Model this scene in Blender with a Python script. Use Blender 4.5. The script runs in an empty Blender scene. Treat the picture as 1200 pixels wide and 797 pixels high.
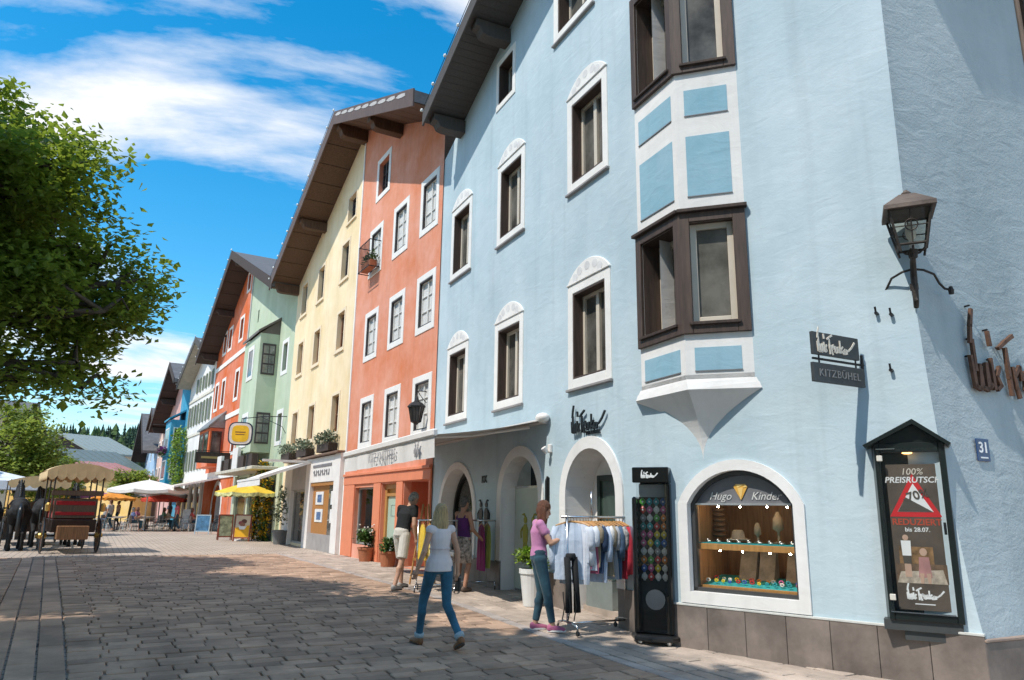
import bpy, bmesh, math, random
from mathutils import Vector, Matrix, noise
R_ = math.radians
random.seed(7)
scene = bpy.context.scene
COL = scene.collection

# ------------------------------------------------------------------ camera
# 26 mm (full frame) lens, eye at 1.45 m, tilted up 13 degrees, turned 29 degrees to the right of the street
PW, PH, FPX = 1200.0, 797.0, 860.0
HOR, ROLL = 598.0, 0.014
CAMZ = 1.45
_rr = math.atan(ROLL)
PITCH = math.atan2((HOR - PH / 2) / math.sqrt(1 + ROLL * ROLL), FPX)


def _level(px, py):
    a, b = px - PW / 2, py - PH / 2
    x = a * math.cos(_rr) + b * math.sin(_rr)
    y = a * math.sin(_rr) - b * math.cos(_rr)
    return Vector((x, FPX * math.cos(PITCH) - y * math.sin(PITCH), FPX * math.sin(PITCH) + y * math.cos(PITCH)))


_v = _level(110, HOR + ROLL * (110 - 600))
YAW = math.atan2(_v.x, _v.y)


def ray(px, py):
    return Matrix.Rotation(YAW, 3, 'Z') @ _level(px, py)


CAMLOC = Vector((0, 0, CAMZ))
cam = bpy.data.cameras.new('camera')
cam.sensor_fit = 'HORIZONTAL'
cam.sensor_width = 36.0
cam.lens = FPX / PW * 36.0
cam.clip_end = 3000
camo = bpy.data.objects.new('camera', cam)
COL.objects.link(camo)
_f = ray(600, 398.5).normalized()
_r = (ray(700, 398.5) - ray(600, 398.5)).normalized()
_u = _r.cross(_f)
camo.matrix_world = Matrix(((_r.x, _u.x, -_f.x, 0), (_r.y, _u.y, -_f.y, 0), (_r.z, _u.z, -_f.z, CAMZ), (0, 0, 0, 1)))
scene.camera = camo

# ------------------------------------------------------------------ sky and sun
SUN_EL, SUN_AZ = 55.0, -100.0          # azimuth clockwise from the street direction (+Y)
world = bpy.data.worlds.new('World')
scene.world = world
world.use_nodes = True
wn, wl = world.node_tree.nodes, world.node_tree.links
wn.clear()


def N(nt, t, **kw):
    n = nt.nodes.new(t)
    for k, v in kw.items():
        if k in n.inputs:
            n.inputs[k].default_value = v
        else:
            setattr(n, k, v)
    return n


nt = world.node_tree
sky = N(nt, 'ShaderNodeTexSky', sky_type='NISHITA', sun_disc=False)
sky.sun_elevation = R_(SUN_EL)
sky.sun_rotation = R_(SUN_AZ)
sky.air_density = 1.15
sky.dust_density = 0.15
sky.ozone_density = 3.5
tc = N(nt, 'ShaderNodeTexCoord')
sep = N(nt, 'ShaderNodeSeparateXYZ')
wl.new(tc.outputs['Generated'], sep.inputs[0])
zadd = N(nt, 'ShaderNodeMath', operation='ADD')
zadd.inputs[1].default_value = 0.12
wl.new(sep.outputs['Z'], zadd.inputs[0])
dv = N(nt, 'ShaderNodeVectorMath', operation='DIVIDE')
cz = N(nt, 'ShaderNodeCombineXYZ')
for i in range(3):
    wl.new(zadd.outputs[0], cz.inputs[i])
wl.new(tc.outputs['Generated'], dv.inputs[0])
wl.new(cz.outputs[0], dv.inputs[1])
mp = N(nt, 'ShaderNodeMapping')
mp.inputs['Location'].default_value = (3.7, 9.1, 0)
mp.inputs['Rotation'].default_value = (0, 0, R_(30))
mp.inputs['Scale'].default_value = (0.55, 1.0, 0.0)
wl.new(dv.outputs[0], mp.inputs[0])
nz = N(nt, 'ShaderNodeTexNoise', noise_dimensions='3D')
nz.inputs['Scale'].default_value = 1.25
nz.inputs['Detail'].default_value = 9
nz.inputs['Roughness'].default_value = 0.58
nz.inputs['Distortion'].default_value = 0.35
wl.new(mp.outputs[0], nz.inputs['Vector'])
cr = N(nt, 'ShaderNodeValToRGB')
cr.color_ramp.elements[0].position = 0.485
cr.color_ramp.elements[0].color = (0, 0, 0, 1)
cr.color_ramp.elements[1].position = 0.605
cr.color_ramp.elements[1].color = (1, 1, 1, 1)
wl.new(nz.outputs[0], cr.inputs[0])
hs = N(nt, 'ShaderNodeHueSaturation')
hs.inputs['Saturation'].default_value = 1.42
hs.inputs['Hue'].default_value = 0.487
wl.new(sky.outputs[0], hs.inputs['Color'])
mx = N(nt, 'ShaderNodeMix', data_type='RGBA')
wl.new(cr.outputs[0], mx.inputs['Factor'])
wl.new(hs.outputs[0], mx.inputs['A'])
mx.inputs['B'].default_value = (4.9, 5.0, 5.2, 1)
bg = N(nt, 'ShaderNodeBackground')
bg.inputs['Strength'].default_value = 0.15
wl.new(mx.outputs['Result'], bg.inputs['Color'])
wo = N(nt, 'ShaderNodeOutputWorld')
wl.new(bg.outputs[0], wo.inputs[0])

sun = bpy.data.lights.new('sun', 'SUN')
sun.energy = 3.0
sun.angle = R_(0.53)
sun.color = (1.0, 0.945, 0.86)
suno = bpy.data.objects.new('sun', sun)
COL.objects.link(suno)
SUNV = Vector((math.cos(R_(SUN_EL)) * math.sin(R_(SUN_AZ)), math.cos(R_(SUN_EL)) * math.cos(R_(SUN_AZ)), math.sin(R_(SUN_EL))))
suno.rotation_euler = (-SUNV).to_track_quat('-Z', 'Y').to_euler()
suno.location = (-20, 0, 40)

vs = scene.view_settings
vs.view_transform = 'Standard'
vs.look = 'None'
vs.gamma = 1.0
vs.use_curve_mapping = False
vs.exposure = 0.52
scene.render.engine = 'CYCLES'


# ------------------------------------------------------------------ ground height and pixel tools
def gz(y):
    t = min(1.0, max(0.0, (y - 6.0) / 7.5))
    t = t * t * (3 - 2 * t)
    return -0.18 * (1 - t)


def on_ground(px, py):
    r = ray(px, py)
    z = 0.0
    for _ in range(8):
        p = CAMLOC + r * ((z - CAMZ) / r.z)
        z = gz(p.y)
    return Vector((p.x, p.y, z))


def vpdir(x):
    r = ray(x, HOR + ROLL * (x - 600))
    r.z = 0
    return r.normalized()


class Frame:
    """A vertical wall plane: x along the wall (away from the viewer), y out of the wall, z up."""
    def __init__(self, p, d):
        self.p = Vector((p[0], p[1], 0)); self.d = Vector((d[0], d[1], 0)).normalized()
        self.o = Vector((0, 0, 1)).cross(self.d)
        self.M = Matrix(((self.d.x, self.o.x, 0, self.p.x), (self.d.y, self.o.y, 0, self.p.y), (0, 0, 1, 0), (0, 0, 0, 1)))

    def hit(self, px, py):
        r = ray(px, py)
        return CAMLOC + r * ((self.p - CAMLOC).dot(self.o) / r.dot(self.o))

    def uv(self, px, py):
        q = self.hit(px, py)
        return (q - self.p).dot(self.d), q.z

    def w(self, u, y=0.0, z=0.0):
        return self.M @ Vector((u, y, z))


# ------------------------------------------------------------------ materials
MATS = {}


def mat(name, col, rough=0.7, bump=0.0, bscale=30.0, var=0.12, vscale=3.0, metal=0.0, spec=0.5, rnd=0.0, bdist=0.02,
        trans=0.0, coat=0.0, sheen=0.0, emit=None, stretch=None, col2=None, wpos=False):
    if name in MATS:
        return MATS[name]
    m = bpy.data.materials.new(name)
    m.use_nodes = True
    t = m.node_tree
    b = t.nodes['Principled BSDF']
    b.inputs['Roughness'].default_value = rough
    b.inputs['Metallic'].default_value = metal
    b.inputs['Specular IOR Level'].default_value = spec
    if coat:
        b.inputs['Coat Weight'].default_value = coat
    if trans:
        b.inputs['Transmission Weight'].default_value = trans
    if sheen:
        b.inputs['Sheen Weight'].default_value = sheen
    if emit:
        b.inputs['Emission Color'].default_value = (*emit[:3], 1)
        b.inputs['Emission Strength'].default_value = emit[3]
    c = (*col, 1)
    tcn = N(t, 'ShaderNodeTexCoord')
    vec = tcn.outputs['Object']
    if wpos:
        vec = N(t, 'ShaderNodeNewGeometry').outputs['Position']
    if stretch:
        mpn = N(t, 'ShaderNodeMapping')
        mpn.inputs['Scale'].default_value = stretch
        t.links.new(vec, mpn.inputs[0]); vec = mpn.outputs[0]
    if var or rnd:
        mixn = N(t, 'ShaderNodeMix', data_type='RGBA')
        d = tuple(max(0, x * (1 - var * 1.6)) for x in col)
        l = col2 if col2 else tuple(min(1, x * (1 + var)) for x in col)
        mixn.inputs['A'].default_value = (*d, 1)
        mixn.inputs['B'].default_value = (*l, 1)
        n1 = N(t, 'ShaderNodeTexNoise')
        n1.inputs['Scale'].default_value = vscale
        n1.inputs['Detail'].default_value = 6
        n1.inputs['Roughness'].default_value = 0.65
        t.links.new(vec, n1.inputs['Vector'])
        mr = N(t, 'ShaderNodeMapRange')
        mr.inputs['From Min'].default_value = 0.3
        mr.inputs['From Max'].default_value = 0.7
        t.links.new(n1.outputs[0], mr.inputs['Value'])
        t.links.new(mr.outputs[0], mixn.inputs['Factor'])
        out = mixn.outputs['Result']
        if rnd:
            g = N(t, 'ShaderNodeNewGeometry')
            oi = N(t, 'ShaderNodeObjectInfo')
            ad = N(t, 'ShaderNodeMath', operation='ADD')
            t.links.new(g.outputs['Random Per Island'], ad.inputs[0])
            t.links.new(oi.outputs['Random'], ad.inputs[1])
            fr = N(t, 'ShaderNodeMath', operation='FRACT')
            t.links.new(ad.outputs[0], fr.inputs[0])
            mr2 = N(t, 'ShaderNodeMapRange')
            mr2.inputs['To Min'].default_value = 1 - rnd
            mr2.inputs['To Max'].default_value = 1 + rnd
            t.links.new(fr.outputs[0], mr2.inputs['Value'])
            hv = N(t, 'ShaderNodeHueSaturation')
            t.links.new(mr2.outputs[0], hv.inputs['Value'])
            t.links.new(out, hv.inputs['Color'])
            out = hv.outputs[0]
        t.links.new(out, b.inputs['Base Color'])
    else:
        b.inputs['Base Color'].default_value = c
    if bump:
        n2 = N(t, 'ShaderNodeTexNoise')
        n2.inputs['Scale'].default_value = bscale
        n2.inputs['Detail'].default_value = 5
        t.links.new(vec, n2.inputs['Vector'])
        bp = N(t, 'ShaderNodeBump')
        bp.inputs['Strength'].default_value = bump
        bp.inputs['Distance'].default_value = bdist
        t.links.new(n2.outputs[0], bp.inputs['Height'])
        t.links.new(bp.outputs[0], b.inputs['Normal'])
    MATS[name] = m
    return m


def plaster(name, col, rough=0.9, trowel=0.35, fine=0.15, var=0.07):
    """Lime render: broad trowel waves, fine grain, faint streaks of weather."""
    m = mat(name, col, rough=rough, var=0, bump=0, spec=0.25)
    t = m.node_tree
    b = t.nodes['Principled BSDF']
    tcn = N(t, 'ShaderNodeTexCoord')
    mp1 = N(t, 'ShaderNodeMapping'); mp1.inputs['Scale'].default_value = (1, 1, 0.35)
    t.links.new(tcn.outputs['Object'], mp1.inputs[0])
    ns = N(t, 'ShaderNodeTexNoise'); ns.inputs['Scale'].default_value = 0.9; ns.inputs['Detail'].default_value = 8
    ns.inputs['Roughness'].default_value = 0.6
    t.links.new(mp1.outputs[0], ns.inputs['Vector'])
    mr = N(t, 'ShaderNodeMapRange'); mr.inputs['From Min'].default_value = 0.32; mr.inputs['From Max'].default_value = 0.7
    t.links.new(ns.outputs[0], mr.inputs['Value'])
    mx_ = N(t, 'ShaderNodeMix', data_type='RGBA')
    mx_.inputs['A'].default_value = (*[x * (1 - var) for x in col], 1)
    mx_.inputs['B'].default_value = (*[min(1, x * (1 + var)) for x in col], 1)
    t.links.new(mr.outputs[0], mx_.inputs['Factor'])
    n3 = N(t, 'ShaderNodeTexNoise'); n3.inputs['Scale'].default_value = 0.45; n3.inputs['Detail'].default_value = 10; n3.inputs['Roughness'].default_value = 0.7
    t.links.new(tcn.outputs['Object'], n3.inputs['Vector'])
    mr3 = N(t, 'ShaderNodeMapRange'); mr3.inputs['From Min'].default_value = 0.38; mr3.inputs['From Max'].default_value = 0.72
    mr3.inputs['To Min'].default_value = 0.93; mr3.inputs['To Max'].default_value = 1.10
    t.links.new(n3.outputs[0], mr3.inputs['Value'])
    hv = N(t, 'ShaderNodeHueSaturation'); t.links.new(mr3.outputs[0], hv.inputs['Value'])
    mr4 = N(t, 'ShaderNodeMapRange'); mr4.inputs['From Min'].default_value = 0.3; mr4.inputs['From Max'].default_value = 0.75
    mr4.inputs['To Min'].default_value = 1.12; mr4.inputs['To Max'].default_value = 0.72
    t.links.new(n3.outputs[0], mr4.inputs['Value']); t.links.new(mr4.outputs[0], hv.inputs['Saturation'])
    t.links.new(mx_.outputs['Result'], hv.inputs['Color'])
    mp4 = N(t, 'ShaderNodeMapping'); mp4.inputs['Scale'].default_value = (5, 5, 0.22)
    t.links.new(tcn.outputs['Object'], mp4.inputs[0])
    n4 = N(t, 'ShaderNodeTexNoise'); n4.inputs['Scale'].default_value = 1.0; n4.inputs['Detail'].default_value = 6
    t.links.new(mp4.outputs[0], n4.inputs['Vector'])
    mr5 = N(t, 'ShaderNodeMapRange'); mr5.inputs['From Min'].default_value = 0.52; mr5.inputs['From Max'].default_value = 0.75
    mr5.inputs['To Min'].default_value = 1.0; mr5.inputs['To Max'].default_value = 0.91
    t.links.new(n4.outputs[0], mr5.inputs['Value'])
    hv2 = N(t, 'ShaderNodeHueSaturation'); t.links.new(mr5.outputs[0], hv2.inputs['Value']); t.links.new(hv.outputs[0], hv2.inputs['Color'])
    t.links.new(hv2.outputs[0], b.inputs['Base Color'])
    mp2 = N(t, 'ShaderNodeMapping'); mp2.inputs['Scale'].default_value = (1, 1, 2.2); mp2.inputs['Rotation'].default_value = (0.3, 0.5, 0.2)
    t.links.new(tcn.outputs['Object'], mp2.inputs[0])
    w1 = N(t, 'ShaderNodeTexNoise'); w1.inputs['Scale'].default_value = 2.6; w1.inputs['Detail'].default_value = 4
    w1.inputs['Distortion'].default_value = 0.8
    t.links.new(mp2.outputs[0], w1.inputs['Vector'])
    w2 = N(t, 'ShaderNodeTexNoise'); w2.inputs['Scale'].default_value = 38; w2.inputs['Detail'].default_value = 5
    t.links.new(tcn.outputs['Object'], w2.inputs['Vector'])
    b1 = N(t, 'ShaderNodeBump'); b1.inputs['Strength'].default_value = trowel; b1.inputs['Distance'].default_value = 0.035
    b2 = N(t, 'ShaderNodeBump'); b2.inputs['Strength'].default_value = fine; b2.inputs['Distance'].default_value = 0.008
    t.links.new(w1.outputs[0], b1.inputs['Height'])
    t.links.new(w2.outputs[0], b2.inputs['Height'])
    t.links.new(b1.outputs[0], b2.inputs['Normal'])
    t.links.new(b2.outputs[0], b.inputs['Normal'])
    return m


def glass_mat(name, tint=(0.9, 0.95, 0.95), clear=0.9):
    """Thin window pane: mostly clear, mirror at grazing angles."""
    if name in MATS:
        return MATS[name]
    m = bpy.data.materials.new(name); m.use_nodes = True
    t = m.node_tree; t.nodes.clear()
    o = N(t, 'ShaderNodeOutputMaterial')
    tr = N(t, 'ShaderNodeBsdfTransparent'); tr.inputs[0].default_value = (*[x * clear for x in tint], 1)
    gl = N(t, 'ShaderNodeBsdfGlossy'); gl.inputs['Roughness'].default_value = 0.01
    fr = N(t, 'ShaderNodeFresnel'); fr.inputs[0].default_value = 1.55
    mr = N(t, 'ShaderNodeMath', operation='MULTIPLY'); mr.inputs[1].default_value = 0.9; mr.use_clamp = True
    t.links.new(fr.outputs[0], mr.inputs[0])
    ms = N(t, 'ShaderNodeMixShader')
    t.links.new(mr.outputs[0], ms.inputs[0]); t.links.new(tr.outputs[0], ms.inputs[1]); t.links.new(gl.outputs[0], ms.inputs[2])
    t.links.new(ms.outputs[0], o.inputs[0])
    MATS[name] = m
    return m


def wood(name, col, rough=0.6, var=0.3, stretch=(14, 14, 1.2), bump=0.15):
    return mat(name, col, rough=rough, var=var, vscale=2.0, stretch=stretch, bump=bump, bscale=6, bdist=0.01)


WHITE = mat('white_paint', (0.82, 0.80, 0.76), 0.75, bump=0.12, bscale=25, var=0.05)
PLWHITE = plaster('white_render', (0.80, 0.78, 0.75), trowel=0.2, var=0.04)
BLUE = plaster('pale_blue_render', (0.475, 0.595, 0.65), trowel=0.22, fine=0.22, var=0.05)
BLUED = plaster('sky_blue_panel', (0.27, 0.47, 0.57), trowel=0.25, fine=0.2, var=0.05)
SALMON = plaster('salmon_render', (0.72, 0.27, 0.155), trowel=0.12, fine=0.08, var=0.05)
YELLOW = plaster('cream_yellow_render', (0.86, 0.68, 0.42), trowel=0.12, fine=0.08, var=0.05)
RED = plaster('brick_red_render', (0.66, 0.15, 0.05), trowel=0.15, fine=0.08)
GREEN = plaster('sage_green_render', (0.49, 0.57, 0.41), trowel=0.15, fine=0.08)
PINK = plaster('pink_render', (0.70, 0.42, 0.38), trowel=0.1)
TURQ = plaster('turquoise_render', (0.03, 0.30, 0.47), trowel=0.1)
LTBLUE = plaster('light_blue_render', (0.42, 0.58, 0.75), trowel=0.1)
BROWN = wood('dark_brown_wood', (0.072, 0.045, 0.033), stretch=(10, 10, 1.0))
SOFFIT = wood('weathered_brown_soffit', (0.115, 0.062, 0.036), rough=0.75)
GREYWOOD = wood('grey_brown_soffit_paint', (0.075, 0.063, 0.055), rough=0.7, var=0.15)
DARKWOOD = wood('old_dark_timber', (0.055, 0.036, 0.028), rough=0.8)
BEIGE = mat('beige_sash_paint', (0.62, 0.55, 0.45), 0.5, var=0.05)
PANE = mat('dark_window_glass', (0.105, 0.10, 0.088), 0.04, var=0.7, vscale=1.1, spec=0.3)
CURTAIN = mat('net_curtain', (0.66, 0.66, 0.64), 0.9, var=0.12, vscale=9, stretch=(6, 6, 0.4), bump=0.3, bscale=12)
CLEAR = glass_mat("clear_shop_glass", (0.97, 0.98, 0.98), 0.97)
TILE = mat('grey_roof_sheet', (0.13, 0.125, 0.125), 0.65, bump=0.2, bscale=14, var=0.2)
ZINC = mat('zinc_sheet', (0.30, 0.30, 0.30), 0.45, metal=0.6, var=0.15)
IRON = mat('black_iron', (0.02, 0.02, 0.022), 0.5, metal=0.4, var=0.2, bump=0.1)
STEEL = mat('chrome_tube', (0.62, 0.62, 0.62), 0.22, metal=1.0, var=0.03)
BLACK = mat('black_satin', (0.012, 0.013, 0.014), 0.35, var=0.1)
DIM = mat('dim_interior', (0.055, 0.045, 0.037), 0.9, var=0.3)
TERRA = mat('terracotta', (0.42, 0.15, 0.07), 0.85, var=0.15, bump=0.1)
OCHRE = wood('honey_pine', (0.50, 0.25, 0.075), rough=0.45, var=0.15)
PLINTH = mat('taupe_stone_tile', (0.215, 0.175, 0.15), 0.6, bump=0.12, bscale=18, var=0.28, vscale=2.2, rnd=0.10)
BULB = mat('frosted_bulb', (0.85, 0.85, 0.8), 0.3, var=0)


# ------------------------------------------------------------------ mesh builder
class MB:
    def __init__(self):
        self.v = []; self.f = []; self.m = []

    def poly(self, pts, mi=0):
        i = len(self.v)
        self.v += [tuple(p) for p in pts]
        self.f.append(tuple(range(i, i + len(pts)))); self.m.append(mi)
        return self

    def box(self, x0, x1, y0, y1, z0, z1, mi=0, M=None):
        i = len(self.v)
        P = [(x, y, z) for z in (z0, z1) for y in (y0, y1) for x in (x0, x1)]
        if M is not None:
            P = [tuple(M @ Vector(p)) for p in P]
        self.v += P
        for q in ((0, 2, 3, 1), (4, 5, 7, 6), (0, 1, 5, 4), (2, 6, 7, 3), (0, 4, 6, 2), (1, 3, 7, 5)):
            self.f.append(tuple(i + k for k in q)); self.m.append(mi)
        return self

    def ring(self, u0, u1, z0, z1, w, y0, y1, mi=0, wt=None, wb=None):
        wt = w if wt is None else wt; wb = w if wb is None else wb
        self.box(u0, u0 + w, y0, y1, z0, z1, mi); self.box(u1 - w, u1, y0, y1, z0, z1, mi)
        if wt: self.box(u0 + w, u1 - w, y0, y1, z1 - wt, z1, mi)
        if wb: self.box(u0 + w, u1 - w, y0, y1, z0, z0 + wb, mi)
        return self

    def prism(self, poly, y0, y1, mi=0, M=None, axis='y'):
        """poly: [(a,b)] extruded along an axis; 'y' gives (a,y,b), 'z' gives (a,b,z), 'x' gives (x,a,b)"""
        def P(a, b, t):
            p = (a, t, b) if axis == 'y' else ((a, b, t) if axis == 'z' else (t, a, b))
            return tuple(M @ Vector(p)) if M is not None else p
        n = len(poly); i = len(self.v)
        self.v += [P(a, b, y0) for a, b in poly] + [P(a, b, y1) for a, b in poly]
        self.f.append(tuple(range(i, i + n))); self.m.append(mi)
        self.f.append(tuple(range(i + 2 * n - 1, i + n - 1, -1))); self.m.append(mi)
        for k in range(n):
            j = (k + 1) % n
            self.f.append((i + k, i + n + k, i + n + j, i + j)); self.m.append(mi)
        return self

    def tube(self, path, r, n=8, mi=0, caps=True, flat=None):
        path = [Vector(p) for p in path]
        rs = r if isinstance(r, (list, tuple)) else [r] * len(path)
        i0 = len(self.v); up = None
        for k, p in enumerate(path):
            a = path[max(0, k - 1)]; b = path[min(len(path) - 1, k + 1)]
            t = (b - a)
            t = t.normalized() if t.length > 1e-9 else Vector((0, 0, 1))
            if up is None:
                up = Vector((0, 0, 1)) if abs(t.z) < 0.9 else Vector((1, 0, 0))
            s = t.cross(up)
            s = s.normalized() if s.length > 1e-6 else Vector((1, 0, 0))
            up = s.cross(t).normalized()
            for q in range(n):
                an = 2 * math.pi * q / n
                e = flat if flat else (1, 1)
                self.v.append(tuple(p + s * (math.cos(an) * rs[k] * e[0]) + up * (math.sin(an) * rs[k] * e[1])))
        for k in range(len(path) - 1):
            for q in range(n):
                a = i0 + k * n + q; b = i0 + k * n + (q + 1) % n
                self.f.append((a, b, b + n, a + n)); self.m.append(mi)
        if caps:
            self.f.append(tuple(i0 + q for q in range(n - 1, -1, -1))); self.m.append(mi)
            j = i0 + (len(path) - 1) * n
            self.f.append(tuple(j + q for q in range(n))); self.m.append(mi)
        return self

    def lathe(self, prof, n=16, c=(0, 0, 0), mi=0, M=None, squash=1.0):
        i0 = len(self.v)
        for r, z in prof:
            for q in range(n):
                an = 2 * math.pi * q / n
                p = Vector((c[0] + r * math.cos(an), c[1] + r * math.sin(an) * squash, c[2] + z))
                self.v.append(tuple(M @ p if M is not None else p))
        for k in range(len(prof) - 1):
            for q in range(n):
                a = i0 + k * n + q; b = i0 + k * n + (q + 1) % n
                self.f.append((a, b, b + n, a + n)); self.m.append(mi)
        self.f.append(tuple(i0 + q for q in range(n - 1, -1, -1))); self.m.append(mi)
        j = i0 + (len(prof) - 1) * n
        self.f.append(tuple(j + q for q in range(n))); self.m.append(mi)
        return self

    def ell(self, c, rx, ry=None, rz=None, n=12, mi=0, M=None):
        ry = rx if ry is None else ry; rz = rx if rz is None else rz
        k = max(4, n // 2)
        i0 = len(self.v); c = Vector(c)
        for a in range(k + 1):
            th = math.pi * a / k
            for q in range(n):
                an = 2 * math.pi * q / n
                rr = max(math.sin(th), 0.02)
                p = Vector((rx * rr * math.cos(an), ry * rr * math.sin(an), -rz * math.cos(th)))
                if M is not None:
                    p = M @ p
                self.v.append(tuple(c + p))
        for a in range(k):
            for q in range(n):
                x = i0 + a * n + q; y = i0 + a * n + (q + 1) % n
                self.f.append((x, y, y + n, x + n)); self.m.append(mi)
        self.f.append(tuple(i0 + q for q in range(n - 1, -1, -1))); self.m.append(mi)
        self.f.append(tuple(i0 + k * n + q for q in range(n))); self.m.append(mi)
        return self

    def add(self, other, M=None, mi=None):
        i = len(self.v)
        self.v += [tuple(M @ Vector(p)) for p in other.v] if M is not None else other.v
        self.f += [tuple(i + k for k in f) for f in other.f]
        self.m += other.m if mi is None else [mi] * len(other.m)
        return self

    def mesh(self, name, mats, M=None, smooth=False, bevel=0.0, fix=True):
        me = bpy.data.meshes.new(name)
        vv = [tuple(M @ Vector(p)) for p in self.v] if M is not None else self.v
        me.from_pydata(vv, [], self.f)
        for x in (mats if isinstance(mats, (list, tuple)) else [mats]):
            me.materials.append(x)
        me.polygons.foreach_set('material_index', self.m)
        if fix or bevel:
            bm = bmesh.new(); bm.from_mesh(me)
            if fix:
                bmesh.ops.recalc_face_normals(bm, faces=bm.faces)
            if bevel:
                es = [e for e in bm.edges if len(e.link_faces) == 2 and e.calc_face_angle(0) > 0.6]
                bmesh.ops.bevel(bm, geom=es, offset=bevel, segments=1, affect='EDGES', clamp_overlap=True)
            bm.to_mesh(me); bm.free()
        if smooth:
            me.polygons.foreach_set('use_smooth', [True] * len(me.polygons))
        me.update()
        return me

    def build(self, name, mats, parent=None, frame=None, smooth=False, bevel=0.0, fix=True, M=None):
        """frame: wall plane the coordinates are in. The object is stored relative to its top-level parent."""
        A = frame.M if frame else Matrix.Identity(4)
        if M is not None:
            A = A @ M
        if parent is not None:
            A = Matrix.Translation(-top_loc(parent)) @ A
        me = self.mesh(name, mats, A if (frame or M is not None or parent is not None) else None, smooth, bevel, fix)
        o = bpy.data.objects.new(name, me)
        COL.objects.link(o)
        if parent is not None:
            o.parent = parent
        return o


def top_loc(o):
    while o.parent is not None:
        o = o.parent
    return o.location.copy()


def tag(o, label=None, cat=None, group=None, kind=None):
    if label: o['label'] = label
    if cat: o['category'] = cat
    if group: o['group'] = group
    if kind: o['kind'] = kind
    return o


def thing(name, loc, label, cat, group=None):
    o = bpy.data.objects.new(name, None)
    o.empty_display_size = 0.2
    COL.objects.link(o)
    o.location = loc
    return tag(o, label, cat, group)


def solo(mb, name, mats, loc, label, cat, group=None, frame=None, smooth=False, bevel=0.0, M=None, fix=True):
    """A thing that is one mesh: vertices given in world (or wall) coordinates, origin moved to loc."""
    A = frame.M if frame else Matrix.Identity(4)
    if M is not None:
        A = A @ M
    A = Matrix.Translation(-Vector(loc)) @ A
    o = bpy.data.objects.new(name, mb.mesh(name, mats, A, smooth, bevel, fix))
    COL.objects.link(o); o.location = loc
    return tag(o, label, cat, group)


def copy_tree(o, parent=None, label=None, loc=None, rotz=None):
    c = o.copy(); COL.objects.link(c); c.parent = parent
    if label: c['label'] = label
    if loc is not None: c.location = loc
    if rotz is not None: c.rotation_euler = (0, 0, rotz)
    for ch in list(o.children):
        copy_tree(ch, c)
    return c


def arc(u0, u1, zs, zc, n=14):
    """points of an arch from (u0,zs) over the crown zc to (u1,zs)"""
    c = (u0 + u1) / 2; a = abs(u1 - u0) / 2
    h = zc - zs
    if h >= a * 0.95:
        return [(c - (u1 - u0) / 2 * math.cos(math.pi * k / n), zs + h * math.sin(math.pi * k / n)) for k in range(n + 1)]
    Rr = (a * a + h * h) / (2 * h); th = math.asin(a / Rr)
    s = 1 if u1 > u0 else -1
    return [(c + s * Rr * math.sin(-th + 2 * th * k / n), zc - Rr + Rr * math.cos(-th + 2 * th * k / n)) for k in range(n + 1)]


def clip_poly(P, a, b, c):
    """keep a*u + b*z <= c"""
    out = []
    for i in range(len(P)):
        p, q = P[i], P[(i + 1) % len(P)]
        fp, fq = a * p[0] + b * p[1] - c, a * q[0] + b * q[1] - c
        if fp <= 0: out.append(p)
        if fp * fq < 0:
            t = fp / (fp - fq)
            out.append((p[0] + (q[0] - p[0]) * t, p[1] + (q[1] - p[1]) * t))
    return out


def wall(mb, u0, u1, z0, z1, holes=(), clips=(), depth=0.25, mi=0, rmi=None, y=0.0, bump_fn=None):
    """Wall face with real openings. hole: (a,b,c,d) rectangle or (a,b,c,zs,zc) arch."""
    rmi = mi if rmi is None else rmi
    us = {u0, u1}; zs = {z0, z1}
    for h in holes:
        us |= {h[0], h[1]}; zs |= {h[2], h[-1]}
    us = sorted(x for x in us if u0 - 1e-6 <= x <= u1 + 1e-6); zs = sorted(x for x in zs if z0 - 1e-6 <= x <= z1 + 1e-6)
    for i in range(len(us) - 1):
        for j in range(len(zs) - 1):
            uc, zc = (us[i] + us[i + 1]) / 2, (zs[j] + zs[j + 1]) / 2
            if any(h[0] < uc < h[1] and h[2] < zc < h[-1] for h in holes):
                continue
            P = [(us[i], zs[j]), (us[i + 1], zs[j]), (us[i + 1], zs[j + 1]), (us[i], zs[j + 1])]
            for c in clips:
                P = clip_poly(P, *c)
                if len(P) < 3: break
            if len(P) >= 3:
                mb.poly([(a, y, b) for a, b in P], mi)
    for h in holes:
        a, b, c = h[0], h[1], h[2]
        if len(h) == 4:
            out = [(a, c), (b, c), (b, h[3]), (a, h[3])]
        else:
            A = arc(a, b, h[3], h[4])
            out = [(b, c)] + [p for p in reversed(A)] + [(a, c)]
            k = len(A) // 2
            for s in range(k):
                mb.poly([(a, y, h[4]), (A[s][0], y, A[s][1]), (A[s + 1][0], y, A[s + 1][1])], mi)
            for s in range(k, len(A) - 1):
                mb.poly([(b, y, h[4]), (A[s][0], y, A[s][1]), (A[s + 1][0], y, A[s + 1][1])], mi)
        for i in range(len(out)):
            p, q = out[i], out[(i + 1) % len(out)]
            mb.poly([(p[0], y, p[1]), (q[0], y, q[1]), (q[0], y - depth, q[1]), (p[0], y - depth, p[1])], rmi)
    return mb

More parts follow.
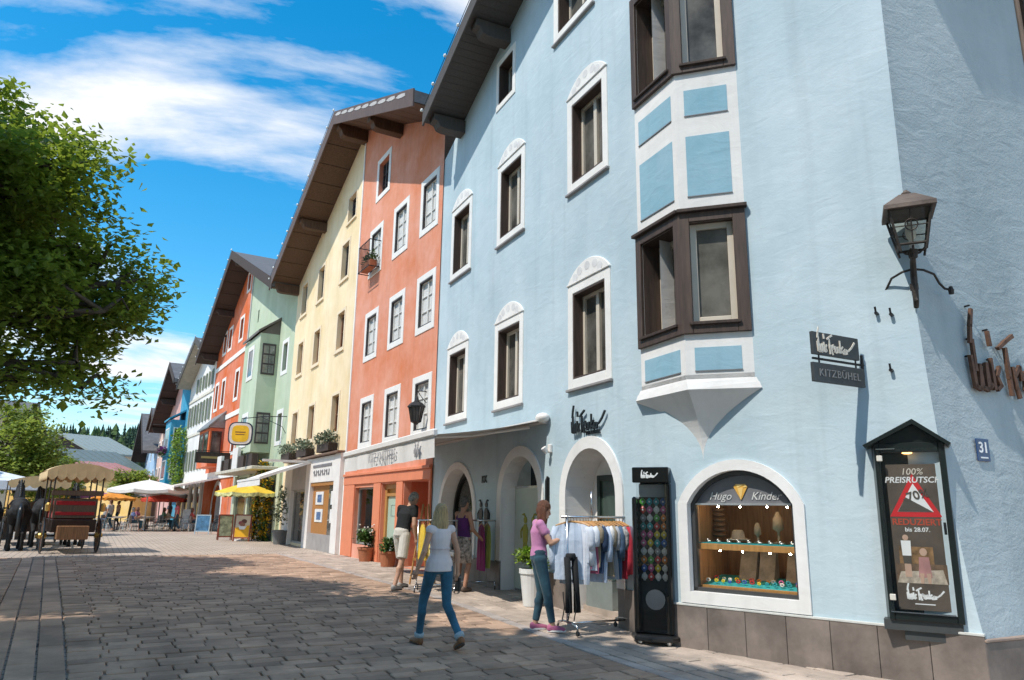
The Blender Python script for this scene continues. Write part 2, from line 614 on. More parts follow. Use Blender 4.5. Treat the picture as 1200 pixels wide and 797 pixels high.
# ------------------------------------------------------------------ wall planes along the street
LF = Frame((6.853, 12.711), vpdir(175))            # blue house, long front
_b = LF.hit(785, 650)
BEND_U = LF.uv(785, 650)[0]
RF = Frame(_b, vpdir(-380))                        # blue house, front beyond the bend
CU = -3.146                                        # corner on that front
_c = RF.w(CU)
QF = Frame(_c, -vpdir(2490))                       # blue house, side wall round the corner
SF = Frame((7.03, 23.426), vpdir(105))             # yellow and salmon house
_e = SF.hit(345, 400)
VF = Frame(_e, vpdir(60))                          # green, red and white houses


def wall_x(y):
    """x of the house fronts at street distance y"""
    if y < _c.y: return 30.0
    if y < _b.y: return RF.p.x + RF.d.x * (y - RF.p.y) / RF.d.y
    if y < 16.8: return LF.p.x + LF.d.x * (y - LF.p.y) / LF.d.y
    if y < _e.y: return SF.p.x
    return VF.p.x + VF.d.x * (y - VF.p.y) / VF.d.y


# ------------------------------------------------------------------ ground
PAVE = mat('worn_grey_paver', (0.43, 0.285, 0.195), 0.78, bump=0.3, bscale=22, var=0.25, vscale=1.6, rnd=0.27, bdist=0.014, wpos=True)
PAVEL = mat('pale_pavement_slab', (0.46, 0.37, 0.30), 0.8, bump=0.2, bscale=20, var=0.22, vscale=1.8, rnd=0.16, bdist=0.01, wpos=True)
BORDER = mat('pale_border_stone', (0.42, 0.36, 0.32), 0.8, bump=0.2, bscale=20, var=0.2, rnd=0.1)


def far_paving():
    m = mat('far_paving', (0.2, 0.17, 0.155), 0.85, var=0)
    t = m.node_tree; b = t.nodes['Principled BSDF']
    tcn = N(t, 'ShaderNodeTexCoord')
    br = N(t, 'ShaderNodeTexBrick')
    br.inputs['Scale'].default_value = 1.0
    br.inputs['Brick Width'].default_value = 0.36; br.inputs['Row Height'].default_value = 0.20
    br.inputs['Mortar Size'].default_value = 0.012
    br.inputs['Color1'].default_value = (0.52, 0.42, 0.34, 1); br.inputs['Color2'].default_value = (0.42, 0.335, 0.265, 1)
    br.inputs['Mortar'].default_value = (0.07, 0.06, 0.055, 1)
    t.links.new(tcn.outputs['Object'], br.inputs['Vector'])
    n1 = N(t, 'ShaderNodeTexNoise'); n1.inputs['Scale'].default_value = 0.5; n1.inputs['Detail'].default_value = 7
    t.links.new(tcn.outputs['Object'], n1.inputs['Vector'])
    mr = N(t, 'ShaderNodeMapRange'); mr.inputs['To Min'].default_value = 0.7; mr.inputs['To Max'].default_value = 1.35
    t.links.new(n1.outputs[0], mr.inputs['Value'])
    hv = N(t, 'ShaderNodeHueSaturation')
    t.links.new(mr.outputs[0], hv.inputs['Value']); t.links.new(br.outputs['Color'], hv.inputs['Color'])
    t.links.new(hv.outputs[0], b.inputs['Base Color'])
    bp = N(t, 'ShaderNodeBump'); bp.inputs['Strength'].default_value = 0.3; bp.inputs['Distance'].default_value = 0.01
    t.links.new(br.outputs['Fac'], bp.inputs['Height']); bp.invert = True
    t.links.new(bp.outputs[0], b.inputs['Normal'])
    return m


FARP = far_paving()
NEARY = 25.0


def sheet_z(y):
    k = min(1, max(0, (NEARY + 0.02 - y) / 0.05))
    return gz(y) - 0.035 * k


g = MB()
ys = [-400, -60, -10, 0, 2, 4, 5, 6, 7, 8, 9, 10, 11, 12, 13, 13.6, 16, 20, 24.9, NEARY - 0.01, NEARY + 0.03, 26, 40, 80, 160, 400, 900]
xs = [-700, -200, -60, -20, -5, 0, 5, 10, 30, 120, 700]
for j in range(len(ys) - 1):
    for i in range(len(xs) - 1):
        g.poly([(xs[i], ys[j], sheet_z(ys[j])), (xs[i + 1], ys[j], sheet_z(ys[j])),
                (xs[i + 1], ys[j + 1], sheet_z(ys[j + 1])), (xs[i], ys[j + 1], sheet_z(ys[j + 1]))])
ground = g.build('ground', FARP)
tag(ground, 'paved pedestrian street of grey and reddish stone pavers', kind='structure')


# pavers laid one by one near the viewer
def paver_shape(mb, lx, ly, h, ch=0.009, pts=None, mi=0):
    """slab with chamfered top edges; pts: four world corners (top) instead of a centred rectangle"""
    if pts is None:
        T = [Vector((-lx / 2, -ly / 2, 0)), Vector((lx / 2, -ly / 2, 0)), Vector((lx / 2, ly / 2, 0)), Vector((-lx / 2, ly / 2, 0))]
    else:
        T = [Vector(p) for p in pts]
    c = sum(T, Vector()) / 4
    A = [p + (c - p).normalized() * ch * 1.4 for p in T]
    B = [p - Vector((0, 0, ch * 0.8)) for p in T]
    D = [p - Vector((0, 0, h)) for p in T]
    i = len(mb.v)
    mb.v += [tuple(p) for p in A + B + D]
    mb.f.append((i, i + 1, i + 2, i + 3)); mb.m.append(mi)
    for k in range(4):
        j = (k + 1) % 4
        mb.f.append((i + 4 + k, i + 4 + j, i + j, i + k)); mb.m.append(mi)
        mb.f.append((i + 8 + k, i + 8 + j, i + 4 + j, i + 4 + k)); mb.m.append(mi)
    return mb


def project(P):
    q = camo.matrix_world.inverted() @ Vector(P)
    if q.z > -0.2: return None
    return (600 + FPX * q.x / -q.z, 398.5 - FPX * q.y / -q.z, -q.z)


stones = []          # (corner list, material index, screen area)
rng = random.Random(11)


def add_stone(x0, x1, y0, y1, mi, shear=0.0):
    gj = 0.008
    jx, jz = rng.uniform(-.007, .007), rng.uniform(-.007, .004)
    P = []
    for (x, y) in ((x0 + gj, y0 + gj), (x1 - gj, y0 + gj), (x1 - gj, y1 - gj), (x0 + gj, y1 - gj)):
        P.append(Vector((x + shear * (y - 8) + jx, y + jx, gz(y) + jz + rng.uniform(-.004, .004))))
    q = [project(p) for p in P]
    if any(k is None for k in q): return
    if max(k[0] for k in q) < -60 or min(k[0] for k in q) > 1270 or min(k[1] for k in q) > 830: return
    vis = 0 <= sum(k[0] for k in q) / 4 <= 1200 and sum(k[1] for k in q) / 4 <= 797
    ar = 0
    for k in range(4):
        a, b = q[k], q[(k + 1) % 4]
        ar += a[0] * b[1] - b[0] * a[1]
    stones.append((P, mi, abs(ar) / 2 if vis else 0))


SX = 5.28
DR0, DRS = -0.78, -0.045        # drain strip: left edge at y = 8, sideways drift per metre
y = 3.4
row = 0
while y < NEARY - 0.3:
    dy = 0.195
    for (xa, xb) in ((-7.0, DR0 + DRS * (y - 8)), (DR0 + 0.78 + DRS * (y - 8), SX)):
        x = xa - rng.uniform(0, 0.3) if xa < -1 else xa
        while x < xb - 0.02:
            l = rng.choice((0.26, 0.31, 0.35, 0.35, 0.40, 0.46))
            x2 = min(x + l, xb)
            if xb - x2 < 0.18: x2 = xb
            add_stone(max(x, xa), x2, y, y + dy, 0)
            x = x2
    y += dy; row += 1
y = 3.0
for c in range(3):                 # long slabs of the drainage strip
    y = 5.0 + c * 0.4
    while y < NEARY - 0.3:
        l = rng.uniform(0.95, 1.3)
        y2 = min(y + l, NEARY)
        x0 = DR0 + 0.26 * c + DRS * (y - 8)
        gj = 0.012
        P = [Vector((DR0 + 0.26 * (c + a) + DRS * (yy - 8) + (gj if a == 0 else -gj), yy + (gj if yy == y else -gj), gz(yy) - 0.004 + rng.uniform(-.002, .002)))
             for a, yy in ((0, y), (1, y), (1, y2), (0, y2))]
        q = [project(p) for p in P]
        if all(q):
            ar = sum(q[k][0] * q[(k + 1) % 4][1] - q[(k + 1) % 4][0] * q[k][1] for k in range(4))
            c_ = (sum(k[0] for k in q) / 4, sum(k[1] for k in q) / 4)
            stones.append((P, 0, abs(ar) / 2 if 0 <= c_[0] <= 1200 and c_[1] < 797 else 0))
        y = y2
y = 3.4
while y < NEARY - 0.3:             # border course, then slabs along the shop fronts
    add_stone(SX, SX + 0.17, y, min(y + 0.8, NEARY - 0.05), 2)
    y += 0.8
x = SX + 0.17
col = 0
while x < 10.5:
    y = 3.4 + (col % 2) * 0.21
    while y < NEARY - 0.3:
        l = rng.choice((0.38, 0.45, 0.45, 0.52))
        if x < wall_x(y) + 0.3:
            add_stone(x, x + 0.20, y, y + l, 1)
        y += l
    x += 0.20; col += 1
stones.sort(key=lambda s: -s[2])
PM = [PAVE, PAVEL, BORDER]
_names = ['paver', 'pavement_slab', 'border_stone']
rest = MB()
for k, (P, mi, ar) in enumerate(stones):
    if k < 300:
        c = sum(P, Vector()) / 4
        o = bpy.data.objects.new(_names[mi], paver_shape(MB(), 0, 0, 0.045, pts=[p - c for p in P]).mesh(_names[mi], PM[mi], fix=False))
        COL.objects.link(o); o.location = c; o.parent = ground
    else:
        paver_shape(rest, 0, 0, 0.045, pts=P, mi=mi)
o = rest.build('distant_pavers', PM, ground, fix=False)
o['kind'] = 'stuff'

# ------------------------------------------------------------------ window kit
def ring_poly(mb, u0, u1, z0, z1, w, y0, y1, mi=0):
    mb.ring(u0, u1, z0, z1, w, y0, y1, mi)


def window(root, F, uc, z0, z1, w, depth=0.2, sash=BEIGE, lining=None, sur=None, surw=0.15, cap=None, sill=None, curtain=None,
           bars=(1, 0), sashw=0.06, pane=None, shutter=None, side=1, sillout=0.06, open_pos=None, surb=None):
    """One window in an opening of width w from z0 to z1 centred at uc. Returns the opening."""
    a, b = uc - w / 2, uc + w / 2
    pane = pane or PANE
    yb = -depth
    m = MB().ring(a, b, z0, z1, sashw, yb - 0.04, yb + 0.02)
    for k in range(bars[0]):
        x = a + (b - a) * (k + 1) / (bars[0] + 1)
        m.box(x - sashw * 0.55, x + sashw * 0.55, yb - 0.03, yb + 0.028, z0 + sashw, z1 - sashw)
    for k in range(bars[1]):
        zz = z0 + (z1 - z0) * (k + 1) / (bars[1] + 1)
        m.box(a + sashw, b - sashw, yb - 0.025, yb + 0.012, zz - 0.018, zz + 0.018)
    o = m.build('window', sash, root, F, bevel=0.006)
    MB().box(a + 0.02, b - 0.02, yb - 0.034, yb - 0.026, z0 + 0.02, z1 - 0.02).build('pane', pane, o, F)
    if curtain:
        cm = MB()
        n = 16
        for (x0, x1) in ((a + sashw, uc - 0.03), (uc + 0.03, b - sashw)):
            for k in range(n):
                p, q = x0 + (x1 - x0) * k / n, x0 + (x1 - x0) * (k + 1) / n
                ya, yc = yb - 0.022 + 0.003 * (k % 2), yb - 0.022 + 0.003 * ((k + 1) % 2)
                cm.poly([(p, ya, z0 + sashw), (q, yc, z0 + sashw), (q, yc, z1 - sashw), (p, ya, z1 - sashw)])
        cm.build('curtain', curtain, o, F, fix=False)
    if lining:
        t = 0.035
        MB().ring(a - 0.002, b + 0.002, z0 - 0.002, z1 + 0.002, t, yb + 0.021, 0.012).build('casing', lining, o, F, bevel=0.005)
    if sur:
        s = MB()
        sb = surw if surb is None else surb
        s.box(a - surw, a, -0.01, 0.022, z0 - sb, z1 + surw); s.box(b, b + surw, -0.01, 0.022, z0 - sb, z1 + surw)
        s.box(a, b, -0.01, 0.022, z1, z1 + surw)
        if sb: s.box(a, b, -0.01, 0.022, z0 - sb, z0)
        s.build('surround', sur, o, F, bevel=0.008)
        if cap:
            A = arc(b + surw, a - surw, z1 + surw + 0.035, z1 + surw + 0.035 + cap, 16)
            c = MB().prism(A, -0.01, 0.03)
            c.box(a - surw - 0.01, b + surw + 0.01, -0.01, 0.045, z1 + surw + 0.003, z1 + surw + 0.032)
            c.build('arched_cap', sur, o, F, bevel=0.008)
            f = MB()
            for k in range(5):                    # shallow shell relief in the cap
                th = math.pi * (k + 0.5) / 5
                cu, cz = uc - math.cos(th) * (w / 2 + surw) * 0.62, z1 + surw + 0.05 + math.sin(th) * cap * 0.55
                f.prism([(cu + 0.085 * math.cos(t_), cz + 0.075 * math.sin(t_)) for t_ in [2 * math.pi * q / 12 for q in range(12)]], 0.03, 0.033)
            f.build('shell_relief', mat('grey_white_stucco', (0.70, 0.69, 0.68), 0.85, bump=0.1, bscale=30), o, F, bevel=0.004)
    if sill:
        MB().box(a - surw - 0.02, b + surw + 0.02, -0.01, sillout, z0 - (surw if surb is None else surb) - 0.045,
                 z0 - (surw if surb is None else surb) - 0.003).build('sill', sill, o, F, bevel=0.006)
    if shutter:
        for (x0, x1) in ((a - w / 2 - 0.04, a - 0.04), (b + 0.04, b + w / 2 + 0.04)):
            s = MB().ring(x0, x1, z0 - 0.03, z1 + 0.03, 0.06, 0.03, 0.07)
            zz = z0 + 0.06
            while zz < z1 - 0.06:
                s.box(x0 + 0.05, x1 - 0.05, 0.035, 0.06, zz, zz + 0.05); zz += 0.08
            s.build('shutter', shutter, o, F)
    return (a, b, z0, z1)


def gable_roof(root, F, u0, u1, zfun_l, apex, slope_l, slope_r, out, depth, thick=0.2, top=TILE, under=SOFFIT, side_l=1.0, side_r=1.0,
               purlins=(), board=None, bargeboard=None, lights=True, boards_right=False):
    """Gable towards the street. apex: (u, z) of the underside at the wall."""
    ua, za = apex
    ul, ur = u1 + side_l, u0 - side_r
    zl, zr = za - slope_l * (ul - ua), za - slope_r * (ua - ur)
    m = MB()
    for (p, q) in (((ua, za), (ul, zl)), ((ua, za), (ur, zr))):
        m.prism([(p[0], p[1] + 0.03), (q[0], q[1] + 0.03), (q[0], q[1] + thick), (p[0], p[1] + thick)], out, -depth)
    r = m.build('roof', top, root, F)
    bb = MB()
    for (p, q) in (((ua, za), (ul, zl)), ((ua, za), (ur, zr))):
        bb.prism([(p[0], p[1] - 0.10), (q[0], q[1] - 0.10), (q[0], q[1] + thick + 0.04), (p[0], p[1] + thick + 0.04)], out, out + 0.045)
    bb.build('bargeboard', bargeboard or under, r, F)
    # soffit boards, each its own piece, running out from the wall
    bw = board or 0.5
    for s, (q, sl) in ((1, (ul, slope_l)), (-1, (ur, slope_r))):
        L_ = abs(q - ua) * math.sqrt(1 + sl * sl)
        n = max(3, int(L_ / bw))
        for k in range(n):
            a0, a1 = ua + (q - ua) * (k + 0.02) / n, ua + (q - ua) * (k + 0.98) / n
            za0, za1 = za - sl * abs(a0 - ua), za - sl * abs(a1 - ua)
            MB().prism([(a0, za0), (a1, za1), (a1, za1 + 0.029), (a0, za0 + 0.029)], out - 0.003, -0.35).build('soffit_board', under, r, F)
    for (pu, ph, pw) in purlins:
        zz = za - (slope_l * (pu - ua) if pu > ua else slope_r * (ua - pu)) - 0.02
        y1 = out - 0.12
        prof = [(-0.3, zz), (y1, zz), (y1, zz - ph * 0.45), (y1 - 0.1, zz - ph * 0.55), (y1 - 0.16, zz - ph * 0.9), (y1 - 0.3, zz - ph), (-0.3, zz - ph)]
        MB().prism(prof, pu - pw / 2, pu + pw / 2, axis='x').build('purlin', under, r, F, bevel=0.01)
    gm = MB()
    if lights:
        lb = MB(); path = []
        for (q, sl, z_) in ((ul, slope_l, zl),):
            n = int(abs(q - ua) / 0.75)
            for k in range(n + 1):
                uu = ua + (q - ua) * k / n; zz = za - sl * abs(uu - ua) + thick + 0.07
                path.append((uu, out + 0.06, zz)); lb.ell((uu, out + 0.07, zz + 0.02), 0.045, n=6, mi=1)
            lb.tube(path, 0.008, 4)
        lb.build('string_of_bulbs', [BLACK, BULB], r, F, fix=False)
    return r


# ------------------------------------------------------------------ the blue house
bh = thing('blue_house', LF.w(0), 'pale blue rendered corner house with white arches and a projecting bay', 'house')
holesL, holesR = [], []
WC = (2.58, -0.19, -3.22)
for uc in WC:
    for (z0, z1) in ((3.57, 5.04), (7.06, 8.58)):
        holesL.append(window(bh, LF, uc, z0, z1, 1.0, depth=0.19, lining=BROWN, sur=WHITE, surw=0.155, cap=0.30, sill=mat('grey_sill', (0.3, 0.28, 0.27), 0.7), bars=(1, 0), sashw=0.085))
holesL.append(window(bh, LF, 0.16, 10.32, 11.30, 0.72, depth=0.24, lining=BROWN, sur=WHITE, surw=0.13, bars=(1, 0)))
holesL.append(window(bh, LF, -2.78, 10.40, 11.75, 1.12, depth=0.24, lining=BROWN, sur=WHITE, surw=0.17, bars=(1, 0), sill=MATS['grey_sill']))
holesL.append((1.42, 3.35, 0.55, 1.45, 2.33))
holesL.append((-1.52, 0.02, -0.3, 1.68, 2.43))
holesL.append((-3.93, -2.47, -0.3, 1.68, 2.41))
holesL.append((BEND_U, -4.80, 3.3, 11.3))          # open into the bay
w = MB()
wall(w, BEND_U, 4.14, -0.3, 14.0, holesL, clips=((0.365, 1, 11.99), (-0.30, 1, 15.3)), depth=0.3, rmi=1)
wo_ = w.build('front_wall', [BLUE, PLWHITE], bh, LF, fix=False)

# white arch mouldings
def arch_surround(F, a, b, c, zs, zc, wd, name='arch_surround', y1=0.03, flat=False):
    I = arc(a, b, zs, zc, 18); O = arc(a - wd, b + wd, zs, zc + wd, 18)
    m = MB()
    for k in range(18):
        (a0, b0), (a1, b1), (c1, d1), (c0, d0) = I[k], I[k + 1], O[k + 1], O[k]
        m.poly([(a0, y1, b0), (a1, y1, b1), (c1, y1, d1), (c0, y1, d0)])
        m.poly([(a0, y1, b0), (a1, y1, b1), (a1, -0.01, b1), (a0, -0.01, b0)])
        m.poly([(c0, y1, d0), (c1, y1, d1), (c1, -0.01, d1), (c0, -0.01, d0)])
    m.box(a - wd, a, -0.01, y1, c, zs); m.box(b, b + wd, -0.01, y1, c, zs)
    return m


arch_surround(LF, 1.42, 3.35, 0.52, 1.45, 2.33, 0.15).build('arch_surround', PLWHITE, bh, LF)
arch_surround(LF, -1.52, 0.02, 0.52, 1.68, 2.43, 0.19).build('arch_surround', PLWHITE, bh, LF)
arch_surround(LF, -3.93, -2.47, 0.4, 1.68, 2.41, 0.19).build('arch_surround', PLWHITE, bh, LF)
MB().box(1.27, 3.5, -0.02, 0.06, 0.46, 0.55).build('arch_sill', PLWHITE, bh, LF, bevel=0.01)
# first arch: shop window set back in the splay
m = MB(); A = arc(1.46, 3.31, 1.45, 2.29, 18)
for k in range(18):
    c_ = (2.385, 1.4)
    p, q = A[k], A[k + 1]
    s_ = 0.93
    m.prism([p, q, (c_[0] + (q[0] - c_[0]) * s_, c_[1] + (q[1] - c_[1]) * s_), (c_[0] + (p[0] - c_[0]) * s_, c_[1] + (p[1] - c_[1]) * s_)], -0.36, -0.29)
m.box(1.44, 1.52, -0.36, -0.29, 0.55, 1.45); m.box(3.25, 3.33, -0.36, -0.29, 0.55, 1.45); m.box(1.5, 3.27, -0.36, -0.29, 0.55, 0.62)
sw1 = m.build('shop_window', BLACK, bh, LF)
MB().prism([(1.46, 0.57)] + arc(1.46, 3.31, 1.45, 2.29, 18) + [(3.31, 0.57)], -0.345, -0.335).build('pane', CLEAR, sw1, LF)
ROOMW = mat('shop_room_wall', (0.42, 0.34, 0.25), 0.9, var=0.12)
FLOORW = mat('shop_floor', (0.22, 0.17, 0.12), 0.6, var=0.15)
m = MB()
for (p, q) in (((0.6, -2.2), (4.0, -2.2)), ((0.6, -0.31), (0.6, -2.2)), ((4.0, -2.2), (4.0, -0.31))):
    m.poly([(p[0], p[1], 0.4), (q[0], q[1], 0.4), (q[0], q[1], 2.7), (p[0], p[1], 2.7)])
m.poly([(0.6, -0.31, 0.4), (4, -0.31, 0.4), (4, -2.2, 0.4), (0.6, -2.2, 0.4)], 1); m.poly([(0.6, -0.31, 2.7), (4, -0.31, 2.7), (4, -2.2, 2.7), (0.6, -2.2, 2.7)])
m.box(1.2, 2.2, -1.6, -1.2, 0.4, 1.3, 1); m.box(2.6, 3.3, -1.3, -0.9, 0.4, 1.0, 1)
m.build('shop_room', [ROOMW, FLOORW], bh, LF, fix=False)
# second arch: frosted glass door with a print
FROST = mat('frosted_green_glass', (0.50, 0.56, 0.50), 0.25, var=0.04, spec=0.6)
m = MB().poly([(-1.52, -0.62, -0.3), (0.02, -0.62, -0.3), (0.02, -0.62, 2.5), (-1.52, -0.62, 2.5)])
m.build('door_room', DIM, bh, LF, fix=False)
d2 = MB().box(-1.03, 0.0, -0.30, -0.275, 0.03, 1.86).build('glass_door', FROST, bh, LF)
MB().box(-1.03, 0.0, -0.32, -0.26, 1.86, 1.90).box(-1.06, -1.03, -0.32, -0.26, 0.0, 1.9).build('door_rail', STEEL, d2, LF)
MB().tube([(-0.92, -0.255, 0.75), (-0.92, -0.22, 0.8), (-0.92, -0.22, 1.25), (-0.92, -0.255, 1.3)], 0.012, 6).build('handle', STEEL, d2, LF)


def twin_figures(F, uc, zc, s, y, material, name='emblem', parent=None):
    """the shop's emblem: two stylised capped figures side by side"""
    m = MB()
    for k in (-1, 1):
        x = uc + k * 0.32 * s
        m.prism([(x - .16 * s, zc - .5 * s), (x + .16 * s, zc - .5 * s), (x + .22 * s, zc - .05 * s), (x + .10 * s, zc + .16 * s), (x - .10 * s, zc + .16 * s), (x - .22 * s, zc - .05 * s)], y, y + 0.012)
        m.prism([(x + .13 * s * math.cos(t), zc + .31 * s + .13 * s * math.sin(t)) for t in [2 * math.pi * q / 10 for q in range(10)]], y, y + 0.012)
        m.tube([(x + k * .18 * s, y + .006, zc + .05 * s), (x + k * .36 * s, y + .006, zc - .1 * s), (x + k * .34 * s, y + .006, zc - .36 * s)], .035 * s, 5)
        m.tube([(x, y + .006, zc + .42 * s), (x + k * .1 * s, y + .006, zc + .54 * s), (x + k * .24 * s, y + .006, zc + .5 * s)], .03 * s, 5)
        m.tube([(x - .08 * s, y + .006, zc - .5 * s), (x - .1 * s, y + .006, zc - .68 * s)], .04 * s, 5)
        m.tube([(x + .08 * s, y + .006, zc - .5 * s), (x + .1 * s, y + .006, zc - .68 * s)], .04 * s, 5)
    return m.build(name, material, parent, F)


twin_figures(LF, -0.62, 1.12, 0.5, -0.273, mat('olive_print', (0.36, 0.34, 0.05), 0.6), 'door_print', d2)
# third arch: deep white niche with a dark green glazed door
m = MB()
A = arc(-3.93, -2.47, 1.68, 2.41, 18)
G3 = mat('dark_green_frame', (0.015, 0.03, 0.025), 0.35, var=0.1)
out = [(-2.47, -0.3)] + list(reversed(A)) + [(-3.93, -0.3)]
for i in range(len(out) - 1):
    p, q = out[i], out[i + 1]
    m.poly([(p[0], -0.3, p[1]), (q[0], -0.3, q[1]), (q[0], -0.50, q[1]), (p[0], -0.50, p[1])])
m.poly([(p[0], -0.50, p[1]) for p in out])
m.build('niche', PLWHITE, bh, LF, fix=False)
m = MB().ring(-3.88, -2.72, 0.35, 2.02, 0.09, -0.49, -0.42)
m.box(-3.4, -3.34, -0.485, -0.425, 0.44, 1.93)
d3 = m.build('glazed_door', G3, bh, LF, bevel=0.006)
MB().box(-3.8, -2.8, -0.465, -0.455, 0.43, 1.94).build('pane', mat('greenish_glass', (0.045, 0.075, 0.06), 0.04, var=0.2, spec=0.9), d3, LF)
MB().box(-3.93, -2.47, -0.49, -0.30, -0.3, 0.0).build('threshold', PAVEL, bh, LF)
MB().box(-3.3, -2.55, -0.41, -0.31, 0.0, 0.42, 0).box(-3.3, -2.55, -0.41, -0.31, 0.42, 0.44, 1).build('display_plinth', [mat('grey_glass_box', (0.2, 0.23, 0.22), 0.1), STEEL], bh, LF)

# front beyond the bend with the arched shop window
SW = (-1.645, -0.285, 0.50, 1.56, 1.97)
holesR.append(SW)
holesR.append((-1.18, 0.0, 3.3, 11.3))
m = MB()
wall(m, CU, 0.0, -0.3, 13.5, holesR, depth=0.16, rmi=1)
m.build('corner_wall', [BLUE, PLWHITE], bh, RF, fix=False)
# the corner flares at the foot
m = MB()
prof = [(0, 3.6), (-0.03, 2.9), (-0.07, 2.2), (-0.13, 1.4), (-0.19, 0.8), (-0.26, 0.3), (-0.30, -0.3)]
for k in range(len(prof) - 1):
    (a, za), (b, zb) = prof[k], prof[k + 1]
    m.poly([(CU, 0, za), (CU + a, 0, za), (CU + b, 0, zb), (CU, 0, zb)])
m.build('flared_corner', BLUE, bh, RF, fix=False)
m = MB()
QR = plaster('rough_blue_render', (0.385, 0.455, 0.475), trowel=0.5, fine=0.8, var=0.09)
top = [RF.w(CU + a, 0, z) for a, z in [(0, 13.5)] + prof]
Qd = -QF.d
WQ = QF.uv(1190, 20)
nQ = 14
for k in range(len(top) - 1):
    for i in range(nQ):
        s0, s1 = 6.0 * i / nQ, 6.0 * (i + 1) / nQ
        P = []
        for (T, s) in ((top[k], s0), (top[k], s1), (top[k + 1], s1), (top[k + 1], s0)):
            fl = max(0.0, 1 - s / 6.0)
            base = _c + Qd * s
            dx = T - Vector((_c.x, _c.y, T.z))
            P.append(Vector((base.x, base.y, T.z)) + dx * fl)
        m.poly([tuple(p) for p in P])
m.build('side_wall', QR, bh, None, fix=False)
window(bh, QF, WQ[0] - 0.62, 7.35, 9.2, 1.0, depth=-0.05, sash=BROWN, sur=mat('old_wood_frame', (0.42, 0.27, 0.18), 0.8, bump=.2), surw=0.10)
# plinth of stone tiles
def plinth_run(F, u0, u1, zt, n, y=0.03, zb=-0.3):
    for k in range(n):
        a, b = u0 + (u1 - u0) * k / n, u0 + (u1 - u0) * (k + 1) / n
        a, b = min(a, b), max(a, b)
        MB().box(a + 0.003, b - 0.003, -0.02, y, zb, zt).build('plinth_tile', PLINTH, bh, F, bevel=0.004)


plinth_run(LF, 4.12, 3.52, 0.5, 1); plinth_run(LF, 3.52, 0.03, 0.5, 6); plinth_run(LF, -1.53, -2.45, 0.46, 2); plinth_run(LF, -3.95, BEND_U + 0.02, 0.40, 2)
plinth_run(RF, -0.02, CU - 0.27, 0.325, 7, y=0.035)
MB().box(CU - 0.27, -0.02, -0.02, 0.042, 0.325, 0.350).build('plinth_cap', mat('pale_mortar', (0.62, 0.62, 0.58), 0.9), bh, RF, bevel=0.004)
for k in range(4):
    a0 = k * 0.75
    p0_ = RF.w(CU - 0.27, 0.035, 0) + Qd * a0; p1_ = RF.w(CU - 0.27, 0.035, 0) + Qd * (a0 + 0.745)
    F2 = Frame(p0_, p1_ - p0_)
    MB().box(0, 0.745, -0.0, 0.3, -0.3, 0.27 - 0.0).build('plinth_tile', PLINTH, bh, F2, bevel=0.004)
MB().box(0, 3.0, -0.02, 0.31, 0.272, 0.30).build('plinth_cap', mat('old_brick_ledge', (0.34, 0.25, 0.2), 0.9, bump=.4, bscale=20), bh, Frame(RF.w(CU - 0.265, 0.03), Qd), bevel=0.006)

# arched shop window
a, b, c_, zs, zc = SW
arch_surround(RF, a, b, 0.36, zs, zc, 0.13).box(a, b, -0.01, 0.03, 0.36, c_).build('window_surround', PLWHITE, bh, RF, fix=False)
m = MB()
I = arc(a + 0.055, b - 0.055, zs, zc - 0.055, 18); O = arc(a, b, zs, zc, 18)
for k in range(18):
    m.prism([I[k], I[k + 1], O[k + 1], O[k]], -0.15, -0.07)
m.box(a, a + 0.055, -0.15, -0.07, c_, zs); m.box(b - 0.055, b, -0.15, -0.07, c_, zs); m.box(a, b, -0.15, -0.07, c_, c_ + 0.045)
shopw = m.build('shop_window', mat('dark_grey_frame', (0.05, 0.05, 0.05), 0.4), bh, RF)
MB().prism([(a + 0.05, zs + 0.0)] + I[1:-1] + [(b - 0.05, zs + 0.0)], -0.135, -0.115).build('fanlight_board', mat('grey_fascia_board', (0.17, 0.17, 0.18), 0.5), shopw, RF)
MB().box(a + 0.03, b - 0.03, -0.145, -0.085, zs - 0.012, zs + 0.012).build('transom', mat('silver_strip', (0.55, 0.55, 0.55), 0.35, metal=0.7), shopw, RF)
MB().poly([(a + .04, -.11, c_ + .03), (b - .04, -.11, c_ + .03), (b - .04, -.11, zs - .01), (a + .04, -.11, zs - .01)]).build('pane', CLEAR, shopw, RF, fix=False)
INW = wood('brown_showcase_panel', (0.34, 0.18, 0.08), rough=0.5)
m = MB()
m.poly([(a, -1.1, 0.4), (b, -1.1, 0.4), (b, -1.1, 2.1), (a, -1.1, 2.1)]); m.poly([(a, -0.155, 0.4), (a, -1.1, 0.4), (a, -1.1, 2.1), (a, -0.155, 2.1)])
m.poly([(b, -0.155, 0.4), (b, -1.1, 0.4), (b, -1.1, 2.1), (b, -0.155, 2.1)]); m.poly([(a, -0.155, 0.48), (b, -0.155, 0.48), (b, -1.1, 0.48), (a, -1.1, 0.48)], 1)
m.poly([(a, -0.155, 2.08), (b, -0.155, 2.08), (b, -1.1, 2.08), (a, -1.1, 2.08)])
m.build('showcase', [INW, OCHRE], bh, RF, fix=False)
TEAL = mat('teal_cloth', (0.02, 0.30, 0.33), 0.9, var=0.1)
sh = MB().box(a + 0.005, b - 0.005, -0.75, -0.17, 1.0, 1.075).build('shelf', OCHRE, shopw, RF, bevel=0.004)
MB().box(a + 0.02, b - 0.02, -0.7, -0.19, 1.077, 1.085).build('cloth', TEAL, shopw, RF)
MB().box(a + 0.01, b - 0.01, -0.24, -0.17, 0.484, 0.57).build('front_board', OCHRE, shopw, RF)
MB().prism([(-0.8, 0.49), (-0.245, 0.49), (-0.245, 0.56), (-0.8, 0.66)], a + 0.02, b - 0.02, axis='x').build('cloth', TEAL, shopw, RF)

